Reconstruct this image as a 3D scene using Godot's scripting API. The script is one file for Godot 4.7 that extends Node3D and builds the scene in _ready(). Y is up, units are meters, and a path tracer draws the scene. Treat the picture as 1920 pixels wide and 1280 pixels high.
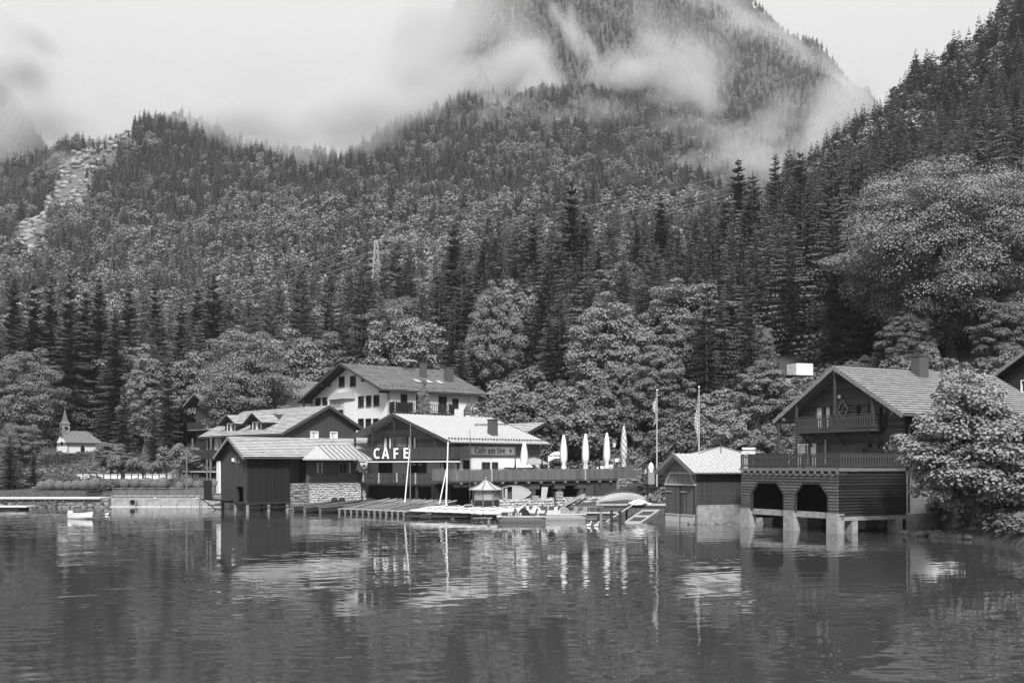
extends Node3D
# A lakeside village under a wooded mountain, a black-and-white photograph. Distances in metres; the camera stands 4.4 m above the lake and looks along -z.

const EYE := 4.4
const FOCAL := 2000.0

var rng := RandomNumberGenerator.new()
var taken := {}
var M := {}

# ---------- sites: where a survey bearing (960 = straight ahead) and a distance from the shore camera fall on the map
func site(bearing: float, d: float, h := 0.0) -> Vector3:
	return Vector3((bearing - 960.0) / FOCAL * d, h, -d)

func rise(row: float, d: float) -> float:
	return EYE + (872.0 - row) / FOCAL * d

# ---------- mesh builder
class Build:
	var v := PackedVector3Array()
	var n := PackedVector3Array()
	var c := PackedColorArray()
	var i := PackedInt32Array()
	var tint := Color(1, 1, 1)

	func tri(a: Vector3, b: Vector3, d: Vector3) -> void:
		var m := (d - a).cross(b - a).normalized()
		var k := v.size()
		v.append(a); v.append(b); v.append(d)
		n.append(m); n.append(m); n.append(m)
		c.append(tint); c.append(tint); c.append(tint)
		i.append(k); i.append(k + 1); i.append(k + 2)

	func quad(a: Vector3, b: Vector3, d: Vector3, e: Vector3) -> void:
		var m := (d - a).cross(b - a).normalized()
		if m == Vector3.ZERO:
			m = (e - a).cross(d - a).normalized()
		var k := v.size()
		v.append(a); v.append(b); v.append(d); v.append(e)
		n.append(m); n.append(m); n.append(m); n.append(m)
		c.append(tint); c.append(tint); c.append(tint); c.append(tint)
		i.append(k); i.append(k + 1); i.append(k + 2); i.append(k); i.append(k + 2); i.append(k + 3)

	# eight corners: 0-3 bottom ring, 4-7 top ring, counter-clockwise seen from above
	func hexa(p: Array) -> void:
		quad(p[0], p[1], p[2], p[3])
		quad(p[4], p[7], p[6], p[5])
		for k in 4:
			var q := (k + 1) % 4
			quad(p[k], p[k + 4], p[q + 4], p[q])

	func box(a: Vector3, b: Vector3) -> void:
		hexa([Vector3(a.x, a.y, b.z), Vector3(b.x, a.y, b.z), Vector3(b.x, a.y, a.z), Vector3(a.x, a.y, a.z), Vector3(a.x, b.y, b.z), Vector3(b.x, b.y, b.z), Vector3(b.x, b.y, a.z), Vector3(a.x, b.y, a.z)])

	func tbox(t: Transform3D, s: Vector3) -> void:
		var p := []
		for y in [-0.5, 0.5]:
			for q in [Vector2(-0.5, 0.5), Vector2(0.5, 0.5), Vector2(0.5, -0.5), Vector2(-0.5, -0.5)]:
				p.append(t * Vector3(q.x * s.x, y * s.y, q.y * s.z))
		hexa(p)

	# a bar of width w and height h from a to b
	func bar(a: Vector3, b: Vector3, w: float, h: float) -> void:
		var d := (b - a).normalized()
		var side := d.cross(Vector3.UP)
		side = Vector3.RIGHT if side.length() < 0.01 else side.normalized()
		var up := side.cross(d).normalized()
		var s := side * w / 2.0
		var u := up * h / 2.0
		hexa([a - s - u, a + s - u, b + s - u, b - s - u, a - s + u, a + s + u, b + s + u, b - s + u])

	func tube(a: Vector3, b: Vector3, ra: float, rb: float, seg := 8, caps := true) -> void:
		var d := (b - a).normalized()
		var s := d.cross(Vector3.UP if absf(d.y) < 0.95 else Vector3.RIGHT).normalized()
		var t := d.cross(s)
		var k := v.size()
		for q in seg:
			var w := TAU * q / seg
			var m := s * cos(w) + t * sin(w)
			v.append(a + m * ra); v.append(b + m * rb)
			n.append(m); n.append(m); c.append(tint); c.append(tint)
		for q in seg:
			var e := k + q * 2
			var f := k + ((q + 1) % seg) * 2
			for x in [e, e + 1, f + 1, e, f + 1, f]:
				i.append(x)
		if caps:
			for q in seg:
				var w0 := TAU * q / seg
				var w1 := TAU * (q + 1) / seg
				if rb > 0.004:
					tri(b, b + (s * cos(w0) + t * sin(w0)) * rb, b + (s * cos(w1) + t * sin(w1)) * rb)
				if ra > 0.004:
					tri(a, a + (s * cos(w1) + t * sin(w1)) * ra, a + (s * cos(w0) + t * sin(w0)) * ra)

	# profile of (radius, height) turned about the vertical through o; flat = faceted
	func lathe(o: Vector3, prof: Array, seg := 12, flat := false, turn := 0.0) -> void:
		for k in prof.size() - 1:
			var p: Vector2 = prof[k]
			var q: Vector2 = prof[k + 1]
			var nn := Vector2(q.y - p.y, p.x - q.x).normalized()
			for s in seg:
				var w0 := TAU * s / seg + turn
				var w1 := TAU * (s + 1) / seg + turn
				var e0 := Vector3(cos(w0), 0, sin(w0))
				var e1 := Vector3(cos(w1), 0, sin(w1))
				var a := o + e0 * p.x + Vector3(0, p.y, 0)
				var b := o + e1 * p.x + Vector3(0, p.y, 0)
				var d := o + e1 * q.x + Vector3(0, q.y, 0)
				var e := o + e0 * q.x + Vector3(0, q.y, 0)
				if flat:
					if p.x < 0.001:
						tri(a, e, d)
					elif q.x < 0.001:
						tri(a, e, b)
					else:
						quad(a, e, d, b)
				else:
					var z := v.size()
					for x in [a, e, d, b]:
						v.append(x); c.append(tint)
					for x in [e0, e0, e1, e1]:
						n.append(Vector3(x.x * nn.x, nn.y, x.z * nn.x).normalized())
					for x in [z, z + 2, z + 1, z, z + 3, z + 2]:
						i.append(x)

	# polygon in the (u, up) plane of a frame, extruded along w
	func prism(o: Vector3, u: Vector3, up: Vector3, w: Vector3, poly: Array) -> void:
		var pts := PackedVector2Array(poly)
		var cut := Geometry2D.triangulate_polygon(pts)
		var at := func(p: Vector2) -> Vector3: return o + u * p.x + up * p.y
		for k in range(0, cut.size(), 3):
			var a: Vector3 = at.call(pts[cut[k]])
			var b: Vector3 = at.call(pts[cut[k + 1]])
			var d: Vector3 = at.call(pts[cut[k + 2]])
			var flip := ((d - a).cross(b - a)).dot(w) > 0.0
			if flip:
				tri(a + w, b + w, d + w); tri(a, d, b)
			else:
				tri(a + w, d + w, b + w); tri(a, b, d)
		var area := 0.0
		for k in pts.size():
			area += pts[k].cross(pts[(k + 1) % pts.size()])
		var turn := signf(area) * signf(u.cross(up).dot(w))
		for k in pts.size():
			var a: Vector3 = at.call(pts[k])
			var b: Vector3 = at.call(pts[(k + 1) % pts.size()])
			if turn > 0.0:
				quad(a, a + w, b + w, b)
			else:
				quad(a, b, b + w, a + w)

	# loft: rings of equal size, smooth
	func loft(rings: Array, closed := true) -> void:
		var k := v.size()
		var m: int = rings[0].size()
		var nor := PackedVector3Array()
		nor.resize(rings.size() * m)
		for r in rings.size():
			for q in m:
				var a: Vector3 = rings[mini(r + 1, rings.size() - 1)][q] - rings[maxi(r - 1, 0)][q]
				var q1 := (q + 1) % m if closed else mini(q + 1, m - 1)
				var q0 := (q + m - 1) % m if closed else maxi(q - 1, 0)
				var b: Vector3 = rings[r][q1] - rings[r][q0]
				var x := b.cross(a)
				nor[r * m + q] = x.normalized() if x.length() > 1e-9 else Vector3.UP
		for r in rings.size():
			for q in m:
				v.append(rings[r][q]); n.append(nor[r * m + q]); c.append(tint)
		for r in rings.size() - 1:
			for q in (m if closed else m - 1):
				var a := k + r * m + q
				var b := k + r * m + (q + 1) % m
				for x in [a, a + m, b + m, a, b + m, b]:
					i.append(x)

	func mesh() -> ArrayMesh:
		var arr := []
		arr.resize(Mesh.ARRAY_MAX)
		arr[Mesh.ARRAY_VERTEX] = v
		arr[Mesh.ARRAY_NORMAL] = n
		arr[Mesh.ARRAY_COLOR] = c
		arr[Mesh.ARRAY_INDEX] = i
		var out := ArrayMesh.new()
		out.add_surface_from_arrays(Mesh.PRIMITIVE_TRIANGLES, arr)
		return out

# ---------- naming and tagging
func numbered(called: String) -> String:
	taken[called] = taken.get(called, -1) + 1
	return called if taken[called] == 0 else "%s_%03d" % [called, taken[called]]

func tag(o: Node, label: String, category := "", group := "", kind := "") -> Node:
	for pair in [["label", label], ["category", category], ["group", group], ["kind", kind]]:
		if pair[1] != "":
			o.set_meta(pair[0], pair[1])
	return o

func thing(called: String, label: String, category: String, at := Vector3.ZERO, turn := 0.0, group := "") -> Node3D:
	var o := Node3D.new()
	o.name = numbered(called)
	add_child(o, true)
	o.position = at
	o.rotation.y = turn
	tag(o, label, category, group)
	return o

func part(b: Build, called: String, mat: Material, parent: Node, kind := "") -> MeshInstance3D:
	var o := MeshInstance3D.new()
	o.name = called
	o.mesh = b.mesh()
	o.material_override = mat
	parent.add_child(o, true)
	if kind != "":
		o.set_meta("kind", kind)
	return o

func put(mesh: Mesh, called: String, mat: Material, parent: Node, t := Transform3D()) -> MeshInstance3D:
	var o := MeshInstance3D.new()
	o.name = called
	o.mesh = mesh
	o.material_override = mat
	o.transform = t
	parent.add_child(o, true)
	return o

func whole(b: Build, called: String, mat: Material, label: String, category: String, group := "", at := Vector3.ZERO, turn := 0.0) -> MeshInstance3D:
	var o := part(b, numbered(called), mat, self)
	o.position = at
	o.rotation.y = turn
	tag(o, label, category, group)
	return o

func structure(b: Build, called: String, mat: Material) -> MeshInstance3D:
	return part(b, called, mat, self, "structure")

# ---------- materials: all greys, for the photograph is black and white
func grey(x: float) -> Color:
	return Color(x, x, x).linear_to_srgb()

func noise_image(w: int, h: int, kind: int, freq: float, seed_: int, stretch := Vector2.ONE, octaves := 4) -> FastNoiseLite:
	var f := FastNoiseLite.new()
	f.noise_type = kind
	f.frequency = freq
	f.seed = seed_
	f.fractal_octaves = octaves
	return f

# a seamless grey texture: lo..hi linear, by fbm; long = stretched along x (wood grain)
func tex(lo: float, hi: float, freq: float, seed_: int, size := 512, contrast := 1.0) -> NoiseTexture2D:
	var t := NoiseTexture2D.new()
	t.width = size
	t.height = size
	t.seamless = true
	t.noise = noise_image(size, size, FastNoiseLite.TYPE_SIMPLEX_SMOOTH, freq, seed_, Vector2.ONE, 5)
	var g := Gradient.new()
	var mid := 0.5
	var w := 0.5 / contrast
	g.offsets = PackedFloat32Array([maxf(0.0, mid - w), minf(1.0, mid + w)])
	g.colors = PackedColorArray([grey(lo), grey(hi)])
	t.color_ramp = g
	return t

func mat(lo: float, hi: float, rough: float, scale: Vector3, freq := 0.02, seed_ := 1, bump := 0.0, world := false, vcol := false) -> StandardMaterial3D:
	var m := StandardMaterial3D.new()
	m.albedo_texture = tex(lo, hi, freq, seed_, 512, 1.6)
	m.uv1_triplanar = true
	m.uv1_world_triplanar = world
	m.uv1_scale = scale
	m.roughness = rough
	m.vertex_color_use_as_albedo = vcol
	if bump > 0.0:
		m.heightmap_enabled = true
		m.heightmap_scale = bump
		m.heightmap_texture = m.albedo_texture
	return m

func plain(x: float, rough := 0.8, vcol := false) -> StandardMaterial3D:
	var m := StandardMaterial3D.new()
	m.albedo_color = grey(x)
	m.roughness = rough
	m.vertex_color_use_as_albedo = vcol
	return m

func leaf_material(x: float, through := 0.25) -> StandardMaterial3D:
	var m := plain(x, 0.75, true)
	m.metallic_specular = 0.3
	if through > 0.0:
		m.backlight_enabled = true
		m.backlight = grey(through)
	return m

# ---------- terrain
const BEARINGS := [-500.0, -200.0, 0.0, 150.0, 300.0, 480.0, 640.0, 780.0, 870.0, 960.0, 1100.0, 1200.0, 1280.0, 1400.0, 1500.0, 1620.0, 1750.0, 1800.0, 1920.0, 2150.0, 2500.0]
const SHORE := [113.0, 113.0, 114.0, 114.5, 114.0, 112.0, 108.0, 103.5, 99.0, 96.0, 97.0, 96.0, 93.0, 87.0, 83.0, 82.0, 75.0, 64.0, 57.0, 48.0, 40.0]
const FAR := [60.0, 82.0, 95.0, 106.0, 115.0, 150.0, 200.0, 260.0, 330.0, 420.0, 520.0, 800.0, 1000.0, 1250.0, 1500.0, 1800.0, 2200.0, 2700.0]
# ground heights in metres, one row per distance in FAR
const GROUND := [
	[0.9, 0.8, 0.8, 0.7, 0.7, 0.6, 0.6, 0.6, 0.5, 0.5, 0.5, 0.6, 0.6, 0.6, 0.6, 0.6, 0.6, 1.0, 1.2, 1.5, 2.0],
	[0.9, 0.8, 0.8, 0.7, 0.7, 0.6, 0.6, 0.6, 0.5, 0.5, 0.5, 0.6, 0.6, 0.7, 0.7, 0.8, 0.9, 2.5, 4.5, 6.3, 9.0],
	[0.9, 0.8, 0.8, 0.7, 0.7, 0.6, 0.6, 0.6, 0.5, 0.5, 0.5, 0.8, 1.0, 2.4, 4.0, 5.5, 6.0, 6.5, 8.0, 10.4, 14.0],
	[1.1, 1.1, 1.1, 1.1, 1.1, 1.0, 0.5, 0.5, 0.5, 0.5, 0.5, 0.9, 2.6, 6.0, 8.0, 9.5, 10.0, 10.4, 11.5, 13.7, 17.0],
	[1.5, 1.5, 1.5, 1.5, 1.5, 2.2, 2.2, 2.6, 2.8, 2.8, 2.9, 3.6, 5.6, 8.5, 10.5, 12.5, 13.0, 13.3, 14.0, 16.0, 20.0],
	[3.5, 3.5, 4.0, 4.0, 3.6, 4.6, 5.5, 6.2, 6.6, 7.0, 9.0, 14.0, 18.0, 20.0, 22.0, 24.0, 26.0, 27.2, 30.0, 34.0, 40.0],
	[9.0, 9.0, 9.6, 9.6, 10.5, 13.1, 15.5, 17.9, 19.5, 21.0, 23.5, 24.9, 26.0, 28.0, 29.5, 32.0, 36.0, 37.8, 42.0, 48.0, 56.0],
	[20.0, 20.0, 20.0, 20.0, 21.0, 25.2, 29.0, 32.9, 35.5, 38.0, 41.0, 42.1, 43.0, 45.0, 48.0, 53.0, 59.0, 62.2, 70.0, 82.0, 95.0],
	[36.0, 36.0, 36.0, 36.0, 38.0, 42.2, 46.0, 50.4, 53.2, 56.0, 60.0, 61.1, 62.0, 62.0, 76.0, 87.0, 100.0, 104.0, 118.0, 126.0, 145.0],
	[58.0, 58.0, 58.0, 58.0, 62.0, 67.3, 72.0, 77.2, 80.6, 84.0, 88.0, 86.9, 86.0, 98.0, 116.0, 134.0, 156.0, 164.0, 184.0, 190.0, 215.0],
	[86.0, 86.0, 86.0, 88.0, 94.0, 100.4, 106.0, 110.8, 113.9, 117.0, 118.0, 114.7, 112.0, 103.0, 118.0, 142.0, 168.0, 178.0, 204.0, 206.0, 230.0],
	[196.0, 194.0, 200.0, 222.0, 226.0, 213.2, 216.0, 219.5, 221.8, 224.0, 224.0, 218.4, 214.0, 202.0, 192.0, 184.0, 150.0, 147.1, 140.0, 150.0, 160.0],
	[270.0, 262.0, 272.0, 304.0, 322.0, 296.0, 290.0, 306.0, 318.0, 314.0, 316.0, 309.3, 304.0, 286.0, 270.0, 254.0, 190.0, 178.2, 150.0, 150.0, 150.0],
	[210.0, 230.0, 240.0, 280.0, 270.0, 260.0, 290.0, 400.0, 445.0, 425.0, 436.0, 427.1, 420.0, 392.0, 364.0, 336.0, 240.0, 219.4, 170.0, 150.0, 150.0],
	[240.0, 250.0, 260.0, 280.0, 170.0, 260.0, 300.0, 500.0, 570.0, 570.0, 570.0, 556.1, 575.0, 525.0, 490.0, 470.0, 290.0, 260.6, 190.0, 150.0, 150.0],
	[520.0, 520.0, 470.0, 360.0, 150.0, 187.1, 260.0, 610.0, 770.0, 800.0, 820.0, 810.0, 775.0, 715.0, 670.0, 610.0, 410.0, 311.8, 220.0, 160.0, 150.0],
	[900.0, 880.0, 780.0, 560.0, 200.0, 176.5, 240.0, 700.0, 960.0, 1060.0, 1120.0, 1100.0, 1040.0, 965.0, 885.0, 765.0, 520.0, 387.1, 260.0, 180.0, 150.0],
	[800.0, 800.0, 700.0, 450.0, 150.0, 176.5, 230.0, 420.0, 1000.0, 1300.0, 1350.0, 1113.3, 1100.0, 900.0, 780.0, 640.0, 420.0, 367.1, 240.0, 160.0, 150.0],
]
var lumps := FastNoiseLite.new()

func along(list: Array, at: float) -> Vector2:
	var k := 0
	while k < list.size() - 2 and at > list[k + 1]:
		k += 1
	return Vector2(k, clampf((at - list[k]) / (list[k + 1] - list[k]), 0.0, 1.0))

func shore(bearing: float) -> float:
	var a := along(BEARINGS, bearing)
	return lerpf(SHORE[int(a.x)], SHORE[int(a.x) + 1], a.y)

func ground(bearing: float, d: float) -> float:
	var a := along(BEARINGS, bearing)
	var r := along(FAR, d)
	var i := int(a.x)
	var j := int(r.x)
	var s := a.y * a.y * (3.0 - 2.0 * a.y)
	var h := lerpf(lerpf(GROUND[j][i], GROUND[j][i + 1], s), lerpf(GROUND[j + 1][i], GROUND[j + 1][i + 1], s), r.y)
	var x := (bearing - 960.0) / FOCAL * d
	if d > 160.0:
		h += lumps.get_noise_2d(x, d) * clampf((d - 160.0) * 0.05, 0.0, 34.0)
	var edge := d - shore(bearing)
	return lerpf(-1.2, h, smoothstep(-2.0, 2.2, edge)) if edge < 2.2 else h

# bare scree and meadow below the crag on the western shoulder
func bare(bearing: float, d: float) -> float:
	var along_slope := clampf((d - 560.0) / 420.0, 0.0, 1.0)
	var mid := lerpf(20.0, 270.0, along_slope)
	var wide := lerpf(40.0, 95.0, along_slope)
	if d < 560.0 or d > 1040.0:
		return 0.0
	return smoothstep(wide, wide * 0.3, absf(bearing - mid + lumps.get_noise_2d(bearing * 3.0, d) * 70.0))

func terrain() -> void:
	lumps.seed = 4
	lumps.frequency = 0.0042
	lumps.fractal_octaves = 4
	var rows := []
	var d := 0.0
	var steps := [-4.0, -2.0, -1.0, 0.0, 1.0, 2.2, 4.0, 7.0, 11.0, 16.0, 22.0]
	var dist := 140.0
	var out := []
	while dist < 2700.0:
		out.append(dist)
		dist *= 1.035
	var cols := []
	var bb := -500.0
	while bb <= 2500.0:
		cols.append(bb)
		bb += 25.0
	var b := Build.new()
	var count := steps.size() + out.size()
	for r in count:
		for q in cols.size():
			var s := shore(cols[q])
			var dd: float = s + steps[r] if r < steps.size() else maxf(out[r - steps.size()], s + 24.0 + 0.1 * r)
			var h := ground(cols[q], dd)
			var p := site(cols[q], dd, h)
			b.v.append(p)
			var scree := bare(cols[q], dd)
			var grit := 0.5 + 0.5 * lumps.get_noise_2d(p.x * 9.0, p.z * 9.0)
			var tone := lerpf(0.06, 0.09 + 0.2 * grit * grit, scree)
			b.c.append(Color(tone, tone, tone))
	var w := cols.size()
	b.n.resize(b.v.size())
	for r in count:
		for q in w:
			var e := b.v[r * w + mini(q + 1, w - 1)] - b.v[r * w + maxi(q - 1, 0)]
			var f := b.v[mini(r + 1, count - 1) * w + q] - b.v[maxi(r - 1, 0) * w + q]
			b.n[r * w + q] = e.cross(f).normalized()
	for r in count - 1:
		for q in w - 1:
			var k := r * w + q
			for x in [k, k + w, k + w + 1, k, k + w + 1, k + 1]:
				b.i.append(x)
	var m := mat(0.25, 1.5, 0.95, Vector3.ONE * 0.13, 0.03, 3, 0.0, true, true)
	structure(b, "terrain", m)

# ---------- foliage
# one leaf (a folded rhombus) at p, lying across the normal m
func leaf(b: Build, p: Vector3, m: Vector3, size: float, long: float) -> void:
	var t := m.cross(Vector3(rng.randf() - 0.5, rng.randf() - 0.5, rng.randf() - 0.5)).normalized()
	var s := m.cross(t).normalized()
	t *= size * long
	s *= size * 0.5
	var fold := m * size * 0.16
	var k := b.v.size()
	b.v.append(p - t * 0.5); b.v.append(p + s + fold); b.v.append(p + t * 0.5); b.v.append(p - s + fold)
	b.n.append(m); b.n.append((m - s / size).normalized()); b.n.append(m); b.n.append((m + s / size).normalized())
	for q in 4:
		b.c.append(b.tint)
	b.i.append(k); b.i.append(k + 1); b.i.append(k + 2); b.i.append(k); b.i.append(k + 2); b.i.append(k + 3)

func around() -> Vector3:
	var z := rng.randf_range(-1.0, 1.0)
	var w := rng.randf() * TAU
	var r := sqrt(1.0 - z * z)
	return Vector3(r * cos(w), z, r * sin(w))

# leaves through a flattened clump, most of them near its upper surface
func clump(b: Build, at: Vector3, r: Vector3, count: int, size: float, up: float, spread := 0.16) -> void:
	for k in count:
		var e := around()
		if e.y < -0.25 and rng.randf() < 0.7:
			e.y = -e.y
		var deep := 1.0 - rng.randf() * rng.randf() * 0.65
		var m := (e * (1.0 - up) + Vector3.UP * up + around() * 0.3).normalized()
		if m.y < 0.0:
			m = -m
		var tone := 1.0 + rng.randf_range(-spread, spread)
		b.tint = Color(tone, tone, tone)
		leaf(b, at + e * r * deep, m, size * rng.randf_range(0.7, 1.3), 1.25)

# a broadleaf tree of height 1..h; returns [trunk mesh, crown mesh]
func broadleaf(h: float, wide: float, clumps: int, per: int, size: float, seed_: int, lift := 0.16, taper := 0.0, fine := 0.0) -> Array:
	rng.seed = seed_
	var t := Build.new()
	var b := Build.new()
	var shape := FastNoiseLite.new()
	shape.seed = seed_
	shape.frequency = 0.7
	var mid := h * (0.5 + lift * 0.5)
	var half := h * (0.5 - lift * 0.5)
	var r := wide * 0.5
	var lean := Vector3(rng.randf_range(-0.03, 0.03), 0, rng.randf_range(-0.03, 0.03)) * h
	var fork := Vector3(0, h * (lift + 0.12), 0) + lean
	t.tube(Vector3(0, -0.6, 0), fork, h * 0.028 + 0.05, h * 0.02, 8)
	t.tube(fork, Vector3(0, h * 0.72, 0) + lean * 1.5, h * 0.02, h * 0.006, 7)
	for k in clumps:
		var e := around()
		e.y = e.y * 0.9 + 0.1
		var inner := pow(rng.randf(), 0.33)
		if inner < 0.55:
			inner = 0.55 + rng.randf() * 0.3
		var bulge := 0.86 + 0.55 * shape.get_noise_3d(e.x * 2.0, e.y * 2.0, e.z * 2.0)
		var narrow := 1.0 - taper * clampf(e.y, -0.3, 1.0)
		var at := Vector3(e.x * r * narrow, e.y * half, e.z * r * narrow) * inner * bulge + Vector3(0, mid, 0) + lean
		var s := wide * rng.randf_range(0.06, 0.125) + fine
		clump(b, at, Vector3(s, s * 0.55, s), per, size, 0.5)
		if k % 5 == 0:
			var from := fork.lerp(Vector3(0, h * 0.68, 0) + lean, rng.randf())
			t.tube(from, at, h * 0.009, h * 0.003, 5, false)
	return [t.mesh(), b.mesh()]

# a spruce of height h
func spruce(h: float, wide: float, whorls: int, arms: int, sprays: int, seed_: int, clear := 0.06) -> Array:
	rng.seed = seed_
	var t := Build.new()
	var b := Build.new()
	t.tube(Vector3(0, -0.6, 0), Vector3(0, h * 0.55, 0), h * 0.014 + 0.06, h * 0.009, 7)
	t.tube(Vector3(0, h * 0.55, 0), Vector3(0, h * 0.985, 0), h * 0.009, h * 0.002, 5)
	for k in whorls:
		var f := clear + (1.0 - clear) * pow((k + rng.randf() * 0.6) / whorls, 0.9)
		if f > 0.985:
			f = 0.985
		var reach := wide * 0.5 * pow(1.0 - f, 0.8) * rng.randf_range(0.82, 1.1) + 0.012 * h
		var n := maxi(4, int(arms * (0.55 + 0.45 * (1.0 - f))))
		var turn := rng.randf() * TAU
		for q in n:
			if rng.randf() < 0.07:
				continue
			var w := turn + TAU * (q + rng.randf_range(-0.3, 0.3)) / n
			var out := Vector3(cos(w), 0, sin(w))
			var side := Vector3(-out.z, 0, out.x)
			var len := reach * rng.randf_range(0.72, 1.12)
			var droop := lerpf(0.42, -0.25, f) + rng.randf_range(-0.08, 0.08)
			var root := Vector3(0, f * h + rng.randf_range(-0.01, 0.01) * h, 0)
			var tone := rng.randf_range(0.78, 1.2)
			b.tint = Color(tone, tone, tone)
			if sprays <= 0:
				var tip := root + out * len + Vector3(0, -droop * len, 0)
				var m1 := root + out * len * 0.5 + Vector3(0, -droop * len * 0.35, 0)
				var s := side * len * 0.3
				var dn := Vector3(0, -0.16 * len, 0)
				b.tri(root, m1 + s + dn, tip)
				b.tri(root, tip, m1 - s + dn)
				continue
			for g in sprays:
				var a := (g + 0.6) / sprays
				var p := root + out * len * a + Vector3(0, -droop * len * a * (1.25 - 0.45 * a), 0)
				var sz := len * (0.34 - 0.2 * a) + 0.1
				for sgn in [-1.0, 1.0]:
					var end: Vector3 = p + side * sgn * sz + out * sz * 0.75 + Vector3(0, -sz * rng.randf_range(0.2, 0.5), 0)
					var mid: Vector3 = (p + end) * 0.5
					var wd := out * sz * 0.24
					b.quad(p, mid + wd + Vector3(0, 0.02 * sz, 0), end, mid - wd - Vector3(0, 0.16 * sz, 0))
				var hang := p + Vector3(0, -sz * 0.55, 0) + out * sz * 0.2
				b.tri(p - out * sz * 0.3, p + out * sz * 0.5, hang)
			var last := root + out * len * 1.08 + Vector3(0, -droop * len * 0.85, 0)
			var before := root + out * len * 0.8 + Vector3(0, -droop * len * 0.7, 0)
			b.tri(before + side * len * 0.07, last, before - side * len * 0.07)
	b.tri(Vector3(-0.12, h * 0.96, 0), Vector3(0, h * 1.02, 0), Vector3(0.12, h * 0.96, 0))
	b.tri(Vector3(0, h * 0.96, -0.12), Vector3(0, h * 1.02, 0), Vector3(0, h * 0.96, 0.12))
	return [t.mesh(), b.mesh()]

func bark() -> Material:
	if not M.has("bark"):
		M.bark = mat(0.05, 0.13, 0.95, Vector3(1.2, 0.3, 1.2), 0.03, 11)
	return M.bark

func tree(called: String, label: String, made: Array, at: Vector3, turn: float, size: Vector3, leaves: Material, group := "") -> Node3D:
	var o := thing(called, label, "tree", at, turn, group)
	put(made[0], "trunk", bark(), o).scale = size
	put(made[1], "crown", leaves, o).scale = size
	return o

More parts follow.
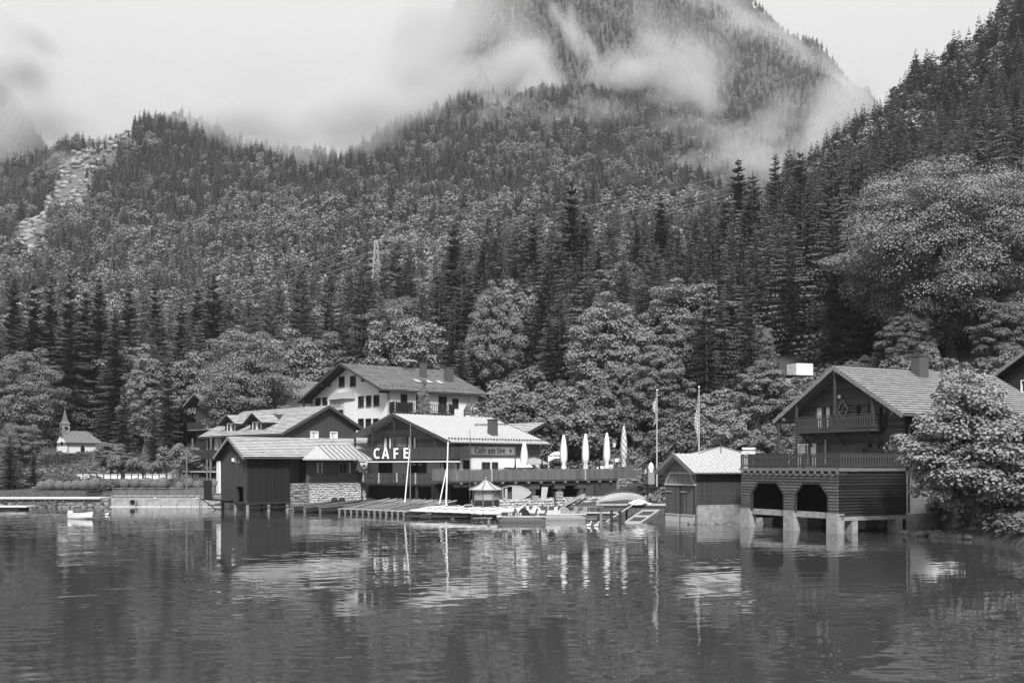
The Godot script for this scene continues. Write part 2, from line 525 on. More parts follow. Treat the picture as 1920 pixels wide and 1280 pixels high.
# ---------- the wooded slopes: the largest trees in view are individuals, the rest one mass
func forest() -> void:
	var far_spruce := []
	var near_spruce := []
	var far_broad := []
	var near_broad := []
	for k in 4:
		far_spruce.append(spruce(20.0, 8.6 + k * 0.6, 17 + k, 9, 0, 100 + k, 0.1))
		near_spruce.append(spruce(22.0, 9.4 + k * 0.5, 26 + k * 2, 10, 5, 110 + k))
		far_broad.append(broadleaf(14.0, 8.0 + k, 60, 24, 0.72, 120 + k, 0.1, 0.15))
		near_broad.append(broadleaf(15.0, 10.0 + k * 0.7, 160, 120, 0.26, 130 + k, 0.1, 0.15))
	var kinds := FastNoiseLite.new()
	kinds.seed = 21
	kinds.frequency = 0.011
	rng.seed = 77
	var horizon := PackedFloat32Array()
	horizon.resize(160)
	horizon.fill(-1.0)
	var spots := [[], []]
	var d := 128.0
	while d < 2650.0:
		var step := 4.6 if d < 330.0 else 5.2 if d < 850.0 else 7.0 if d < 1300.0 else 10.0
		var x := -0.57 * d
		while x < 0.57 * d:
			var xx := x + rng.randf_range(-0.5, 0.5) * step
			var dd := d + rng.randf_range(-0.5, 0.5) * step
			x += step
			var bearing := 960.0 + FOCAL * xx / dd
			var h := ground(bearing, dd)
			var col := clampi(int((bearing + 200.0) / 15.0), 0, 159)
			var broad_share := 0.5 + 0.75 * kinds.get_noise_2d(xx, dd) + (0.1 if dd > 240.0 and dd < 560.0 and bearing < 1350.0 else -0.2 if dd < 230.0 else 0.0) - (0.22 if dd > 700.0 and bearing < 900.0 else 0.0) - (0.25 if bearing > 1250.0 and dd < 330.0 else 0.0) - (0.3 if bearing > 1460.0 and dd < 650.0 else 0.0)
			var broad := rng.randf() < broad_share
			var size := rng.randf_range(0.5, 1.0) * (1.0 if dd > 260.0 or rng.randf() < 0.7 else 1.3)
			var spin := rng.randf() * TAU
			var tone := rng.randf_range(0.6, 1.42)
			var roll := rng.randf()
			if bearing > 50.0 and bearing < 235.0 and dd < 192.0:
				continue
			if bearing < 900.0 and dd < 172.0 or dd < 160.0 and bearing < 1300.0 or dd < 141.0 and bearing > 1425.0 and bearing < 1560.0:
				continue
			if bearing > 800.0 and bearing < 1000.0 and dd < 182.0:
				continue
			var open := bare(bearing, dd)
			if roll < open * 0.86:
				continue
			if open > 0.3:
				size *= 0.4
			var tall := (15.0 if broad else 21.0) * size
			if (h + tall - EYE) / dd < horizon[col]:
				continue
			spots[1 if broad else 0].append({"p": Vector3(xx, h - 0.3, -dd), "s": size, "t": spin, "c": tone, "big": tall / dd, "roll": int(roll * 997.0) % 4})
		for k in 160:
			var bb := k * 15.0 - 200.0 + 7.0
			horizon[k] = maxf(horizon[k], (ground(bb, d) + 2.0 - EYE) / d)
		d += step
	var names := [["spruce_tree", "dark spruce in the dense wood climbing the mountainside", "spruces of the mountain wood"], ["beech_tree", "round broadleaf tree in the dense wood climbing the mountainside", "broadleaf trees of the mountain wood"]]
	var total := 0
	for kind in 2:
		var list: Array = spots[kind]
		list.sort_custom(func(a, b): return a.big > b.big)
		total += list.size()
		for k in mini(280, list.size()):
			var s: Dictionary = list[k]
			var near: bool = -s.p.z < 300.0
			var made: Array = (near_spruce if near else far_spruce)[s.roll] if kind == 0 else (near_broad if near else far_broad)[s.roll]
			var leaves: Material = M.needles[s.roll] if kind == 0 else M.leaves[s.roll]
			tree(names[kind][0], names[kind][1], made, s.p, s.t, Vector3.ONE * s.s, leaves, names[kind][2])
		for near in [0, 1]:
			for variant in 4:
				var rest := []
				for k in range(280, list.size()):
					if list[k].roll == variant and (1 if -list[k].p.z < 330.0 else 0) == near:
						rest.append(list[k])
				if rest.is_empty():
					continue
				var made: Array = ((near_spruce if near else far_spruce) if kind == 0 else (near_broad if near else far_broad))[variant]
				var mm := MultiMesh.new()
				mm.transform_format = MultiMesh.TRANSFORM_3D
				mm.use_colors = true
				mm.mesh = made[1]
				mm.instance_count = rest.size()
				for k in rest.size():
					var s: Dictionary = rest[k]
					mm.set_instance_transform(k, Transform3D(Basis(Vector3.UP, s.t).scaled(Vector3(s.s * 1.05, s.s, s.s * 1.05)), s.p))
					mm.set_instance_color(k, Color(s.c, s.c, s.c))
				var o := MultiMeshInstance3D.new()
				o.name = numbered("spruce_forest" if kind == 0 else "broadleaf_forest")
				o.multimesh = mm
				o.material_override = M.needle_mass if kind == 0 else M.leaf_mass
				add_child(o, true)
				tag(o, "far %s wood covering the mountain slopes" % ["dark spruce", "pale broadleaf"][kind], "forest", "", "stuff")
	print("forest trees ", total)

# loose boulders on the bare slope
func scree() -> void:
	rng.seed = 83
	var where := []
	for k in 9000:
		var d := rng.randf_range(560.0, 1040.0)
		var be := rng.randf_range(-60.0, 360.0)
		if rng.randf() < bare(be, d) and where.size() < 900:
			where.append(site(be, d, ground(be, d)))
	var mm := MultiMesh.new()
	mm.transform_format = MultiMesh.TRANSFORM_3D
	mm.use_colors = true
	mm.mesh = M.rocks[1]
	mm.instance_count = where.size()
	for k in where.size():
		var r := rng.randf_range(0.6, 2.6)
		mm.set_instance_transform(k, Transform3D(Basis(Vector3.UP, rng.randf() * TAU).scaled(Vector3(r * 1.3, r, r)), where[k]))
		var tone := rng.randf_range(0.5, 1.8)
		mm.set_instance_color(k, Color(tone, tone, tone))
	var o := MultiMeshInstance3D.new()
	o.name = "scree_boulders"
	o.multimesh = mm
	o.material_override = M.boulder
	add_child(o, true)
	tag(o, "grey boulders strewn over the bare western slope", "scree", "", "stuff")

# ---------- mist banks hanging on the slopes
func mist(bearing: float, row: float, d: float, wide: float, high: float, deep: float, density: float, tilt := 0.0) -> void:
	var key := "mist%f" % density
	if not M.has(key):
		var f := FogMaterial.new()
		f.density = density
		f.albedo = Color(1, 1, 1)
		M[key] = f
	# three nested shells thin the bank out towards its edge
	for k in 3:
		var o := FogVolume.new()
		o.name = numbered("mist_bank")
		o.shape = RenderingServer.FOG_VOLUME_SHAPE_ELLIPSOID
		o.size = Vector3(wide, high, deep) * d / FOCAL * [1.15, 0.82, 0.5][k]
		o.material = M[key]
		o.position = site(bearing, d, rise(row, d))
		o.rotation.z = tilt
		add_child(o, true)
		tag(o, "drifting bank of pale mist on the wooded mountainside", "mist", "", "stuff")

# a ragged streak of mist: small banks strewn along a line of [bearing, row, distance, size]
func streak(line: Array, count: int, density: float, flat := 0.55) -> void:
	for k in count:
		var f := (k + rng.randf()) / count * (line.size() - 1)
		var i := mini(int(f), line.size() - 2)
		var a: Array = line[i]
		var b: Array = line[i + 1]
		var g := f - i
		var size := lerpf(a[3], b[3], g) * rng.randf_range(0.55, 1.35)
		var slope := atan2(-(b[1] - a[1]), b[0] - a[0])
		mist(lerpf(a[0], b[0], g) + rng.randf_range(-0.4, 0.4) * size, lerpf(a[1], b[1], g) + rng.randf_range(-0.3, 0.3) * size, lerpf(a[2], b[2], g) + rng.randf_range(-30, 30), size, size * flat * rng.randf_range(0.6, 1.2), size * 1.1, density * [0.5, 0.8, 1.2][k % 3], slope + rng.randf_range(-0.35, 0.35))

func mists() -> void:
	rng.seed = 5
	# cloud lying on the western shoulder, in front of the crest
	streak([[200, 235, 900, 70], [300, 235, 930, 100], [400, 245, 930, 110], [500, 245, 930, 120], [600, 235, 930, 120], [690, 215, 980, 120], [770, 190, 1050, 120], [840, 150, 1150, 120]], 60, 0.0032)
	streak([[260, 195, 960, 110], [420, 205, 960, 140], [580, 195, 960, 150], [720, 160, 1080, 150], [830, 110, 1200, 150], [900, 60, 1400, 140], [920, -10, 1500, 150]], 38, 0.0016)
	streak([[300, 130, 1200, 220], [500, 140, 1200, 260], [690, 100, 1250, 240], [840, 40, 1400, 200]], 10, 0.0005, 0.7)
	streak([[770, 150, 1300, 110], [810, 90, 1450, 120], [840, 30, 1550, 130]], 16, 0.0028, 0.9)
	# mist behind the scree shoulder and over the far western peak
	streak([[-40, 250, 1050, 110], [60, 245, 1050, 120], [150, 220, 1080, 120], [240, 170, 1150, 120]], 22, 0.0026)
	streak([[-20, 160, 1500, 120], [40, 110, 1500, 110], [90, 200, 1400, 110], [60, 80, 1600, 100], [10, 60, 1700, 100]], 28, 0.0028)
	# wisps across the main face
	streak([[1045, 10, 1550, 45], [1085, 80, 1400, 50], [1130, 125, 1300, 60], [1200, 150, 1250, 75], [1280, 172, 1200, 90], [1350, 195, 1150, 80]], 42, 0.0046, 0.5)
	streak([[1230, 60, 1450, 80], [1265, 100, 1350, 90], [1300, 150, 1250, 90]], 14, 0.0028, 0.8)
	streak([[850, 190, 1150, 110], [920, 150, 1250, 110], [970, 110, 1350, 90], [1010, 170, 1200, 90], [960, 220, 1080, 90], [900, 240, 1020, 100]], 44, 0.0038)
	streak([[960, 90, 1450, 60], [1000, 120, 1350, 50], [1040, 160, 1280, 60], [1060, 210, 1150, 60]], 16, 0.003, 1.2)
	streak([[880, 270, 960, 60], [1000, 250, 1000, 70], [1120, 230, 1080, 80], [1280, 250, 1030, 110], [1390, 270, 980, 120], [1440, 240, 1080, 110]], 34, 0.0022)
	# valley between the main face and the eastern hill
	streak([[1270, 345, 780, 70], [1350, 320, 820, 90], [1420, 300, 820, 90], [1490, 280, 850, 90], [1540, 235, 980, 100], [1590, 190, 1150, 110], [1620, 240, 900, 90]], 34, 0.003)
	streak([[1290, 20, 1900, 110], [1360, 60, 1900, 110], [1440, 100, 1850, 120], [1540, 160, 1800, 120], [1600, 190, 1800, 110]], 34, 0.003)
	# rags in the treetops
	streak([[130, 322, 800, 60], [190, 300, 830, 60]], 6, 0.003)
	streak([[380, 285, 860, 60], [520, 275, 860, 70], [640, 265, 880, 60], [740, 250, 900, 60]], 14, 0.0022)

# lake waves: sines with whole numbers of crests per tile, ruffled in patches and calm between them
func wave_image(n: int, tile: float) -> ImageTexture:
	rng.seed = 91
	var kx := PackedFloat32Array()
	var ky := PackedFloat32Array()
	var am := PackedFloat32Array()
	var ph := PackedFloat32Array()
	for k in 34:
		var length := tile / (7.0 + k * 2.6 + rng.randf() * 3.0)
		var w := PI / 2 + rng.randfn(0.0, 0.42)
		kx.append(roundf(cos(w) * tile / length))
		ky.append(roundf(sin(w) * tile / length))
		am.append(pow(length, 1.05) * rng.randf_range(0.6, 1.3))
		ph.append(rng.randf() * TAU)
	var im := Image.create(n, n, false, Image.FORMAT_RF)
	for y in n:
		for x in n:
			var u := TAU * x / n
			var v := TAU * y / n
			var patch := 0.5 + 0.22 * sin(u + 2.0 * v + 1.0) + 0.2 * sin(2.0 * u - v + 0.4) + 0.16 * sin(3.0 * v + u * 2.0 + 2.0) + 0.12 * sin(5.0 * u - 3.0 * v)
			patch = clampf(patch, 0.0, 1.0)
			patch = 0.2 + 0.8 * patch * patch
			var h := 0.0
			for k in 34:
				h += am[k] * sin(kx[k] * u + ky[k] * v + ph[k])
			im.set_pixel(x, y, Color(0.5 + h * patch * 0.08, 0, 0))
	return ImageTexture.create_from_image(im)

func water() -> void:
	var m := StandardMaterial3D.new()
	m.albedo_color = grey(0.042)
	m.roughness = 0.03
	m.metallic_specular = 0.62
	m.uv1_triplanar = true
	m.uv1_world_triplanar = true
	m.uv1_scale = Vector3.ONE / 44.0
	m.heightmap_enabled = true
	m.heightmap_scale = 0.95
	m.heightmap_texture = wave_image(640, 44.0)
	M.water = m
	var b := Build.new()
	b.quad(Vector3(-260, 0, 40), Vector3(-260, 0, -118), Vector3(260, 0, -118), Vector3(260, 0, 40))
	structure(b, "water", m)

# ---------- building helpers
# A house stands at one wall corner: its visible gable is the plane x = 0 (facing -x, z from 0 back to -wide), its long wall the plane z = 0.
func heading(rx: float, rd: float) -> float:
	return atan2(rd, rx)

# where on a wall a bearing falls: local z on the plane x = at (gable) or local x on the plane z = at (long wall)
func on_gable(o: Vector3, turn: float, bearing: float, at := 0.0) -> float:
	var q := (bearing - 960.0) / FOCAL
	var x0 := o.x + at * cos(turn)
	var d0 := -o.z + at * sin(turn)
	return (q * d0 - x0) / (sin(turn) + q * cos(turn))

func on_side(o: Vector3, turn: float, bearing: float, at := 0.0) -> float:
	var q := (bearing - 960.0) / FOCAL
	var x0 := o.x + at * sin(turn)
	var d0 := -o.z - at * cos(turn)
	return (q * d0 - x0) / (cos(turn) - q * sin(turn))

func span(poly: Array, y: float) -> Vector2:
	var lo := 1e9
	var hi := -1e9
	for k in poly.size():
		var a: Vector2 = poly[k]
		var b: Vector2 = poly[(k + 1) % poly.size()]
		if (a.y <= y) != (b.y <= y):
			var x := lerpf(a.x, b.x, (y - a.y) / (b.y - a.y))
			lo = minf(lo, x)
			hi = maxf(hi, x)
	return Vector2(lo, hi)

func cuts_of(poly: Array, holes: Array, step: float) -> Array:
	var lo := 1e9
	var hi := -1e9
	var cuts := []
	for p in poly:
		lo = minf(lo, p.y)
		hi = maxf(hi, p.y)
		cuts.append(p.y)
	for h in holes:
		cuts.append(h.position.y)
		cuts.append(h.end.y)
	var y := lo
	while step > 0.0 and y < hi:
		cuts.append(y)
		y += step
	cuts.sort()
	var out := [cuts[0]]
	for x in cuts:
		if x - out[-1] > 0.006:
			out.append(x)
	return out

# a wall face in the plane (o; u, up) with rectangular holes, as bands. from/to: how far a band's lower and upper edge stand out along w
func bands(b: Build, o: Vector3, u: Vector3, w: Vector3, poly: Array, holes: Array, step: float, from: float, to: float, upright := false, gap := 0.0, vary := 0.0) -> void:
	var shape := poly
	var gone := holes
	if upright:
		shape = []
		gone = []
		for p in poly:
			shape.append(Vector2(p.y, p.x))
		for h in holes:
			gone.append(Rect2(h.position.y, h.position.x, h.size.y, h.size.x))
	gone = gone.duplicate()
	gone.sort_custom(func(p, q): return p.position.x < q.position.x)
	var cuts := cuts_of(shape, gone, step)
	for k in cuts.size() - 1:
		var y0: float = cuts[k] + gap * 0.5
		var y1: float = cuts[k + 1] - gap * 0.5
		if y1 - y0 < 0.004:
			continue
		var s0 := span(shape, y0 + 0.001)
		var s1 := span(shape, y1 - 0.001)
		if s0.x > s0.y:
			continue
		if s1.x > s1.y:
			s1 = Vector2(0.5, 0.5) * (s0.x + s0.y)
		if vary > 0.0:
			var tone := 1.0 + rng.randf_range(-vary, vary)
			b.tint = Color(tone, tone, tone)
		var left := Vector2(s0.x, s1.x)
		var mid := (y0 + y1) * 0.5
		var pieces := []
		for h in gone:
			if h.position.y < mid and h.end.y > mid and h.end.x > left.x and h.position.x < maxf(s0.y, s1.y):
				pieces.append([left, Vector2(h.position.x, h.position.x)])
				left = Vector2(h.end.x, h.end.x)
		pieces.append([left, Vector2(s0.y, s1.y)])
		for q in pieces:
			var l: Vector2 = q[0]
			var r: Vector2 = q[1]
			if r.x - l.x < 0.004 and r.y - l.y < 0.004:
				continue
			var at := func(x: float, y: float, f: float) -> Vector3: return o + (u * y + Vector3.UP * x if upright else u * x + Vector3.UP * y) + w * f
			b.hexa([at.call(l.x, y0, from), at.call(r.x, y0, from), at.call(r.x, y0, 0.0), at.call(l.x, y0, 0.0), at.call(l.y, y1, to), at.call(r.y, y1, to), at.call(r.y, y1, 0.0), at.call(l.y, y1, 0.0)])

func lap_boards(parent: Node, o: Vector3, u: Vector3, w: Vector3, poly: Array, holes: Array, step: float, m: Material, called := "siding") -> void:
	var b := Build.new()
	bands(b, o, u, w, poly, holes, step, 0.09, 0.02, false, 0.0, 0.42)
	part(b, called, m, parent, "stuff")

func upright_boards(parent: Node, o: Vector3, u: Vector3, w: Vector3, poly: Array, holes: Array, step: float, m: Material, called := "siding") -> void:
	var b := Build.new()
	bands(b, o, u, w, poly, holes, step, 0.05, 0.05, true, 0.025, 0.25)
	part(b, called, m, parent, "stuff")

func wall(parent: Node, called: String, o: Vector3, u: Vector3, w: Vector3, poly: Array, holes: Array, m: Material) -> MeshInstance3D:
	var b := Build.new()
	bands(b, o, u, -w, poly, holes, 0.0, 0.25, 0.25)
	return part(b, called, m, parent)

# a window whose lower corner is at (x, y) on the wall (o; u, up) facing w; bars: uprights between panes
func window(parent: Node, o: Vector3, u: Vector3, w: Vector3, x: float, y: float, wide: float, high: float, frame: Material, bars := 1, sill := true, curtain := 0.0, deep := 0.1) -> MeshInstance3D:
	var b := Build.new()
	var t := 0.08
	var at := func(px: float, py: float, f: float) -> Vector3: return o + u * px + Vector3.UP * py + w * f
	var slab := func(m: Build, x0: float, y0: float, x1: float, y1: float, f0: float, f1: float) -> void:
		m.hexa([at.call(x0, y0, f1), at.call(x1, y0, f1), at.call(x1, y0, f0), at.call(x0, y0, f0), at.call(x0, y1, f1), at.call(x1, y1, f1), at.call(x1, y1, f0), at.call(x0, y1, f0)])
	slab.call(b, x, y, x + t, y + high, -deep, 0.09)
	slab.call(b, x + wide - t, y, x + wide, y + high, -deep, 0.09)
	slab.call(b, x + t, y, x + wide - t, y + t, -deep, 0.088)
	slab.call(b, x + t, y + high - t, x + wide - t, y + high, -deep, 0.088)
	for k in bars:
		var bx := x + wide * (k + 1) / (bars + 1)
		slab.call(b, bx - 0.03, y + t, bx + 0.03, y + high - t, -deep, 0.03)
	if sill:
		slab.call(b, x - 0.08, y - 0.07, x + wide + 0.08, y - 0.002, -deep, 0.16)
	var o2 := part(b, "window", frame, parent)
	for k in bars + 1:
		var p := Build.new()
		b = p
		var x0 := x + t * 0.5 + (wide - t) * k / (bars + 1)
		var x1 := x + t * 0.5 + (wide - t) * (k + 1) / (bars + 1)
		slab.call(b, x0 + 0.004, y + t * 0.5, x1 - 0.004, y + high - t * 0.5, -deep + 0.02, -deep + 0.04)
		part(p, "pane", M.glass, o2)
	if curtain > 0.0:
		var p := Build.new()
		b = p
		var cw := wide * 0.3
		slab.call(b, x + t, y + t, x + t + cw, y + high - t, -deep + 0.045, -deep + 0.055)
		slab.call(b, x + wide - t - cw * curtain, y + t, x + wide - t, y + high - t, -deep + 0.045, -deep + 0.055)
		part(p, "curtain", M.curtain, o2)
	return o2

# a stretch of sloping roof: c = lower corner, u = along the eave (unit), v = up the slope (unit)
func tiles(b: Build, c: Vector3, u: Vector3, v: Vector3, lu: float, lv: float, tw: float, th: float, vary := 0.12) -> void:
	var w := u.cross(v).normalized()
	if w.y < 0.0:
		w = -w
	var rows := int(ceil(lv / th))
	var cols := int(ceil(lu / tw))
	for r in rows:
		var course := 1.0 + rng.randf_range(-0.16, 0.16)
		for q in cols:
			var x0 := q * tw + 0.006
			var x1 := minf((q + 1) * tw - 0.006, lu)
			var y0 := r * th
			var y1 := minf(y0 + th * 1.12, lv)
			if x1 <= x0:
				continue
			var tone := course + rng.randf_range(-vary, vary)
			b.tint = Color(tone, tone, tone)
			var up := 0.1 + rng.randf_range(-0.012, 0.012)
			var at := func(x: float, y: float, f: float) -> Vector3: return c + u * x + v * y + w * f
			b.hexa([at.call(x0, y0, up - 0.03), at.call(x1, y0, up - 0.03), at.call(x1, y1, -0.02), at.call(x0, y1, -0.02), at.call(x0, y0, up), at.call(x1, y0, up), at.call(x1, y1, 0.018), at.call(x0, y1, 0.018)])

func ribs(b: Build, c: Vector3, u: Vector3, v: Vector3, lu: float, lv: float, step: float, wide: float, high: float) -> void:
	var w := u.cross(v).normalized()
	if w.y < 0.0:
		w = -w
	var x := 0.0
	while x < lu:
		var at := func(px: float, y: float, f: float) -> Vector3: return c + u * px + v * y + w * f
		var x1 := minf(x + wide, lu)
		b.hexa([at.call(x, 0.0, 0.0), at.call(x1, 0.0, 0.0), at.call(x1, lv, 0.0), at.call(x, lv, 0.0), at.call(x + wide * 0.2, 0.0, high), at.call(x1 - wide * 0.2, 0.0, high), at.call(x1 - wide * 0.2, lv, high), at.call(x + wide * 0.2, lv, high)])
		x += step

# gable roof: ridge along x from xa to xb at (za, ya); eaves at (z0, y0) and (z1, y1). cover: "tiles" or "ribs"
func gable_roof(parent: Node, xa: float, xb: float, za: float, ya: float, z0: float, y0: float, z1: float, y1: float, deck: Material, top: Material, trim: Material, cover := "tiles", tw := 0.3, th := 0.35, only := 0) -> MeshInstance3D:
	var b := Build.new()
	var t := Vector3(0, -0.16, 0)
	for e in [[z0, y0], [z1, y1]]:
		var a := Vector3(xa, ya, za)
		var f := Vector3(xa, e[1], e[0])
		var l := Vector3(xb - xa, 0, 0)
		b.hexa([a + t, a + l + t, f + l + t, f + t, a, a + l, f + l, f])
	var roof := part(b, "roof", deck, parent)
	var n := 0
	for e in [[z0, y0], [z1, y1]]:
		n += 1
		if only != 0 and n != only:
			continue
		var c := Vector3(xa, e[1], e[0])
		var v := Vector3(0, ya - e[1], za - e[0])
		var p := Build.new()
		if cover == "tiles":
			tiles(p, c, Vector3.RIGHT, v.normalized(), xb - xa, v.length(), tw, th)
			part(p, "roof_tile", top, roof, "stuff")
		else:
			p.tint = Color(1, 1, 1)
			ribs(p, c, Vector3.RIGHT, v.normalized(), xb - xa, v.length(), tw, th, 0.05)
			part(p, "roof_rib", top, roof, "stuff")
	# bargeboards on both verges, fascia with gutter along both eaves
	for x in [xa - 0.03, xb + 0.03]:
		for e in [[z0, y0], [z1, y1]]:
			var p := Build.new()
			p.bar(Vector3(x, ya - 0.1, za), Vector3(x, e[1] - 0.1, e[0]), 0.06, 0.3)
			part(p, "bargeboard", trim, roof)
	for e in [[z0, y0], [z1, y1]]:
		var p := Build.new()
		var s: float = signf(e[0] - za)
		p.tube(Vector3(xa, e[1] - 0.1, e[0] + s * 0.07), Vector3(xb, e[1] - 0.1, e[0] + s * 0.07), 0.07, 0.07, 6)
		part(p, "gutter", M.dark_metal, roof)
	return roof

# a plank railing from a to b (floor level), planks standing on the outside
func plank_rail(parent: Node, a: Vector3, b_: Vector3, high: float, step: float, m: Material, gap := 0.012, called := "railing") -> MeshInstance3D:
	var b := Build.new()
	var d := (b_ - a).normalized()
	var n := int((b_ - a).length() / step)
	b.bar(a + Vector3(0, high, 0), b_ + Vector3(0, high, 0), 0.12, 0.07)
	b.bar(a + Vector3(0, high * 0.25, 0), b_ + Vector3(0, high * 0.25, 0), 0.05, 0.09)
	var rail := part(b, called, m, parent)
	var p := Build.new()
	var out := d.cross(Vector3.UP)
	for k in n:
		var x := (b_ - a).length() * (k + 0.5) / n
		var tone := 1.0 + rng.randf_range(-0.28, 0.28)
		p.tint = Color(tone, tone, tone)
		var lo := rng.randf_range(-0.02, 0.02)
		p.tbox(Transform3D(Basis(d, Vector3.UP, -out), a + d * x + out * (0.04 + rng.randf_range(0, 0.012)) + Vector3(0, high * 0.48 + lo, 0)), Vector3((b_ - a).length() / n - gap, high * 0.94, 0.03))
	part(p, "plank", m, rail, "stuff")
	return rail

# a railing of separate turned-out boards
func baluster_rail(parent: Node, a: Vector3, b_: Vector3, high: float, step: float, m: Material) -> void:
	var b := Build.new()
	b.bar(a + Vector3(0, high, 0), b_ + Vector3(0, high, 0), 0.14, 0.06)
	b.bar(a + Vector3(0, 0.16, 0), b_ + Vector3(0, 0.16, 0), 0.06, 0.08)
	b.bar(a + Vector3(0, high - 0.14, 0), b_ + Vector3(0, high - 0.14, 0), 0.06, 0.08)
	var rail := part(b, "railing", m, parent)
	if not M.has("baluster"):
		var p := Build.new()
		p.prism(Vector3.ZERO, Vector3.RIGHT, Vector3.UP, Vector3(0, 0, 0.03), [Vector2(-0.07, 0), Vector2(0.07, 0), Vector2(0.07, 0.25), Vector2(0.045, 0.32), Vector2(0.075, 0.42), Vector2(0.045, 0.52), Vector2(0.07, 0.6), Vector2(0.07, 0.84), Vector2(-0.07, 0.84), Vector2(-0.07, 0.6), Vector2(-0.045, 0.52), Vector2(-0.075, 0.42), Vector2(-0.045, 0.32), Vector2(-0.07, 0.25)])
		M.baluster = p.mesh()
	var d := (b_ - a).normalized()
	var n := int((b_ - a).length() / step)
	for k in n:
		put(M.baluster, "baluster", m, rail, Transform3D(Basis(d, Vector3.UP, d.cross(Vector3.UP)), a + d * (b_ - a).length() * (k + 0.5) / n + Vector3(0, 0.05, 0) + d.cross(Vector3.UP) * 0.045))

# rubble masonry: uneven stones set proud of a wall (o; u, up), facing w
func masonry(parent: Node, o: Vector3, u: Vector3, w: Vector3, wide: float, high: float, size: float, m: Material, spread := 0.35, called := "stone") -> void:
	var b := Build.new()
	var rows := int(high / size) + 1
	var cols := int(wide / size) + 1
	for r in rows:
		for q in cols:
			var x := (q + 0.5 * (r % 2) + rng.randf_range(-0.25, 0.25)) * size
			var y := (r + 0.5 + rng.randf_range(-0.22, 0.22)) * size
			if x < 0.0 or x > wide or y > high:
				continue
			var tone := 1.0 + rng.randf_range(-spread, spread)
			b.tint = Color(tone, tone, tone)
			var f := rng.randf_range(0.05, 0.13)
			var turn := rng.randf() * TAU
			var ring := []
			var face := []
			for k in 7:
				var a := turn + TAU * k / 7.0
				var rad := size * rng.randf_range(0.42, 0.66)
				var px := clampf(x + cos(a) * rad * 1.15, 0.0, wide)
				var py := clampf(y + sin(a) * rad * 0.85, 0.0, high)
				ring.append(o + u * px + Vector3.UP * py)
				face.append(o + u * lerpf(x, px, 0.72) + Vector3.UP * lerpf(y, py, 0.72) + w * f * rng.randf_range(0.8, 1.1))
			var mid := o + u * x + Vector3.UP * y + w * f * 1.15
			for k in 7:
				var n := (k + 1) % 7
				b.quad(ring[k], ring[n], face[n], face[k])
				b.tri(face[k], face[n], mid)
	part(b, called, m, parent, "stuff")

func posts(parent: Node, list: Array, wide: float, m: Material, called := "post") -> void:
	for p in list:
		var b := Build.new()
		b.bar(p[0], p[1], wide, wide)
		part(b, called, m, parent)

func chimney(parent: Node, at: Vector3, size: Vector3, m: Material, cowl := true) -> void:
	var b := Build.new()
	b.box(at - Vector3(size.x / 2, 0, size.z / 2), at + Vector3(size.x / 2, size.y, size.z / 2))
	b.box(at + Vector3(-size.x / 2 - 0.06, size.y, -size.z / 2 - 0.06), at + Vector3(size.x / 2 + 0.06, size.y + 0.08, size.z / 2 + 0.06))
	var c := part(b, "chimney", m, parent)
	if cowl:
		var p := Build.new()
		for s in [Vector2(-1, -1), Vector2(1, -1), Vector2(1, 1), Vector2(-1, 1)]:
			var q := at + Vector3(s.x * size.x * 0.4, size.y + 0.08, s.y * size.z * 0.4)
			p.bar(q, q + Vector3(0, 0.34, 0), 0.05, 0.05)
		p.box(at + Vector3(-size.x * 0.62, size.y + 0.42, -size.z * 0.62), at + Vector3(size.x * 0.62, size.y + 0.47, size.z * 0.62))
		part(p, "cowl", M.dark_metal, c)

func lettering(parent: Node, text: String, font_names: Array, size: float, at: Vector3, basis_: Basis, m: Material, called := "lettering", bold := false, stretch := 1.0) -> MeshInstance3D:
	var f := SystemFont.new()
	f.font_names = PackedStringArray(font_names)
	f.font_weight = 700 if bold else 400
	var t := TextMesh.new()
	t.text = text
	t.font = f
	t.font_size = 64
	t.pixel_size = size / 64.0
	t.depth = 0.03
	var o := put(t, called, m, parent, Transform3D(basis_.scaled_local(Vector3(stretch, 1, 1)), at))
	return o

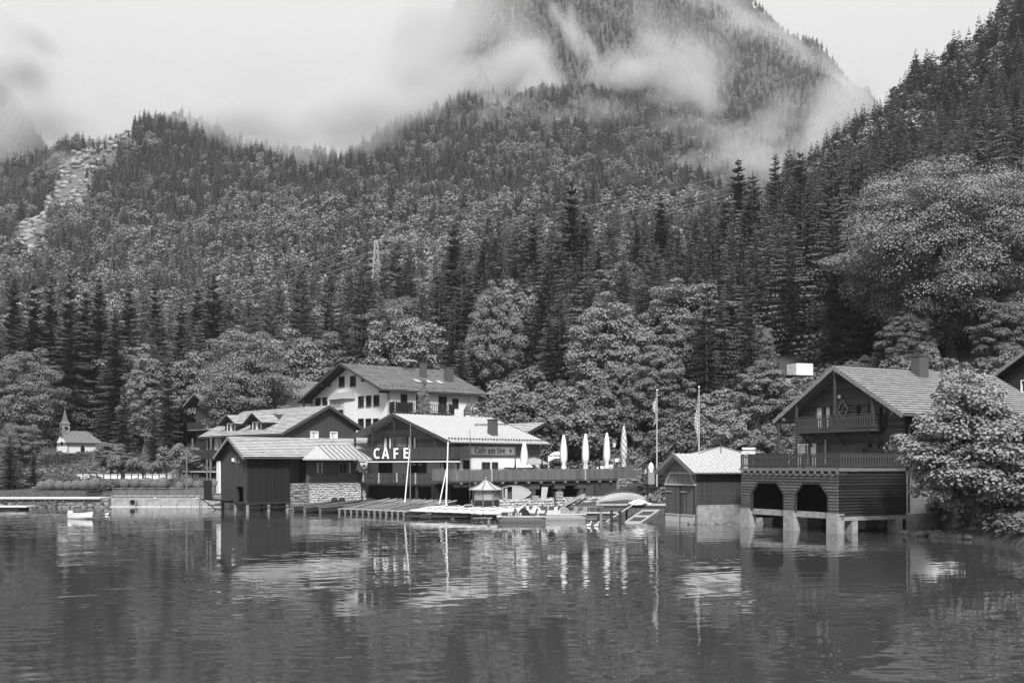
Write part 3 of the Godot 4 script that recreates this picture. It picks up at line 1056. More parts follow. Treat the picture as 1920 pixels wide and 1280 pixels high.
func building_materials() -> void:
	M.glass = plain(0.02, 0.08)
	M.curtain = mat(0.55, 0.75, 0.9, Vector3(4, 0.5, 4), 0.02, 31)
	M.dark_metal = plain(0.06, 0.45)
	M.dark_wood = mat(0.02, 0.06, 0.75, Vector3(0.9, 1.6, 0.9), 0.02, 32, 0.0, false, true)
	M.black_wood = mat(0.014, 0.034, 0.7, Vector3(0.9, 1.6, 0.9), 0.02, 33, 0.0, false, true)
	M.brown_wood = mat(0.035, 0.085, 0.75, Vector3(1.6, 0.5, 1.6), 0.02, 34, 0.0, false, true)
	M.mid_wood = mat(0.1, 0.19, 0.8, Vector3(0.6, 1.6, 0.6), 0.02, 35, 0.0, false, true)
	M.old_wood = mat(0.08, 0.32, 0.9, Vector3(2.2, 0.35, 2.2), 0.02, 36, 0.0, false, true)
	M.pale_wood = mat(0.3, 0.5, 0.85, Vector3(0.4, 2.6, 2.6), 0.02, 37, 0.0, false, true)
	M.stucco = mat(0.58, 0.73, 0.9, Vector3.ONE * 0.35, 0.03, 38)
	M.white_paint = mat(0.62, 0.78, 0.6, Vector3.ONE * 0.8, 0.03, 39)
	M.concrete = mat(0.19, 0.3, 0.9, Vector3(0.3, 0.5, 0.3), 0.008, 40)
	M.pale_stone = mat(0.36, 0.66, 0.9, Vector3.ONE * 1.2, 0.03, 41, 0.0, false, true)
	M.dark_stone = mat(0.12, 0.32, 0.9, Vector3.ONE * 1.1, 0.03, 42, 0.0, false, true)
	M.tile = mat(0.2, 0.32, 0.75, Vector3.ONE * 0.7, 0.03, 43, 0.0, false, true)
	M.pale_tile = mat(0.34, 0.5, 0.75, Vector3.ONE * 0.6, 0.03, 44, 0.0, false, true)
	M.sheet = mat(0.26, 0.4, 0.65, Vector3.ONE * 0.25, 0.03, 45, 0.0, false, true)
	M.sheet_dark = mat(0.1, 0.16, 0.55, Vector3.ONE * 0.3, 0.03, 46, 0.0, false, true)
	M.shingle = mat(0.19, 0.3, 0.85, Vector3.ONE * 1.0, 0.04, 47, 0.0, false, true)
	M.brick = mat(0.04, 0.09, 0.85, Vector3.ONE * 2.0, 0.04, 48)
	M.canvas = mat(0.6, 0.78, 0.9, Vector3.ONE * 1.5, 0.03, 49)
	M.bay_wood = mat(0.05, 0.15, 0.8, Vector3(0.6, 1.6, 0.6), 0.02, 55, 0.0, false, true)
	for k in ["dark_wood", "black_wood", "brown_wood", "mid_wood", "old_wood", "bay_wood", "pale_wood", "tile", "pale_tile", "shingle"]:
		M[k].metallic_specular = 0.22
	M.black = plain(0.012, 0.8)
	M.white = plain(0.82, 0.5)
	M.ink = plain(0.02, 0.6)
	M.canoe = mat(0.2, 0.28, 0.5, Vector3.ONE * 0.5, 0.03, 50)
	M.pale_slab = mat(0.38, 0.55, 0.9, Vector3.ONE * 0.4, 0.03, 52)
	M.rock = mat(0.07, 0.24, 0.9, Vector3.ONE * 0.9, 0.03, 54)
	M.hull_white = mat(0.42, 0.52, 0.45, Vector3.ONE * 0.2, 0.02, 56)
	M.boulder = plain(0.17, 0.9, true)
	M.wire = plain(0.3, 0.6)
	var cg := StandardMaterial3D.new()
	cg.transparency = BaseMaterial3D.TRANSPARENCY_ALPHA
	cg.albedo_color = Color(0.8, 0.8, 0.8, 0.25)
	cg.roughness = 0.05
	M.clear_glass = cg

const U := Vector3.UP
const GABLE_U := Vector3(0, 0, 1)
const GABLE_W := Vector3(-1, 0, 0)
const SIDE_U := Vector3(1, 0, 0)
const SIDE_W := Vector3(0, 0, 1)

# the timber boathouse with dwelling above, on the east shore
func lake_chalet() -> void:
	var turn := heading(0.89, 0.456)
	var o := Vector3(26.25, 0, -71.2)
	var h := thing("lake_house", "dark timber chalet with two arched boat bays below its balustraded deck", "house", o, turn)
	var g := func(p: float, at := 0.0) -> float: return on_gable(o, turn, p, at)
	# upper walls
	var doors := [Rect2(-8.4, 6.95, 1.6, 1.75), Rect2(-4.3, 6.95, 1.15, 1.7), Rect2(-2.2, 6.95, 0.7, 1.5), Rect2(-10.2, 4.25, 1.9, 1.75), Rect2(-3.2, 4.25, 1.7, 1.75)]
	var gable := [Vector2(-10.6, 4.2), Vector2(0, 4.2), Vector2(0, 8.2), Vector2(-5.3, 11.2), Vector2(-10.6, 8.2)]
	wall(h, "wall", Vector3(0.06, 0, 0), GABLE_U, GABLE_W, gable, doors, M.dark_wood)
	lap_boards(h, Vector3(0.04, 0, 0), GABLE_U, GABLE_W, gable, doors, 0.21, M.bay_wood)
	for d in doors:
		window(h, Vector3.ZERO, GABLE_U, GABLE_W, d.position.x, d.position.y, d.size.x, d.size.y, M.brown_wood if d.position.x > -10 else M.white_paint, 1 if d.size.x > 1.2 else 0, false, 1.0 if d.position.x < -8.0 else 0.0)
	var side := [Vector2(0, 4.0), Vector2(14.5, 4.0), Vector2(14.5, 8.1), Vector2(0, 8.1)]
	wall(h, "wall", Vector3(0, 0, -0.06), SIDE_U, SIDE_W, side, [], M.dark_wood)
	lap_boards(h, Vector3(0, 0, -0.05), SIDE_U, SIDE_W, side, [], 0.19, M.black_wood)
	wall(h, "wall", Vector3(0, 0, -10.6), SIDE_U, Vector3(0, 0, -1), side, [], M.dark_wood)
	wall(h, "wall", Vector3(14.5, 0, 0), GABLE_U, Vector3(1, 0, 0), gable, [], M.dark_wood)
	var b := Build.new()
	b.box(Vector3(0.3, 4.0, -10.4), Vector3(14.3, 4.16, -0.3))
	part(b, "floor", M.dark_wood, h)
	# white basement wall beyond the boat bay
	var low := [Vector2(0.1, 1.15), Vector2(9, 1.15), Vector2(9, 4.0), Vector2(0.1, 4.0)]
	wall(h, "basement_wall", Vector3(0, 0, 0.0), SIDE_U, SIDE_W, low, [], M.stucco)
	wall(h, "footing", Vector3(0, 0, 0.15), SIDE_U, SIDE_W, [Vector2(0.1, -0.4), Vector2(9, -0.4), Vector2(9, 1.15), Vector2(0.1, 1.15)], [], M.concrete)
	# roof
	gable_roof(h, -1.25, 15.0, -5.3, 11.4, 1.0, 7.75, -11.6, 7.75, M.mid_wood, M.tile, M.old_wood, "tiles", 0.31, 0.36)
	chimney(h, Vector3(6.4, 10.0, -4.5), Vector3(0.95, 2.35, 0.8), M.brick)
	chimney(h, Vector3(8.6, 10.0, -6.6), Vector3(0.8, 2.1, 0.7), M.brick)
	b = Build.new()
	b.tbox(Transform3D(Basis(SIDE_U, atan2(3.65, 6.3)), Vector3(8.7, 9.3, -1.75)), Vector3(1.2, 0.14, 1.3))
	var sk := part(b, "skylight", M.dark_metal, h)
	b = Build.new()
	b.tbox(Transform3D(Basis(SIDE_U, atan2(3.65, 6.3)), Vector3(8.7, 9.38, -1.71)), Vector3(1.0, 0.06, 1.1))
	part(b, "pane", M.glass, sk)
	# rafters and posts under the overhang
	for z in [-10.6, -5.3, 0.0]:
		b = Build.new()
		var y: float = 11.2 - absf(z + 5.3) * 0.579 - 0.28
		b.bar(Vector3(-1.2, y, z), Vector3(0, y, z), 0.16, 0.22)
		part(b, "purlin", M.mid_wood, h)
	posts(h, [[Vector3(-1.12, 7.0, -5.3), Vector3(-1.12, 10.9, -5.3)], [Vector3(-1.12, 7.0, -9.2), Vector3(-1.12, 8.9, -9.2)], [Vector3(-1.12, 7.0, -1.75), Vector3(-1.12, 9.2, -1.75)], [Vector3(-1.1, 4.2, -11.2), Vector3(-1.1, 7.9, -11.2)]], 0.14, M.brown_wood)
	b = Build.new()
	b.bar(Vector3(0.6, 7.5, 1.06), Vector3(0.25, 6.9, 0.12), 0.09, 0.09)
	b.bar(Vector3(0.25, 6.9, 0.12), Vector3(0.25, 1.2, 0.12), 0.09, 0.09)
	part(b, "downpipe", M.dark_metal, h)
	# upper balcony
	b = Build.new()
	b.box(Vector3(-1.3, 6.72, -9.2), Vector3(0.05, 6.9, -1.7))
	var bal := part(b, "balcony", M.brown_wood, h)
	baluster_rail(bal, Vector3(-1.25, 6.9, -9.2), Vector3(-1.25, 6.9, -1.7), 1.0, 0.225, M.brown_wood)
	baluster_rail(bal, Vector3(-1.25, 6.9, -1.72), Vector3(0, 6.9, -1.72), 1.0, 0.225, M.brown_wood)
	for z in [-8.8, -5.4, -2.2]:
		b = Build.new()
		b.bar(Vector3(-1.2, 6.64, z), Vector3(0, 6.64, z), 0.16, 0.16)
		b.bar(Vector3(-0.95, 6.6, z), Vector3(0, 5.8, z), 0.12, 0.12)
		part(b, "bracket", M.brown_wood, bal)
	# lozenge ornament and lamp
	b = Build.new()
	for q in 4:
		var a0 := Vector2(cos(q * PI / 2) * 0.5, sin(q * PI / 2) * 0.72)
		var a1 := Vector2(cos((q + 1) * PI / 2) * 0.5, sin((q + 1) * PI / 2) * 0.72)
		b.bar(Vector3(-0.1, 8.35 + a0.y, -5.55 + a0.x), Vector3(-0.1, 8.35 + a1.y, -5.55 + a1.x), 0.1, 0.14)
	b.bar(Vector3(-0.1, 8.15, -5.7), Vector3(-0.1, 8.65, -5.4), 0.08, 0.1)
	part(b, "lozenge_ornament", M.old_wood, h)
	b = Build.new()
	b.lathe(Vector3(-0.22, 9.15, -5.75), [Vector2(0.0, 0), Vector2(0.12, 0.03), Vector2(0.14, 0.15), Vector2(0.1, 0.26), Vector2(0.0, 0.28)], 8)
	part(b, "wall_lamp", M.white, h)
	# a carved chain of rings hanging beside the terrace door
	b = Build.new()
	for k in 9:
		b.tbox(Transform3D(Basis(SIDE_U, PI / 4), Vector3(-0.16, 4.6 + k * 0.2, -7.2)), Vector3(0.1, 0.15, 0.15))
	part(b, "hanging_chain", M.pale_wood, h)
	# deck over the boat bay
	b = Build.new()
	b.box(Vector3(-6.0, 4.02, -9.75), Vector3(-0.02, 4.2, 0.12))
	var deck := part(b, "deck", M.mid_wood, h)
	baluster_rail(deck, Vector3(-5.9, 4.2, -9.65), Vector3(-5.9, 4.2, 0.02), 0.95, 0.225, M.brown_wood)
	baluster_rail(deck, Vector3(-5.9, 4.2, 0.02), Vector3(-0.3, 4.2, 0.02), 0.95, 0.225, M.brown_wood)
	for z in [-9.6, -6.4, -3.2, 0.0]:
		posts(deck, [[Vector3(-5.92, 4.2, z), Vector3(-5.92, 5.15, z)]], 0.1, M.dark_wood)
	var n := 0
	while n < 15:
		b = Build.new()
		var z := -9.4 + n * 0.67
		b.box(Vector3(-6.1, 3.84, z - 0.05), Vector3(-5.2, 4.01, z + 0.05))
		part(b, "joist_end", M.mid_wood, deck)
		n += 1
	b = Build.new()
	b.box(Vector3(-4.2, 4.2, -11.0), Vector3(-0.4, 5.3, -10.94))
	part(b, "privacy_screen", M.black_wood, deck)
	b = Build.new()
	b.box(Vector3(-0.4, 4.25, -3.4), Vector3(-0.34, 5.6, -0.5))
	part(b, "privacy_screen", M.black_wood, deck)
	# boat bay: front with two arches
	var fx := -5.9
	var arches := [[-8.5, -5.1], [-4.0, -0.9]]
	b = Build.new()
	var skin := [Vector2(-9.6, 1.3), Vector2(0, 1.3), Vector2(0, 3.84), Vector2(-9.6, 3.84)]
	var rows := 0.0
	var y := 1.3
	while y < 3.83:
		var y1 := minf(y + 0.2, 3.84)
		var x := -9.6
		var cuts := []
		for a in arches:
			var slant := clampf((y - 2.4) / 0.8, 0.0, 1.0) * 0.75
			if y < 3.2:
				cuts.append([a[0] + slant, a[1] - slant])
		cuts.append([0.0, 0.0])
		for c in cuts:
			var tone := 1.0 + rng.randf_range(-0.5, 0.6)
			b.tint = Color(tone, tone, tone)
			if c[0] - x > 0.02:
				b.hexa([Vector3(fx - 0.08, y, x), Vector3(fx - 0.08, y, c[0]), Vector3(fx + 0.06, y, c[0]), Vector3(fx + 0.06, y, x), Vector3(fx - 0.02, y1, x), Vector3(fx - 0.02, y1, c[0]), Vector3(fx + 0.06, y1, c[0]), Vector3(fx + 0.06, y1, x)])
			x = c[1]
		y += 0.2
	part(b, "bay_siding", M.bay_wood, h, "stuff")
	for a in arches:
		b = Build.new()
		var pts := [Vector3(fx, 1.3, a[0]), Vector3(fx, 2.4, a[0]), Vector3(fx, 3.2, a[0] + 0.75), Vector3(fx, 3.2, a[1] - 0.75), Vector3(fx, 2.4, a[1]), Vector3(fx, 1.3, a[1])]
		for k in 5:
			b.bar(pts[k], pts[k + 1], 0.14, 0.14)
		part(b, "arch_frame", M.dark_wood, h)
		b = Build.new()
		b.box(Vector3(fx + 0.1, 0.92, a[0] - 0.05), Vector3(fx + 0.5, 1.3, a[1] + 0.05))
		part(b, "beam", M.concrete, h)
	b = Build.new()
	for z in [-2.3, -1.75]:
		b.bar(Vector3(fx + 1.6, 1.45, z), Vector3(fx + 1.6, 3.4, z), 0.16, 0.12)
	part(b, "hoist_post", M.mid_wood, h)
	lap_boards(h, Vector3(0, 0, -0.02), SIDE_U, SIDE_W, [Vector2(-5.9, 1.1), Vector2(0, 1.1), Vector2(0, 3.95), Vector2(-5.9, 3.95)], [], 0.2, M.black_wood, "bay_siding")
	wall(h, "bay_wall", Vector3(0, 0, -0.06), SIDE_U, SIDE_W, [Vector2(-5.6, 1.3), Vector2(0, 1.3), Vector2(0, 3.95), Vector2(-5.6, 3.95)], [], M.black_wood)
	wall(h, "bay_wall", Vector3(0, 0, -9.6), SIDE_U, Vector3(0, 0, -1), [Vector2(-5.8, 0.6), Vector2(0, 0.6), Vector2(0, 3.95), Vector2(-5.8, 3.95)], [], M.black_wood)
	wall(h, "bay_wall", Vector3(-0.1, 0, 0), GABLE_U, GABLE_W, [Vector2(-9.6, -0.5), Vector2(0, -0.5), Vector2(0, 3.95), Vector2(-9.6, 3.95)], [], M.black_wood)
	b = Build.new()
	b.box(Vector3(-5.75, 0.82, -0.4), Vector3(0.1, 1.1, 0.05))
	part(b, "beam", M.concrete, h)
	for p in [Vector3(-5.75, 0, -9.1), Vector3(-5.75, 0, -4.55), Vector3(-5.75, 0, -0.45), Vector3(-4.5, 0, -0.4), Vector3(-0.6, 0, -0.3), Vector3(-2.6, 0, -2.4), Vector3(-2.6, 0, -6.6)]:
		b = Build.new()
		var w := 0.5 if p.x < -5 else 0.42
		b.box(p + Vector3(-w * 0.6, -0.8, -w), p + Vector3(w * 0.6, 1.3 if p.x < -5 else 0.82, w))
		part(b, "pier", M.concrete, h)
	b = Build.new()
	b.bar(Vector3(-4.6, -0.4, -6.0), Vector3(-4.4, 1.2, -6.0), 0.06, 0.06)
	b.bar(Vector3(-4.6, -0.4, -5.6), Vector3(-4.4, 1.2, -5.6), 0.06, 0.06)
	for k in 6:
		b.bar(Vector3(-4.56 + k * 0.03, -0.2 + k * 0.25, -6.0), Vector3(-4.56 + k * 0.03, -0.2 + k * 0.25, -5.6), 0.05, 0.05)
	part(b, "ladder", M.pale_wood, h)

# the small weathered boathouse with double doors
func small_boathouse() -> void:
	var turn := heading(0.89, 0.456)
	var h := thing("boathouse", "small weathered plank boathouse with pale metal roof and double water doors", "boathouse", Vector3(14.0, 0, -81.0), turn)
	var gable := [Vector2(-4.05, 0.15), Vector2(0, 0.15), Vector2(0, 3.95), Vector2(-2.02, 5.1), Vector2(-4.05, 3.95)]
	wall(h, "wall", Vector3(0.05, 0, 0), GABLE_U, GABLE_W, [Vector2(-4.05, 2.9), Vector2(0, 2.9), Vector2(0, 3.95), Vector2(-2.02, 5.1), Vector2(-4.05, 3.95)], [], M.old_wood)
	upright_boards(h, Vector3(0.03, 0, 0), GABLE_U, GABLE_W, [Vector2(-4.05, 2.9), Vector2(0, 2.9), Vector2(0, 3.95), Vector2(-2.02, 5.1), Vector2(-4.05, 3.95)], [], 0.17, M.old_wood)
	for k in 2:
		var z0 := -3.95 if k == 0 else -1.95
		var b := Build.new()
		bands(b, Vector3(0.02, 0, 0), GABLE_U, GABLE_W, [Vector2(z0, 0.2), Vector2(z0 + 1.9, 0.2), Vector2(z0 + 1.9, 2.84), Vector2(z0, 2.84)], [], 0.16, 0.05, 0.05, true, 0.03, 0.6)
		var d := part(b, "door", M.bay_wood, h)
		b = Build.new()
		b.box(Vector3(-0.09, 2.3, z0 + 0.05), Vector3(-0.04, 2.38, z0 + 0.85))
		b.box(Vector3(-0.09, 0.5, z0 + 0.05), Vector3(-0.04, 0.58, z0 + 1.8))
		part(b, "hinge", M.concrete, d)
		b = Build.new()
		for q in 11:
			b.box(Vector3(-0.06, 0.02 - rng.randf() * 0.1, z0 + q * 0.17 + 0.02), Vector3(-0.035, 0.62, z0 + q * 0.17 + 0.15))
		part(b, "splash_board", M.pale_wood, d)
	var b := Build.new()
	b.box(Vector3(-0.1, 2.84, -4.05), Vector3(0.02, 2.96, 0.0))
	b.bar(Vector3(-0.07, 2.96, -3.9), Vector3(-0.07, 3.8, -3.3), 0.06, 0.1)
	b.bar(Vector3(-0.07, 3.8, -3.3), Vector3(-0.07, 3.8, -0.75), 0.06, 0.1)
	b.bar(Vector3(-0.07, 2.96, -0.15), Vector3(-0.07, 3.8, -0.75), 0.06, 0.1)
	part(b, "door_head", M.pale_wood, h)
	var side := [Vector2(0, 1.36), Vector2(8, 1.36), Vector2(8, 3.95), Vector2(0, 3.95)]
	wall(h, "wall", Vector3(0, 0, -0.05), SIDE_U, SIDE_W, side, [], M.old_wood)
	upright_boards(h, Vector3(0, 0, -0.03), SIDE_U, SIDE_W, side, [], 0.18, M.brown_wood)
	wall(h, "wall", Vector3(0, 0, -4.05), SIDE_U, Vector3(0, 0, -1), side, [], M.old_wood)
	wall(h, "wall", Vector3(8, 0, 0), GABLE_U, Vector3(1, 0, 0), gable, [], M.old_wood)
	wall(h, "footing", Vector3(0, 0, 0.08), SIDE_U, SIDE_W, [Vector2(0.1, -0.5), Vector2(8, -0.5), Vector2(8, 1.36), Vector2(0.1, 1.36)], [], M.concrete)
	wall(h, "footing", Vector3(0, 0, -4.0), SIDE_U, Vector3(0, 0, -1), [Vector2(0.1, -0.5), Vector2(8, -0.5), Vector2(8, 1.36), Vector2(0.1, 1.36)], [], M.concrete)
	gable_roof(h, -0.65, 8.5, -2.02, 5.3, 0.5, 3.86, -4.55, 3.86, M.sheet, M.sheet, M.mid_wood, "ribs", 0.45, 0.07)

# the lakeside cafe
func cafe() -> void:
	var turn := heading(0.72, 0.694)
	var o := Vector3(-5.26, 0, -99.5)
	var h := thing("cafe_building", "two-storey lakeside cafe with ribbed pale roof and plank balconies", "cafe", o, turn)
	var g := func(p: float, at := 0.0) -> float: return on_gable(o, turn, p, at)
	var s := func(p: float, at := 0.0) -> float: return on_side(o, turn, p, at)
	# lower storey: white with dark doors
	var holes := []
	for q in [[709, 736], [762, 800], [825, 838]]:
		var z0: float = g.call(q[0])
		holes.append(Rect2(z0, 2.62, g.call(q[1]) - z0, 2.1))
	var low := [Vector2(-13.8, 2.5), Vector2(0, 2.5), Vector2(0, 5.05), Vector2(-13.8, 5.05)]
	wall(h, "wall", Vector3.ZERO, GABLE_U, GABLE_W, low, holes, M.stucco)
	for k in 3:
		var r: Rect2 = holes[k]
		var b := Build.new()
		b.box(Vector3(0.1, r.position.y, r.position.x), Vector3(0.16, r.end.y, r.end.x))
		var d := part(b, "door", M.brown_wood, h)
		b = Build.new()
		var mid := r.get_center().x
		b.box(Vector3(0.04, r.position.y, r.position.x), Vector3(0.1, r.end.y, r.position.x + 0.1))
		b.box(Vector3(0.04, r.position.y, r.end.x - 0.1), Vector3(0.1, r.end.y, r.end.x))
		b.box(Vector3(0.05, r.position.y, mid - 0.05), Vector3(0.1, r.end.y - 0.09, mid + 0.05))
		b.box(Vector3(0.045, r.end.y - 0.1, r.position.x + 0.09), Vector3(0.1, r.end.y - 0.002, r.end.x - 0.09))
		part(b, "door_frame", M.dark_wood, d)
		b = Build.new()
		b.box(Vector3(0.085, r.position.y + 0.2, r.position.x + 0.15), Vector3(0.099, r.end.y - 0.15, mid - 0.1))
		part(b, "pane", M.glass, d)
		if k == 1:
			b = Build.new()
			b.box(Vector3(0.02, r.end.y - 0.3, mid + 0.2), Vector3(0.09, r.end.y - 0.2, mid + 0.75))
			b.box(Vector3(0.02, r.end.y - 0.3, mid - 0.75), Vector3(0.09, r.end.y - 0.2, mid - 0.2))
			part(b, "strip_light", M.white, d)
	# upper storey
	var wins := []
	for q in [[718, 735], [764, 781]]:
		var z0: float = g.call(q[0])
		wins.append(Rect2(z0, 5.1, g.call(q[1]) - z0, 2.15))
	var gable := [Vector2(-13.8, 5.05), Vector2(0, 5.05), Vector2(0, 6.62), Vector2(-7.8, 9.2), Vector2(-13.8, 7.4)]
	wall(h, "wall", Vector3(0.05, 0, 0), GABLE_U, GABLE_W, gable, wins, M.brown_wood)
	lap_boards(h, Vector3(0.03, 0, 0), GABLE_U, GABLE_W, gable, wins, 0.24, M.mid_wood)
	for r in wins:
		window(h, Vector3.ZERO, GABLE_U, GABLE_W, r.position.x, r.position.y, r.size.x, r.size.y, M.dark_wood, 1, false, 1.0)
	posts(h, [[Vector3(-1.2, 5.0, -7.8), Vector3(-1.2, 9.2, -7.8)], [Vector3(-1.2, 5.0, -11.3), Vector3(-1.2, 8.1, -11.3)], [Vector3(-1.2, 5.0, -14.3), Vector3(-1.2, 7.2, -14.3)], [Vector3(-1.2, 5.0, -1.5), Vector3(-1.2, 7.0, -1.5)]], 0.16, M.dark_wood)
	# side wall: white below, boards with the sign above
	var lo_side := [Vector2(0, 2.5), Vector2(11.2, 2.5), Vector2(11.2, 5.1), Vector2(0, 5.1)]
	var sh := []
	for q in [[868, 880, 3.0, 1.9], [903, 918, 3.6, 1.1], [922, 933, 3.3, 1.4]]:
		var x0: float = s.call(q[0])
		sh.append(Rect2(x0, q[2], s.call(q[1]) - x0, q[3]))
	wall(h, "wall", Vector3.ZERO, SIDE_U, SIDE_W, lo_side, sh, M.stucco)
	for r in sh:
		window(h, Vector3.ZERO, SIDE_U, SIDE_W, r.position.x, r.position.y, r.size.x, r.size.y, M.brown_wood, 1, true)
	var hi_side := [Vector2(0, 5.1), Vector2(11.2, 5.1), Vector2(11.2, 6.6), Vector2(0, 6.6)]
	wall(h, "wall", Vector3(0, 0, -0.05), SIDE_U, SIDE_W, hi_side, [], M.brown_wood)
	upright_boards(h, Vector3(0, 0, -0.03), SIDE_U, SIDE_W, hi_side, [], 0.18, M.mid_wood)
	wall(h, "wall", Vector3(11.2, 0, 0), GABLE_U, Vector3(1, 0, 0), [Vector2(-13.8, 2.5), Vector2(0, 2.5), Vector2(0, 6.6), Vector2(-7.8, 9.2), Vector2(-13.8, 7.4)], [], M.stucco)
	wall(h, "wall", Vector3(0, 0, -13.8), SIDE_U, Vector3(0, 0, -1), [Vector2(0, 2.5), Vector2(11.2, 2.5), Vector2(11.2, 7.3), Vector2(0, 7.3)], [], M.stucco)
	# base under the balcony: dark planks, paler where the water splashed
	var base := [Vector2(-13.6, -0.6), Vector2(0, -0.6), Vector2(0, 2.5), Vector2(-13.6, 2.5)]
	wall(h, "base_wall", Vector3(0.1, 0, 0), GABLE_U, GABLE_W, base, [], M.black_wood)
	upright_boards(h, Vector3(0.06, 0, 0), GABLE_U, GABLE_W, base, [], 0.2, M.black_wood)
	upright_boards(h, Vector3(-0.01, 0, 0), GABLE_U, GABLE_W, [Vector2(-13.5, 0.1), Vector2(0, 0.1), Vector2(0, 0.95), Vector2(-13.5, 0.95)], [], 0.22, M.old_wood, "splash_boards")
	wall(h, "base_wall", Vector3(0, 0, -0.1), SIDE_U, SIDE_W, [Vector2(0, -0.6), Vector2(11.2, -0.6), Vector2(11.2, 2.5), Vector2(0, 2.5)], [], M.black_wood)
	# roof
	var roof := gable_roof(h, -1.4, 11.9, -7.8, 9.45, 0.85, 6.56, -14.7, 7.38, M.sheet, M.sheet, M.brown_wood, "ribs", 0.5, 0.16)
	chimney(h, Vector3(6.2, 7.2, -1.6), Vector3(0.75, 1.65, 0.7), M.brick, false)
	var b := Build.new()
	for k in 34:
		for r in 2:
			var x := -1.2 + k * 0.38
			var z: float = [0.35, -3.4][r] - (0.0 if r == 0 else k * 0.05)
			var y := 9.45 - (z + 7.8) * 0.334 + 0.09
			if r == 1 and k < 20:
				continue
			b.box(Vector3(x, y, z - 0.06), Vector3(x + 0.16, y + 0.14, z + 0.06))
	part(b, "snow_guard", M.dark_metal, roof, "stuff")
	# balconies
	b = Build.new()
	b.box(Vector3(-1.3, 4.9, -16.0), Vector3(-0.02, 5.04, 0.75))
	var bal := part(b, "balcony", M.brown_wood, h)
	plank_rail(bal, Vector3(-1.3, 5.0, -16.0), Vector3(-1.3, 5.0, 0.75), 1.05, 0.2, M.brown_wood)
	plank_rail(bal, Vector3(-1.3, 5.0, 0.75), Vector3(1.2, 5.0, 0.75), 1.05, 0.2, M.brown_wood)
	plank_rail(bal, Vector3(0.0, 5.0, -16.0), Vector3(-1.3, 5.0, -16.0), 1.05, 0.2, M.brown_wood)
	# C A F E
	var ps := [702.0, 719.0, 738.0, 757.0]
	for k in 4:
		var z: float = g.call(ps[k] + 4.0, -1.4)
		lettering(bal, "CAFE"[k], ["Droid Sans"], 1.42, Vector3(-1.42, 5.54, z), Basis(Vector3(0, 0, 1), Vector3.UP, Vector3(-1, 0, 0)), M.white, "letter", true, 1.25)
	b = Build.new()
	b.box(Vector3(-1.9, 4.68, -15.2), Vector3(-0.03, 4.8, 0.7))
	part(b, "awning", M.white_paint, h)
	b = Build.new()
	b.box(Vector3(-1.3, 2.42, -13.9), Vector3(-0.02, 2.58, 0.75))
	var bal2 := part(b, "balcony", M.brown_wood, h)
	var rail := plank_rail(bal2, Vector3(-1.3, 2.55, -13.9), Vector3(-1.3, 2.55, 0.75), 1.05, 0.24, M.brown_wood)
	plank_rail(bal2, Vector3(0.0, 2.55, -13.9), Vector3(-1.3, 2.55, -13.9), 1.05, 0.24, M.brown_wood)
	b = Build.new()
	for k in 22:
		for y in [2.85, 3.3]:
			b.box(Vector3(-1.39, y, -13.5 + k * 0.64), Vector3(-1.355, y + 0.05, -13.42 + k * 0.64))
	part(b, "bolt", M.concrete, rail, "stuff")
	posts(bal2, [[Vector3(-1.42, 2.75, -12.6), Vector3(-1.42, 3.75, -12.6)], [Vector3(-1.42, 2.6, -10.0), Vector3(-1.42, 3.65, -10.0)], [Vector3(-1.42, 2.75, -7.1), Vector3(-1.42, 3.65, -7.1)], [Vector3(-1.42, 2.6, -4.2), Vector3(-1.42, 3.65, -4.2)]], 0.1, M.pale_wood)
	posts(h, [[Vector3(-1.1, 0.2, 0.4), Vector3(-1.1, 2.4, 0.4)], [Vector3(-1.1, 0.2, -13.3), Vector3(-1.1, 2.4, -13.3)], [Vector3(-1.1, 0.2, -4.4), Vector3(-1.1, 2.4, -4.4)]], 0.2, M.brown_wood)
	b = Build.new()
	b.box(Vector3(-0.06, 2.4, -0.25), Vector3(0.04, 5.0, 0.06))
	part(b, "corner_board", M.white_paint, h)
	b = Build.new()
	b.bar(Vector3(0.25, 6.4, 0.12), Vector3(0.25, 2.4, 0.12), 0.14, 0.14)
	part(b, "downpipe", M.dark_metal, h)
	# sign
	var x0: float = s.call(870.0, 0.1)
	var x1: float = s.call(966.0, 0.1)
	b = Build.new()
	b.box(Vector3(x0, 5.4, 0.05), Vector3(x1, 6.2, 0.1))
	var sign := part(b, "sign_board", M.white_paint, h)
	b = Build.new()
	for e in [[x0 + 0.08, 5.46, x1 - 0.08, 5.49], [x0 + 0.08, 6.11, x1 - 0.08, 6.14], [x0 + 0.08, 5.49, x0 + 0.11, 6.11], [x1 - 0.11, 5.49, x1 - 0.08, 6.11]]:
		b.box(Vector3(e[0], e[1], 0.1), Vector3(e[2], e[3], 0.112))
	part(b, "border_line", M.concrete, sign)
	lettering(sign, "Cafe am See", ["Droid Serif"], 0.74, Vector3((x0 + x1) * 0.5, 5.79, 0.11), Basis(), M.ink, "lettering", true, 0.9)
	for x in [x0 + 0.65, x1 - 0.65]:
		b = Build.new()
		for q in 4:
			b.tbox(Transform3D(Basis(Vector3(0, 0, 1), q * PI / 4), Vector3(x, 5.79, 0.11)), Vector3(0.34, 0.05, 0.012 + q * 0.002))
		part(b, "snowflake", M.ink, sign)

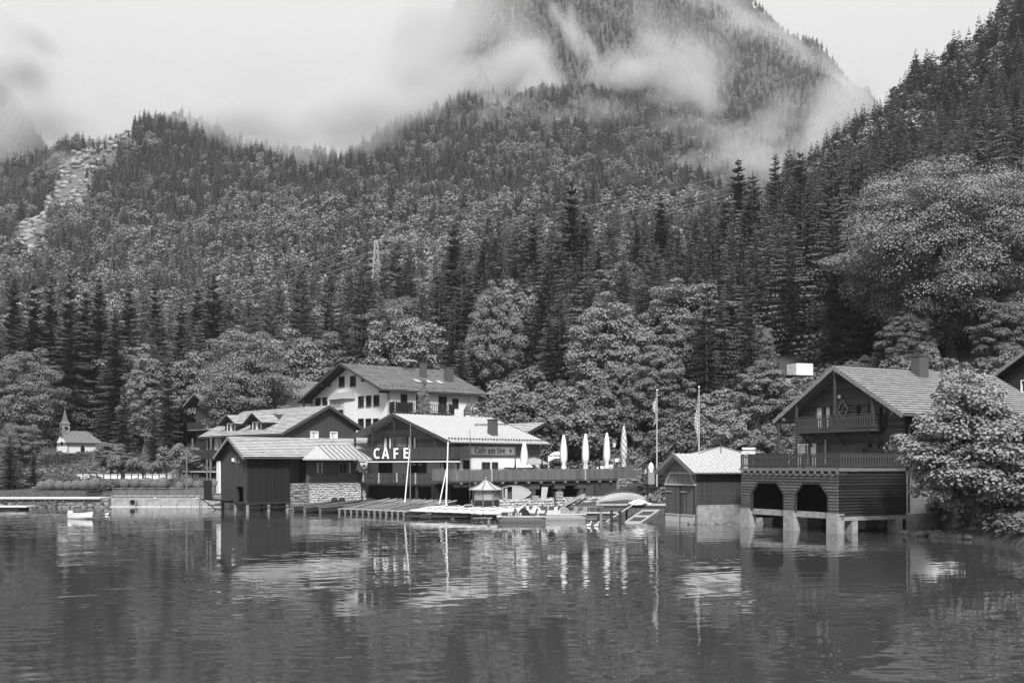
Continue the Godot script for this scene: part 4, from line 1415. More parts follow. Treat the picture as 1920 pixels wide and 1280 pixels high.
# the white guest house behind the cafe
func guest_house() -> void:
	var turn := heading(0.78, 0.626)
	var o := Vector3(-15.3, 0, -131.6)
	var h := thing("guest_house", "large white guest house with shallow grey roof and painted oriel window", "hotel", o, turn)
	var g := func(p: float, at := 0.0) -> float: return on_gable(o, turn, p, at)
	var s := func(p: float, at := 0.0) -> float: return on_side(o, turn, p, at)
	var wins := []
	for q in [[636, 646, 715, 14.2], [657, 667, 714, 14.2], [592, 601, 755, 0], [605, 614, 754, 0], [619, 628, 753, 0], [672, 682, 752, 0], [687, 696, 751, 0], [701, 711, 750, 0], [672, 682, 794, 0], [686, 696, 794, 0], [700, 710, 794, 0]]:
		var z0: float = g.call(q[0])
		var z1: float = g.call(q[1])
		var d := -o.z - cos(turn) * (z0 + z1) * 0.5
		var y := rise(q[2], d)
		wins.append(Rect2(z0, y - 0.65, z1 - z0, 1.3))
	var gable := [Vector2(-19.8, 2.0), Vector2(0, 2.0), Vector2(0, 13.7), Vector2(-9.3, 17.3), Vector2(-19.8, 13.3)]
	wall(h, "wall", Vector3.ZERO, GABLE_U, GABLE_W, gable, wins, M.stucco)
	for r in wins:
		window(h, Vector3.ZERO, GABLE_U, GABLE_W, r.position.x, r.position.y, r.size.x, r.size.y, M.dark_wood, 0, true, 0.0, 0.14)
	var sw := []
	for q in [[751, 763, 11.05, 2.2], [822, 837, 11.05, 2.2], [848, 859, 11.75, 1.25], [780, 790, 11.05, 2.2], [760, 772, 6.8, 1.3], [800, 812, 6.8, 1.3]]:
		var x0: float = s.call(q[0])
		sw.append(Rect2(x0, q[2], s.call(q[1]) - x0, q[3]))
	var side := [Vector2(0, 2.0), Vector2(14.0, 2.0), Vector2(14.0, 13.8), Vector2(0, 13.8)]
	wall(h, "wall", Vector3.ZERO, SIDE_U, SIDE_W, side, sw, M.stucco)
	for r in sw:
		window(h, Vector3.ZERO, SIDE_U, SIDE_W, r.position.x, r.position.y, r.size.x, r.size.y, M.dark_wood, 1, false, 0.0, 0.14)
	wall(h, "wall", Vector3(14.0, 0, 0), GABLE_U, Vector3(1, 0, 0), gable, [], M.stucco)
	wall(h, "wall", Vector3(0, 0, -19.8), SIDE_U, Vector3(0, 0, -1), [Vector2(0, 2.0), Vector2(14.0, 2.0), Vector2(14.0, 13.4), Vector2(0, 13.4)], [], M.stucco)
	var roof := gable_roof(h, -1.5, 15.0, -9.3, 17.6, 0.85, 13.68, -20.9, 13.1, M.dark_wood, M.shingle, M.brown_wood, "tiles", 0.6, 0.42)
	chimney(h, Vector3(8.7, 16.0, -5.2), Vector3(0.75, 1.9, 0.7), M.brick, false)
	chimney(h, Vector3(12.0, 15.0, -4.0), Vector3(0.95, 2.4, 0.9), M.brick, false)
	for k in 3:
		var b := Build.new()
		b.tbox(Transform3D(Basis(SIDE_U, atan2(3.92, 10.15)), Vector3(6.3 + k * 1.75, 15.25, -3.0)), Vector3(0.95, 0.12, 1.25))
		var sk := part(b, "skylight", M.dark_metal, roof)
		b = Build.new()
		b.tbox(Transform3D(Basis(SIDE_U, atan2(3.92, 10.15)), Vector3(6.3 + k * 1.75, 15.32, -2.97)), Vector3(0.8, 0.06, 1.1))
		part(b, "pane", M.sheet, sk)
	var b := Build.new()
	for k in 26:
		for r in 2:
			b.box(Vector3(-1.0 + k * 0.6, [17.0, 14.1][r], [-8.0, -0.4][r]), Vector3(-0.85 + k * 0.6, [17.2, 14.3][r], [-7.9, -0.3][r]))
	part(b, "snow_guard", M.dark_metal, roof, "stuff")
	# purlin ends under the wide eaves
	for z in [-19.6, -14.5, -9.3, -4.0, 0.2]:
		b = Build.new()
		var y: float = 17.15 - (z + 9.3) * 0.386 if z > -9.3 else 17.15 + (z + 9.3) * 0.388
		b.bar(Vector3(-1.4, y, z), Vector3(0, y, z), 0.28, 0.4)
		part(b, "purlin", M.dark_wood, h)
	# oriel
	var z0: float = g.call(628)
	var z1: float = g.call(664)
	b = Build.new()
	b.prism(Vector3(0, 5.0, 0), GABLE_U, GABLE_W, U * 8.0, [Vector2(z0, 0), Vector2(z0 + 0.6, 1.1), Vector2(z1 - 0.6, 1.1), Vector2(z1, 0)])
	var oriel := part(b, "oriel", M.pale_slab, h)
	b = Build.new()
	b.hexa([Vector3(0, 12.98, z0 - 0.3), Vector3(-1.5, 12.98, z0 + 0.2), Vector3(-1.5, 12.98, z1 - 0.2), Vector3(0, 12.98, z1 + 0.3), Vector3(0, 14.0, z0 + 0.3), Vector3(-0.3, 13.9, z0 + 0.7), Vector3(-0.3, 13.9, z1 - 0.7), Vector3(0, 14.0, z1 - 0.3)])
	part(b, "oriel_roof", M.tile, oriel)
	var wz := (z1 - z0 - 1.2) * 0.5
	for k in 2:
		window(oriel, Vector3(-1.1, 0, 0), GABLE_U, GABLE_W, z0 + 0.75 + k * wz, 10.0, wz * 0.75, 1.6, M.dark_wood, 0, true, 0.0, 0.0)
	b = Build.new()
	b.box(Vector3(-1.13, 12.0, z0 + 1.4), Vector3(-1.1, 12.6, z1 - 1.4))
	b.tbox(Transform3D(Basis(Vector3(1, 0, 0), 0.5), Vector3(-1.12, 8.4, z0 + 1.6)), Vector3(0.03, 1.0, 0.25))
	b.box(Vector3(-1.13, 8.0, z0 + 1.9), Vector3(-1.1, 8.5, z0 + 2.5))
	part(b, "wall_painting", M.tile, oriel)
	# balcony on the long wall
	x_balcony(h, s.call(741.0, 1.3), s.call(852.0, 1.3), 11.0)
	b = Build.new()
	b.bar(Vector3(12.5, 13.5, 0.8), Vector3(11.6, 11.6, 0.1), 0.16, 0.16)
	b.bar(Vector3(11.6, 11.6, 0.1), Vector3(11.6, 3.0, 0.1), 0.16, 0.16)
	part(b, "downpipe", M.dark_metal, h)
	# side balcony in the shade of the eaves
	b = Build.new()
	b.box(Vector3(0.3, 10.0, -22.4), Vector3(3.0, 11.1, -19.9))
	part(b, "side_balcony", M.dark_wood, h)
	posts(h, [[Vector3(-1.1, 12.0, -19.8), Vector3(0.0, 10.4, -19.8)], [Vector3(0.2, 9.0, -22.3), Vector3(0.2, 13.0, -22.3)]], 0.22, M.dark_wood, "strut")
	var top := thing("satellite_mast", "small pale roof canopy on the ridge of white guest house", "roof hood", Vector3(-13.8, 17.6, -143.0), turn)
	b = Build.new()
	b.box(Vector3(-0.9, 0.75, -0.4), Vector3(0.9, 0.9, 0.4))
	part(b, "hood", M.sheet, top)
	posts(top, [[Vector3(-0.7, -0.6, 0), Vector3(-0.7, 0.76, 0)], [Vector3(0.7, -0.6, 0), Vector3(0.7, 0.76, 0)]], 0.08, M.dark_metal)

func x_balcony(h: Node, x0: float, x1: float, y: float) -> void:
	var b := Build.new()
	b.box(Vector3(x0, y - 0.2, 0.02), Vector3(x1, y, 1.3))
	var bal := part(b, "balcony", M.dark_wood, h)
	plank_rail(bal, Vector3(x0, y, 1.25), Vector3(x0 + 2.6, y, 1.25), 1.2, 0.26, M.black_wood, 0.02)
	baluster_rail(bal, Vector3(x0 + 2.6, y, 1.25), Vector3(x1 - 0.9, y, 1.25), 1.1, 0.3, M.dark_wood)
	plank_rail(bal, Vector3(x1 - 0.9, y, 1.25), Vector3(x1, y, 1.25), 1.2, 0.26, M.black_wood, 0.02)
	plank_rail(bal, Vector3(x0, y, 0.0), Vector3(x0, y, 1.25), 1.2, 0.26, M.black_wood, 0.02)

# the brown barn with dormers
func barn() -> void:
	var turn := heading(-0.69, 0.72)
	var o := Vector3(-19.7, 0, -115.0)
	var h := thing("barn_house", "brown boarded house with pale tiled roof and two dormers", "house", o, turn)
	var holes := []
	for q in [[581, 596], [618, 632]]:
		var z0: float = on_gable(o, turn, q[0], 0.6)
		holes.append(Rect2(z0, 6.9, on_gable(o, turn, q[1], 0.6) - z0, 1.15))
	var gable := [Vector2(-5.2, 1.5), Vector2(3.9, 1.5), Vector2(3.9, 8.6), Vector2(0, 10.6), Vector2(-5.2, 7.9)]
	wall(h, "wall", Vector3(0.65, 0, 0), GABLE_U, GABLE_W, gable, holes, M.brown_wood)
	upright_boards(h, Vector3(0.62, 0, 0), GABLE_U, GABLE_W, gable, holes, 0.2, M.brown_wood)
	for r in holes:
		window(h, Vector3(0.6, 0, 0), GABLE_U, GABLE_W, r.position.x, r.position.y, r.size.x, r.size.y, M.white_paint, 1, true, 1.0)
	gable_roof(h, 0.0, 17.9, 0.0, 10.84, 4.5, 8.45, -6.0, 7.66, M.dark_wood, M.pale_tile, M.brown_wood, "tiles", 0.45, 0.34)
	var side := [Vector2(0.6, 1.5), Vector2(17.5, 1.5), Vector2(17.5, 7.9), Vector2(0.6, 7.9)]
	var wins := [Rect2(11.2, 2.6, 1.2, 1.5), Rect2(13.6, 2.6, 2.0, 1.5), Rect2(14.0, 5.6, 1.4, 1.9)]
	wall(h, "wall", Vector3(0, 0, -5.2), SIDE_U, Vector3(0, 0, -1), side, wins, M.brown_wood)
	for r in wins:
		window(h, Vector3(0, 0, -5.2), SIDE_U, Vector3(0, 0, -1), r.position.x, r.position.y, r.size.x, r.size.y, M.white_paint, 1, true, 1.0)
	wall(h, "wall", Vector3(0, 0, 3.9), SIDE_U, Vector3(0, 0, 1), side, [], M.brown_wood)
	wall(h, "wall", Vector3(17.5, 0, 0), GABLE_U, Vector3(1, 0, 0), gable, [], M.stucco)
	for x in [6.6, 12.2]:
		var b := Build.new()
		# dormer cheeks and front under a little gable roof facing the lake
		var f := -4.9
		b.prism(Vector3(x, 0, f), SIDE_U, U, Vector3(0, 0, 3.4), [Vector2(-1.5, 8.0), Vector2(1.5, 8.0), Vector2(1.5, 9.0), Vector2(0, 9.85), Vector2(-1.5, 9.0)])
		var d := part(b, "dormer", M.brown_wood, h)
		window(d, Vector3(x, 0, f), SIDE_U, Vector3(0, 0, -1), -0.9, 8.2, 0.8, 0.95, M.white_paint, 0, true, 0.0, 0.0)
		window(d, Vector3(x, 0, f), SIDE_U, Vector3(0, 0, -1), 0.1, 8.2, 0.8, 0.95, M.white_paint, 0, true, 0.0, 0.0)
		for s in [-1.0, 1.0]:
			b = Build.new()
			var e: float = x + s * 2.0
			b.hexa([Vector3(x, 9.95, f - 0.7), Vector3(e, 8.85, f - 0.7), Vector3(e, 8.85, -3.0), Vector3(x, 9.95, -1.2), Vector3(x, 10.07, f - 0.7), Vector3(e, 8.97, f - 0.7), Vector3(e, 8.97, -3.0), Vector3(x, 10.07, -1.2)])
			var r := part(b, "dormer_roof", M.dark_wood, d)
			b = Build.new()
			tiles(b, Vector3(e, 8.98, f - 0.7), Vector3(0, 0, 1), Vector3(x - e, 1.1, 0).normalized(), 2.5, 2.25, 0.42, 0.34)
			part(b, "roof_tile", M.pale_tile, r, "stuff")
	# long balcony under the western eave
	var b := Build.new()
	b.box(Vector3(11.0, 5.0, -6.6), Vector3(18.6, 5.15, -5.2))
	var bal := part(b, "balcony", M.dark_wood, h)
	plank_rail(bal, Vector3(18.6, 5.1, -6.6), Vector3(11.0, 5.1, -6.6), 1.0, 0.25, M.dark_wood)
	posts(h, [[Vector3(18.4, 1.5, -6.5), Vector3(18.4, 7.5, -6.5)], [Vector3(14.0, 1.5, -6.5), Vector3(14.0, 7.5, -6.5)]], 0.14, M.mid_wood)
	b = Build.new()
	b.box(Vector3(10.5, 3.6, -7.6), Vector3(18.8, 3.75, -5.25))
	part(b, "porch_roof", M.sheet, h)

# the boathouse on piles with its low annexe on a rubble wall
func pile_boathouse() -> void:
	var turn := heading(0.82, 0.572)
	var o := Vector3(-25.1, 0, -101.0)
	var h := thing("pile_boathouse", "dark plank boathouse standing on piles in the water", "boathouse", o, turn)
	var gable := [Vector2(-7, 0.85), Vector2(0, 0.85), Vector2(0, 5.3), Vector2(-3.5, 6.95), Vector2(-7, 5.3)]
	var hole := [Rect2(-2.9, 0.85, 1.9, 1.5), Rect2(-3.1, 4.6, 0.4, 0.75), Rect2(-2.2, 4.6, 0.4, 0.75)]
	wall(h, "wall", Vector3(0.05, 0, 0), GABLE_U, GABLE_W, gable, hole, M.dark_wood)
	upright_boards(h, Vector3(0.03, 0, 0), GABLE_U, GABLE_W, gable, hole, 0.22, M.brown_wood)
	for k in [1, 2]:
		window(h, Vector3.ZERO, GABLE_U, GABLE_W, hole[k].position.x, hole[k].position.y, hole[k].size.x, hole[k].size.y, M.old_wood, 0, false)
	var side := [Vector2(0, 0.85), Vector2(4.3, 0.85), Vector2(4.3, 5.3), Vector2(0, 5.3)]
	wall(h, "wall", Vector3(0, 0, -0.05), SIDE_U, SIDE_W, side, [], M.black_wood)
	upright_boards(h, Vector3(0, 0, -0.03), SIDE_U, SIDE_W, side, [], 0.22, M.black_wood)
	var back := [Vector2(4.3, 0.85), Vector2(12.5, 0.85), Vector2(12.5, 5.3), Vector2(4.3, 5.3)]
	wall(h, "wall", Vector3(0, 0, -2.4), SIDE_U, SIDE_W, back, [], M.dark_wood)
	wall(h, "wall", Vector3(0, 0, -7), SIDE_U, Vector3(0, 0, -1), [Vector2(0, 0.85), Vector2(12.5, 0.85), Vector2(12.5, 5.3), Vector2(0, 5.3)], [], M.dark_wood)
	wall(h, "wall", Vector3(4.3, 0, 0), GABLE_U, Vector3(1, 0, 0), [Vector2(-2.4, 0.85), Vector2(0, 0.85), Vector2(0, 5.3), Vector2(-2.4, 5.3)], [], M.black_wood)
	upright_boards(h, Vector3(0, 0, -2.38), SIDE_U, SIDE_W, [Vector2(4.3, 2.6), Vector2(7.0, 2.6), Vector2(7.0, 5.0), Vector2(4.3, 5.0)], [], 0.3, M.mid_wood, "barn_door")
	gable_roof(h, -0.6, 15.2, -3.5, 7.15, 0.7, 5.15, -7.7, 5.15, M.dark_wood, M.pale_tile, M.old_wood, "tiles", 0.5, 0.36)
	var b := Build.new()
	b.box(Vector3(-0.2, 4.75, -3.6), Vector3(-0.05, 5.1, -3.3))
	part(b, "floodlight", M.white, h)
	for p in [Vector3(0.1, 0, -0.15), Vector3(0.1, 0, -3.3), Vector3(0.1, 0, -6.9), Vector3(2.2, 0, -0.15), Vector3(3.0, 0, -2.0), Vector3(4.1, 0, -0.15), Vector3(3.0, 0, -4.0), Vector3(6.0, 0, -3.0)]:
		b = Build.new()
		b.tube(p + Vector3(0, -1.0, 0), p + Vector3(0, 0.9, 0), 0.17, 0.16, 9)
		part(b, "pile", M.old_wood if p.x < 4.5 else M.black_wood, h)
	b = Build.new()
	b.bar(Vector3(0.3, 0.35, 0.0), Vector3(4.1, 0.4, 0.0), 0.08, 0.08)
	b.box(Vector3(-0.1, 0.72, -7.1), Vector3(4.3, 0.86, 0.08))
	part(b, "sill_beam", M.dark_wood, h)
	# landing with rail and ladder on the gable side
	b = Build.new()
	b.box(Vector3(-1.7, 0.95, -8.6), Vector3(-0.05, 1.05, -3.4))
	var land := part(b, "landing", M.dark_wood, h)
	b = Build.new()
	b.box(Vector3(-1.72, 1.05, -7.2), Vector3(-1.66, 2.9, -5.0))
	part(b, "screen", M.black_wood, land)
	b = Build.new()
	for z in [-8.5, -7.8]:
		b.bar(Vector3(-1.65, 1.0, z), Vector3(-1.65, 2.2, z), 0.07, 0.07)
	for y in [1.4, 1.8, 2.2]:
		b.bar(Vector3(-1.65, y, -8.5), Vector3(-1.65, y, -7.2), 0.05, 0.05)
	b.bar(Vector3(-1.6, 1.1, -5.2), Vector3(-1.6, 2.9, -3.6), 0.07, 0.07)
	b.bar(Vector3(-1.5, 0.95, -8.2), Vector3(-0.2, -0.3, -6.8), 0.08, 0.08)
	for z in [-8.4, -7.9]:
		b.bar(Vector3(-1.75, -0.4, z), Vector3(-1.75, 1.0, z), 0.05, 0.05)
	for k in 5:
		b.bar(Vector3(-1.75, -0.1 + k * 0.25, -8.4), Vector3(-1.75, -0.1 + k * 0.25, -7.9), 0.04, 0.04)
	part(b, "handrail", M.mid_wood, land)
	posts(h, [[Vector3(-1.1, 1.1, -7.1), Vector3(-1.1, 5.0, -7.1)], [Vector3(-0.9, 1.1, -8.7), Vector3(-0.9, 5.0, -8.7)], [Vector3(-2.8, 1.2, -9.2), Vector3(-2.8, 6.2, -9.2)]], 0.12, M.mid_wood)
	b = Build.new()
	b.box(Vector3(-0.3, 1.6, -7.6), Vector3(-0.1, 4.8, -6.9))
	part(b, "white_board", M.white_paint, h)

	# annexe
	var a := thing("annexe", "low wooden annexe with two windows on a pale rubble stone wall", "annexe", o, turn)
	var x0: float = on_side(o, turn, 574.0, -0.6)
	var x1: float = on_side(o, turn, 672.0, -0.6)
	var wins := []
	for q in [[592, 606], [635, 650]]:
		var w0: float = on_side(o, turn, q[0], -0.6)
		wins.append(Rect2(w0, 3.55, on_side(o, turn, q[1], -0.6) - w0, 1.15))
	var face := [Vector2(x0, 2.65), Vector2(x1, 2.65), Vector2(x1, 5.0), Vector2(x0, 5.0)]
	wall(a, "wall", Vector3(0, 0, -0.65), SIDE_U, SIDE_W, face, wins, M.brown_wood)
	lap_boards(a, Vector3(0, 0, -0.62), SIDE_U, SIDE_W, face, wins, 0.2, M.mid_wood)
	for k in 2:
		window(a, Vector3(0, 0, -0.6), SIDE_U, SIDE_W, wins[k].position.x, wins[k].position.y, wins[k].size.x, wins[k].size.y, M.old_wood, 1, true, 0.6 if k == 0 else 0.0)
	b = Build.new()
	b.tbox(Transform3D(Basis(U, 0.9), Vector3(wins[1].end.x + 0.2, 4.12, -0.3)), Vector3(0.7, 1.1, 0.05))
	part(b, "open_shutter", M.white_paint, a)
	wall(a, "wall", Vector3(x0, 0, 0), GABLE_U, GABLE_W, [Vector2(-2.4, 2.65), Vector2(-0.6, 2.65), Vector2(-0.6, 5.0), Vector2(-2.4, 5.0)], [], M.dark_wood)
	b = Build.new()
	b.hexa([Vector3(x0 - 1.4, 4.9, 1.7), Vector3(x1 + 0.6, 4.9, 1.7), Vector3(x1 + 0.6, 6.25, -1.5), Vector3(x0 + 1.6, 6.25, -1.5), Vector3(x0 - 1.4, 5.02, 1.7), Vector3(x1 + 0.6, 5.02, 1.7), Vector3(x1 + 0.6, 6.37, -1.5), Vector3(x0 + 1.6, 6.37, -1.5)])
	var ar := part(b, "roof", M.sheet, a)
	b = Build.new()
	ribs(b, Vector3(x0 + 1.6, 5.02, 1.7), SIDE_U, Vector3(0, 1.35, -3.2).normalized(), x1 - x0 - 1.0, 3.47, 0.55, 0.2, 0.05)
	part(b, "roof_rib", M.sheet_dark, ar, "stuff")
	# rubble wall under it
	var s0: float = on_side(o, turn, 541.0, -0.3)
	var s1: float = on_side(o, turn, 687.0, -0.3)
	b = Build.new()
	b.box(Vector3(s0, -0.6, -3.0), Vector3(s1, 2.62, -0.4))
	var st := part(b, "stone_wall", M.concrete, a)
	masonry(st, Vector3(s0 + 2.2, 0.0, -0.4), SIDE_U, SIDE_W, s1 - s0 - 2.2, 2.62, 0.22, M.pale_stone)
	masonry(st, Vector3(s0, 0.0, -0.4), SIDE_U, SIDE_W, 2.2, 2.62, 0.26, M.dark_stone, 0.7)

func chapel() -> void:
	var turn := heading(0.7, 0.714)
	var o := Vector3(-70.9, 0, -170.0)
	var h := thing("chapel", "small white chapel with arched window and slender bell turret", "chapel", o, turn)
	var base := 3.8
	var win := [Rect2(2.1, 6.15, 0.62, 1.1)]
	wall(h, "wall", Vector3.ZERO, SIDE_U, SIDE_W, [Vector2(0, base), Vector2(5.2, base), Vector2(5.2, 8.15), Vector2(0, 8.15)], win, M.stucco)
	wall(h, "wall", Vector3.ZERO, GABLE_U, GABLE_W, [Vector2(-4.2, base), Vector2(0, base), Vector2(0, 8.15), Vector2(-2.1, 9.75), Vector2(-4.2, 8.15)], [Rect2(-2.4, 7.6, 0.6, 0.6)], M.stucco)
	wall(h, "wall", Vector3(5.2, 0, 0), GABLE_U, Vector3(1, 0, 0), [Vector2(-4.2, base), Vector2(0, base), Vector2(0, 8.15), Vector2(-4.2, 8.15)], [], M.stucco)
	wall(h, "wall", Vector3(0, 0, -4.2), SIDE_U, Vector3(0, 0, -1), [Vector2(0, base), Vector2(5.2, base), Vector2(5.2, 8.15), Vector2(0, 8.15)], [], M.stucco)
	window(h, Vector3.ZERO, SIDE_U, SIDE_W, 2.1, 6.15, 0.62, 1.1, M.dark_wood, 1, true)
	window(h, Vector3.ZERO, GABLE_U, GABLE_W, -2.4, 7.6, 0.6, 0.6, M.dark_wood, 0, false)
	var b := Build.new()
	b.prism(Vector3(2.41, 7.25, -0.02), SIDE_U, U, Vector3(0, 0, 0.05), [Vector2(-0.31, 0), Vector2(0.31, 0), Vector2(0.24, 0.2), Vector2(0, 0.34), Vector2(-0.24, 0.2)])
	part(b, "window_arch", M.glass, h)
	b = Build.new()
	var e := 0.5
	var ridge := [Vector3(-0.4, 9.95, -2.1), Vector3(4.0, 9.95, -2.1)]
	var c := [Vector3(-0.4, 8.0, e), Vector3(5.2 + e, 8.0, e), Vector3(5.2 + e, 8.0, -4.2 - e), Vector3(-0.4, 8.0, -4.2 - e)]
	b.quad(c[0], ridge[0], ridge[1], c[1])
	b.tri(c[1], ridge[1], c[2])
	b.quad(c[2], ridge[1], ridge[0], c[3])
	b.quad(c[0], c[1], c[2], c[3])
	var roof := part(b, "roof", M.sheet_dark, h)
	b = Build.new()
	for k in 8:
		var x := -0.3 + k * 0.6
		b.bar(Vector3(x, 8.04, e), Vector3(minf(x, 4.0), 9.98 if x < 4.0 else 9.5, -2.0), 0.06, 0.06)
	part(b, "roof_rib", M.sheet_dark, roof, "stuff")
	b = Build.new()
	b.box(Vector3(-0.1, 8.9, -2.65), Vector3(1.0, 11.0, -1.55))
	var tower := part(b, "bell_turret", M.concrete, h)
	b = Build.new()
	for f in 2:
		b.prism(Vector3(0.45, 10.35, -1.56) if f == 0 else Vector3(-0.09, 10.35, -2.1), SIDE_U if f == 0 else GABLE_U, U, SIDE_W * 0.05 if f == 0 else GABLE_W * 0.05, Array(range(12)).map(func(k): return Vector2(cos(TAU * k / 12), sin(TAU * k / 12)) * 0.32))
	part(b, "clock_face", M.black, tower)
	b = Build.new()
	b.lathe(Vector3(0.45, 11.0, -2.1), [Vector2(0.95, 0.0), Vector2(0.5, 0.55), Vector2(0.3, 1.3), Vector2(0.02, 2.55)], 4, true, PI / 4)
	b.lathe(Vector3(0.45, 13.5, -2.1), [Vector2(0.0, 0.0), Vector2(0.14, 0.1), Vector2(0.14, 0.22), Vector2(0.0, 0.32)], 8)
	part(b, "spire", M.sheet_dark, tower)

func ivy_hut() -> void:
	var turn := heading(-0.69, 0.72)
	var o := Vector3(3.4, 0, -116.0)
	var h := thing("ivy_house", "small gabled hut overgrown with dark ivy behind the terrace", "hut", o, turn)
	var gable := [Vector2(-3.0, 2.5), Vector2(3.2, 2.5), Vector2(3.2, 7.5), Vector2(0, 8.8), Vector2(-3.0, 7.5)]
	wall(h, "wall", Vector3(0.3, 0, 0), GABLE_U, GABLE_W, gable, [], M.dark_wood)
	wall(h, "wall", Vector3(0, 0, -3.0), SIDE_U, Vector3(0, 0, -1), [Vector2(0.3, 2.5), Vector2(8, 2.5), Vector2(8, 7.5), Vector2(0.3, 7.5)], [], M.stucco)
	gable_roof(h, -0.3, 8.4, 0.0, 9.0, 3.7, 7.45, -3.7, 7.45, M.dark_wood, M.pale_tile, M.dark_wood, "tiles", 0.5, 0.5)
	rng.seed = 61
	var b := Build.new()
	for k in 150:
		var z := rng.randf_range(-3.2, 3.3)
		var y := rng.randf_range(2.8, 8.7 - absf(z) * 0.38)
		clump(b, Vector3(0.0, y, z), Vector3(0.3, 0.4, 0.45), 26, 0.2, 0.3)
	part(b, "ivy", M.leaves[0], h)

func back_house() -> void:
	# only roofs show past the maple
	var turn := heading(0.78, 0.626)
	var o := Vector3(-30.5, 0, -152.0)
	var h := thing("white_house", "white house with shallow shingle roof half hidden behind the guest house", "house", o, turn)
	wall(h, "wall", Vector3.ZERO, SIDE_U, SIDE_W, [Vector2(-2, 4), Vector2(9, 4), Vector2(9, 14.0), Vector2(-2, 14.0)], [], M.stucco)
	wall(h, "wall", Vector3(-2, 0, 0), GABLE_U, GABLE_W, [Vector2(-10, 4), Vector2(0, 4), Vector2(0, 14.0), Vector2(-5, 16.6), Vector2(-10, 14.0)], [], M.stucco)
	gable_roof(h, -3.2, 10.0, -5.0, 16.9, 1.0, 14.2, -11.0, 14.2, M.dark_wood, M.shingle, M.brown_wood, "tiles", 0.6, 0.42)
	chimney(h, Vector3(-1.0, 16.2, -5.6), Vector3(0.9, 1.5, 0.9), M.stucco)
	var w := thing("shaded_house", "balconied house in the shade of big maple beside the barn", "house", Vector3(-42.6, 0, -151.0), heading(0.75, 0.66))
	wall(w, "wall", Vector3.ZERO, SIDE_U, SIDE_W, [Vector2(0, 3), Vector2(9, 3), Vector2(9, 13.2), Vector2(0, 13.2)], [], M.brown_wood)
	wall(w, "wall", Vector3.ZERO, GABLE_U, GABLE_W, [Vector2(-5, 3), Vector2(0, 3), Vector2(0, 13.2), Vector2(-2.5, 14.4), Vector2(-5, 13.2)], [], M.brown_wood)
	gable_roof(w, -1.4, 10.0, -2.5, 14.7, 1.2, 13.0, -6.2, 13.0, M.brown_wood, M.shingle, M.mid_wood, "tiles", 0.6, 0.42)
	for y in [9.4, 6.4]:
		var b := Build.new()
		b.box(Vector3(-1.2, y, -5.2), Vector3(0, y + 0.2, 1.2))
		b.box(Vector3(0, y, 0.0), Vector3(9, y + 0.2, 1.2))
		var bal := part(b, "balcony", M.white_paint, w)
		plank_rail(bal, Vector3(-1.2, y + 0.1, -5.2), Vector3(-1.2, y + 0.1, 1.2), 1.0, 0.3, M.dark_wood)
	var e := thing("gabled_house", "dark house corner with white framed window above the waterside bush", "house", site(1903, 84, 0), heading(0.89, 0.456))
	var eh := rise(742, 84)
	wall(e, "wall", Vector3.ZERO, GABLE_U, GABLE_W, [Vector2(-3, 3), Vector2(6, 3), Vector2(6, eh + 3), Vector2(3, eh + 3.8), Vector2(-3, eh + 0.4)], [Rect2(0.6, eh + 0.2, 0.8, 1.0)], M.dark_wood)
	window(e, Vector3.ZERO, GABLE_U, GABLE_W, 0.6, eh + 0.2, 0.8, 1.0, M.white_paint, 0, true)
	gable_roof(e, -0.8, 9.0, 3.0, eh + 4.2, 9.0, eh + 0.8, -3.8, eh + 0.3, M.dark_wood, M.tile, M.old_wood, "tiles", 0.4, 0.4)

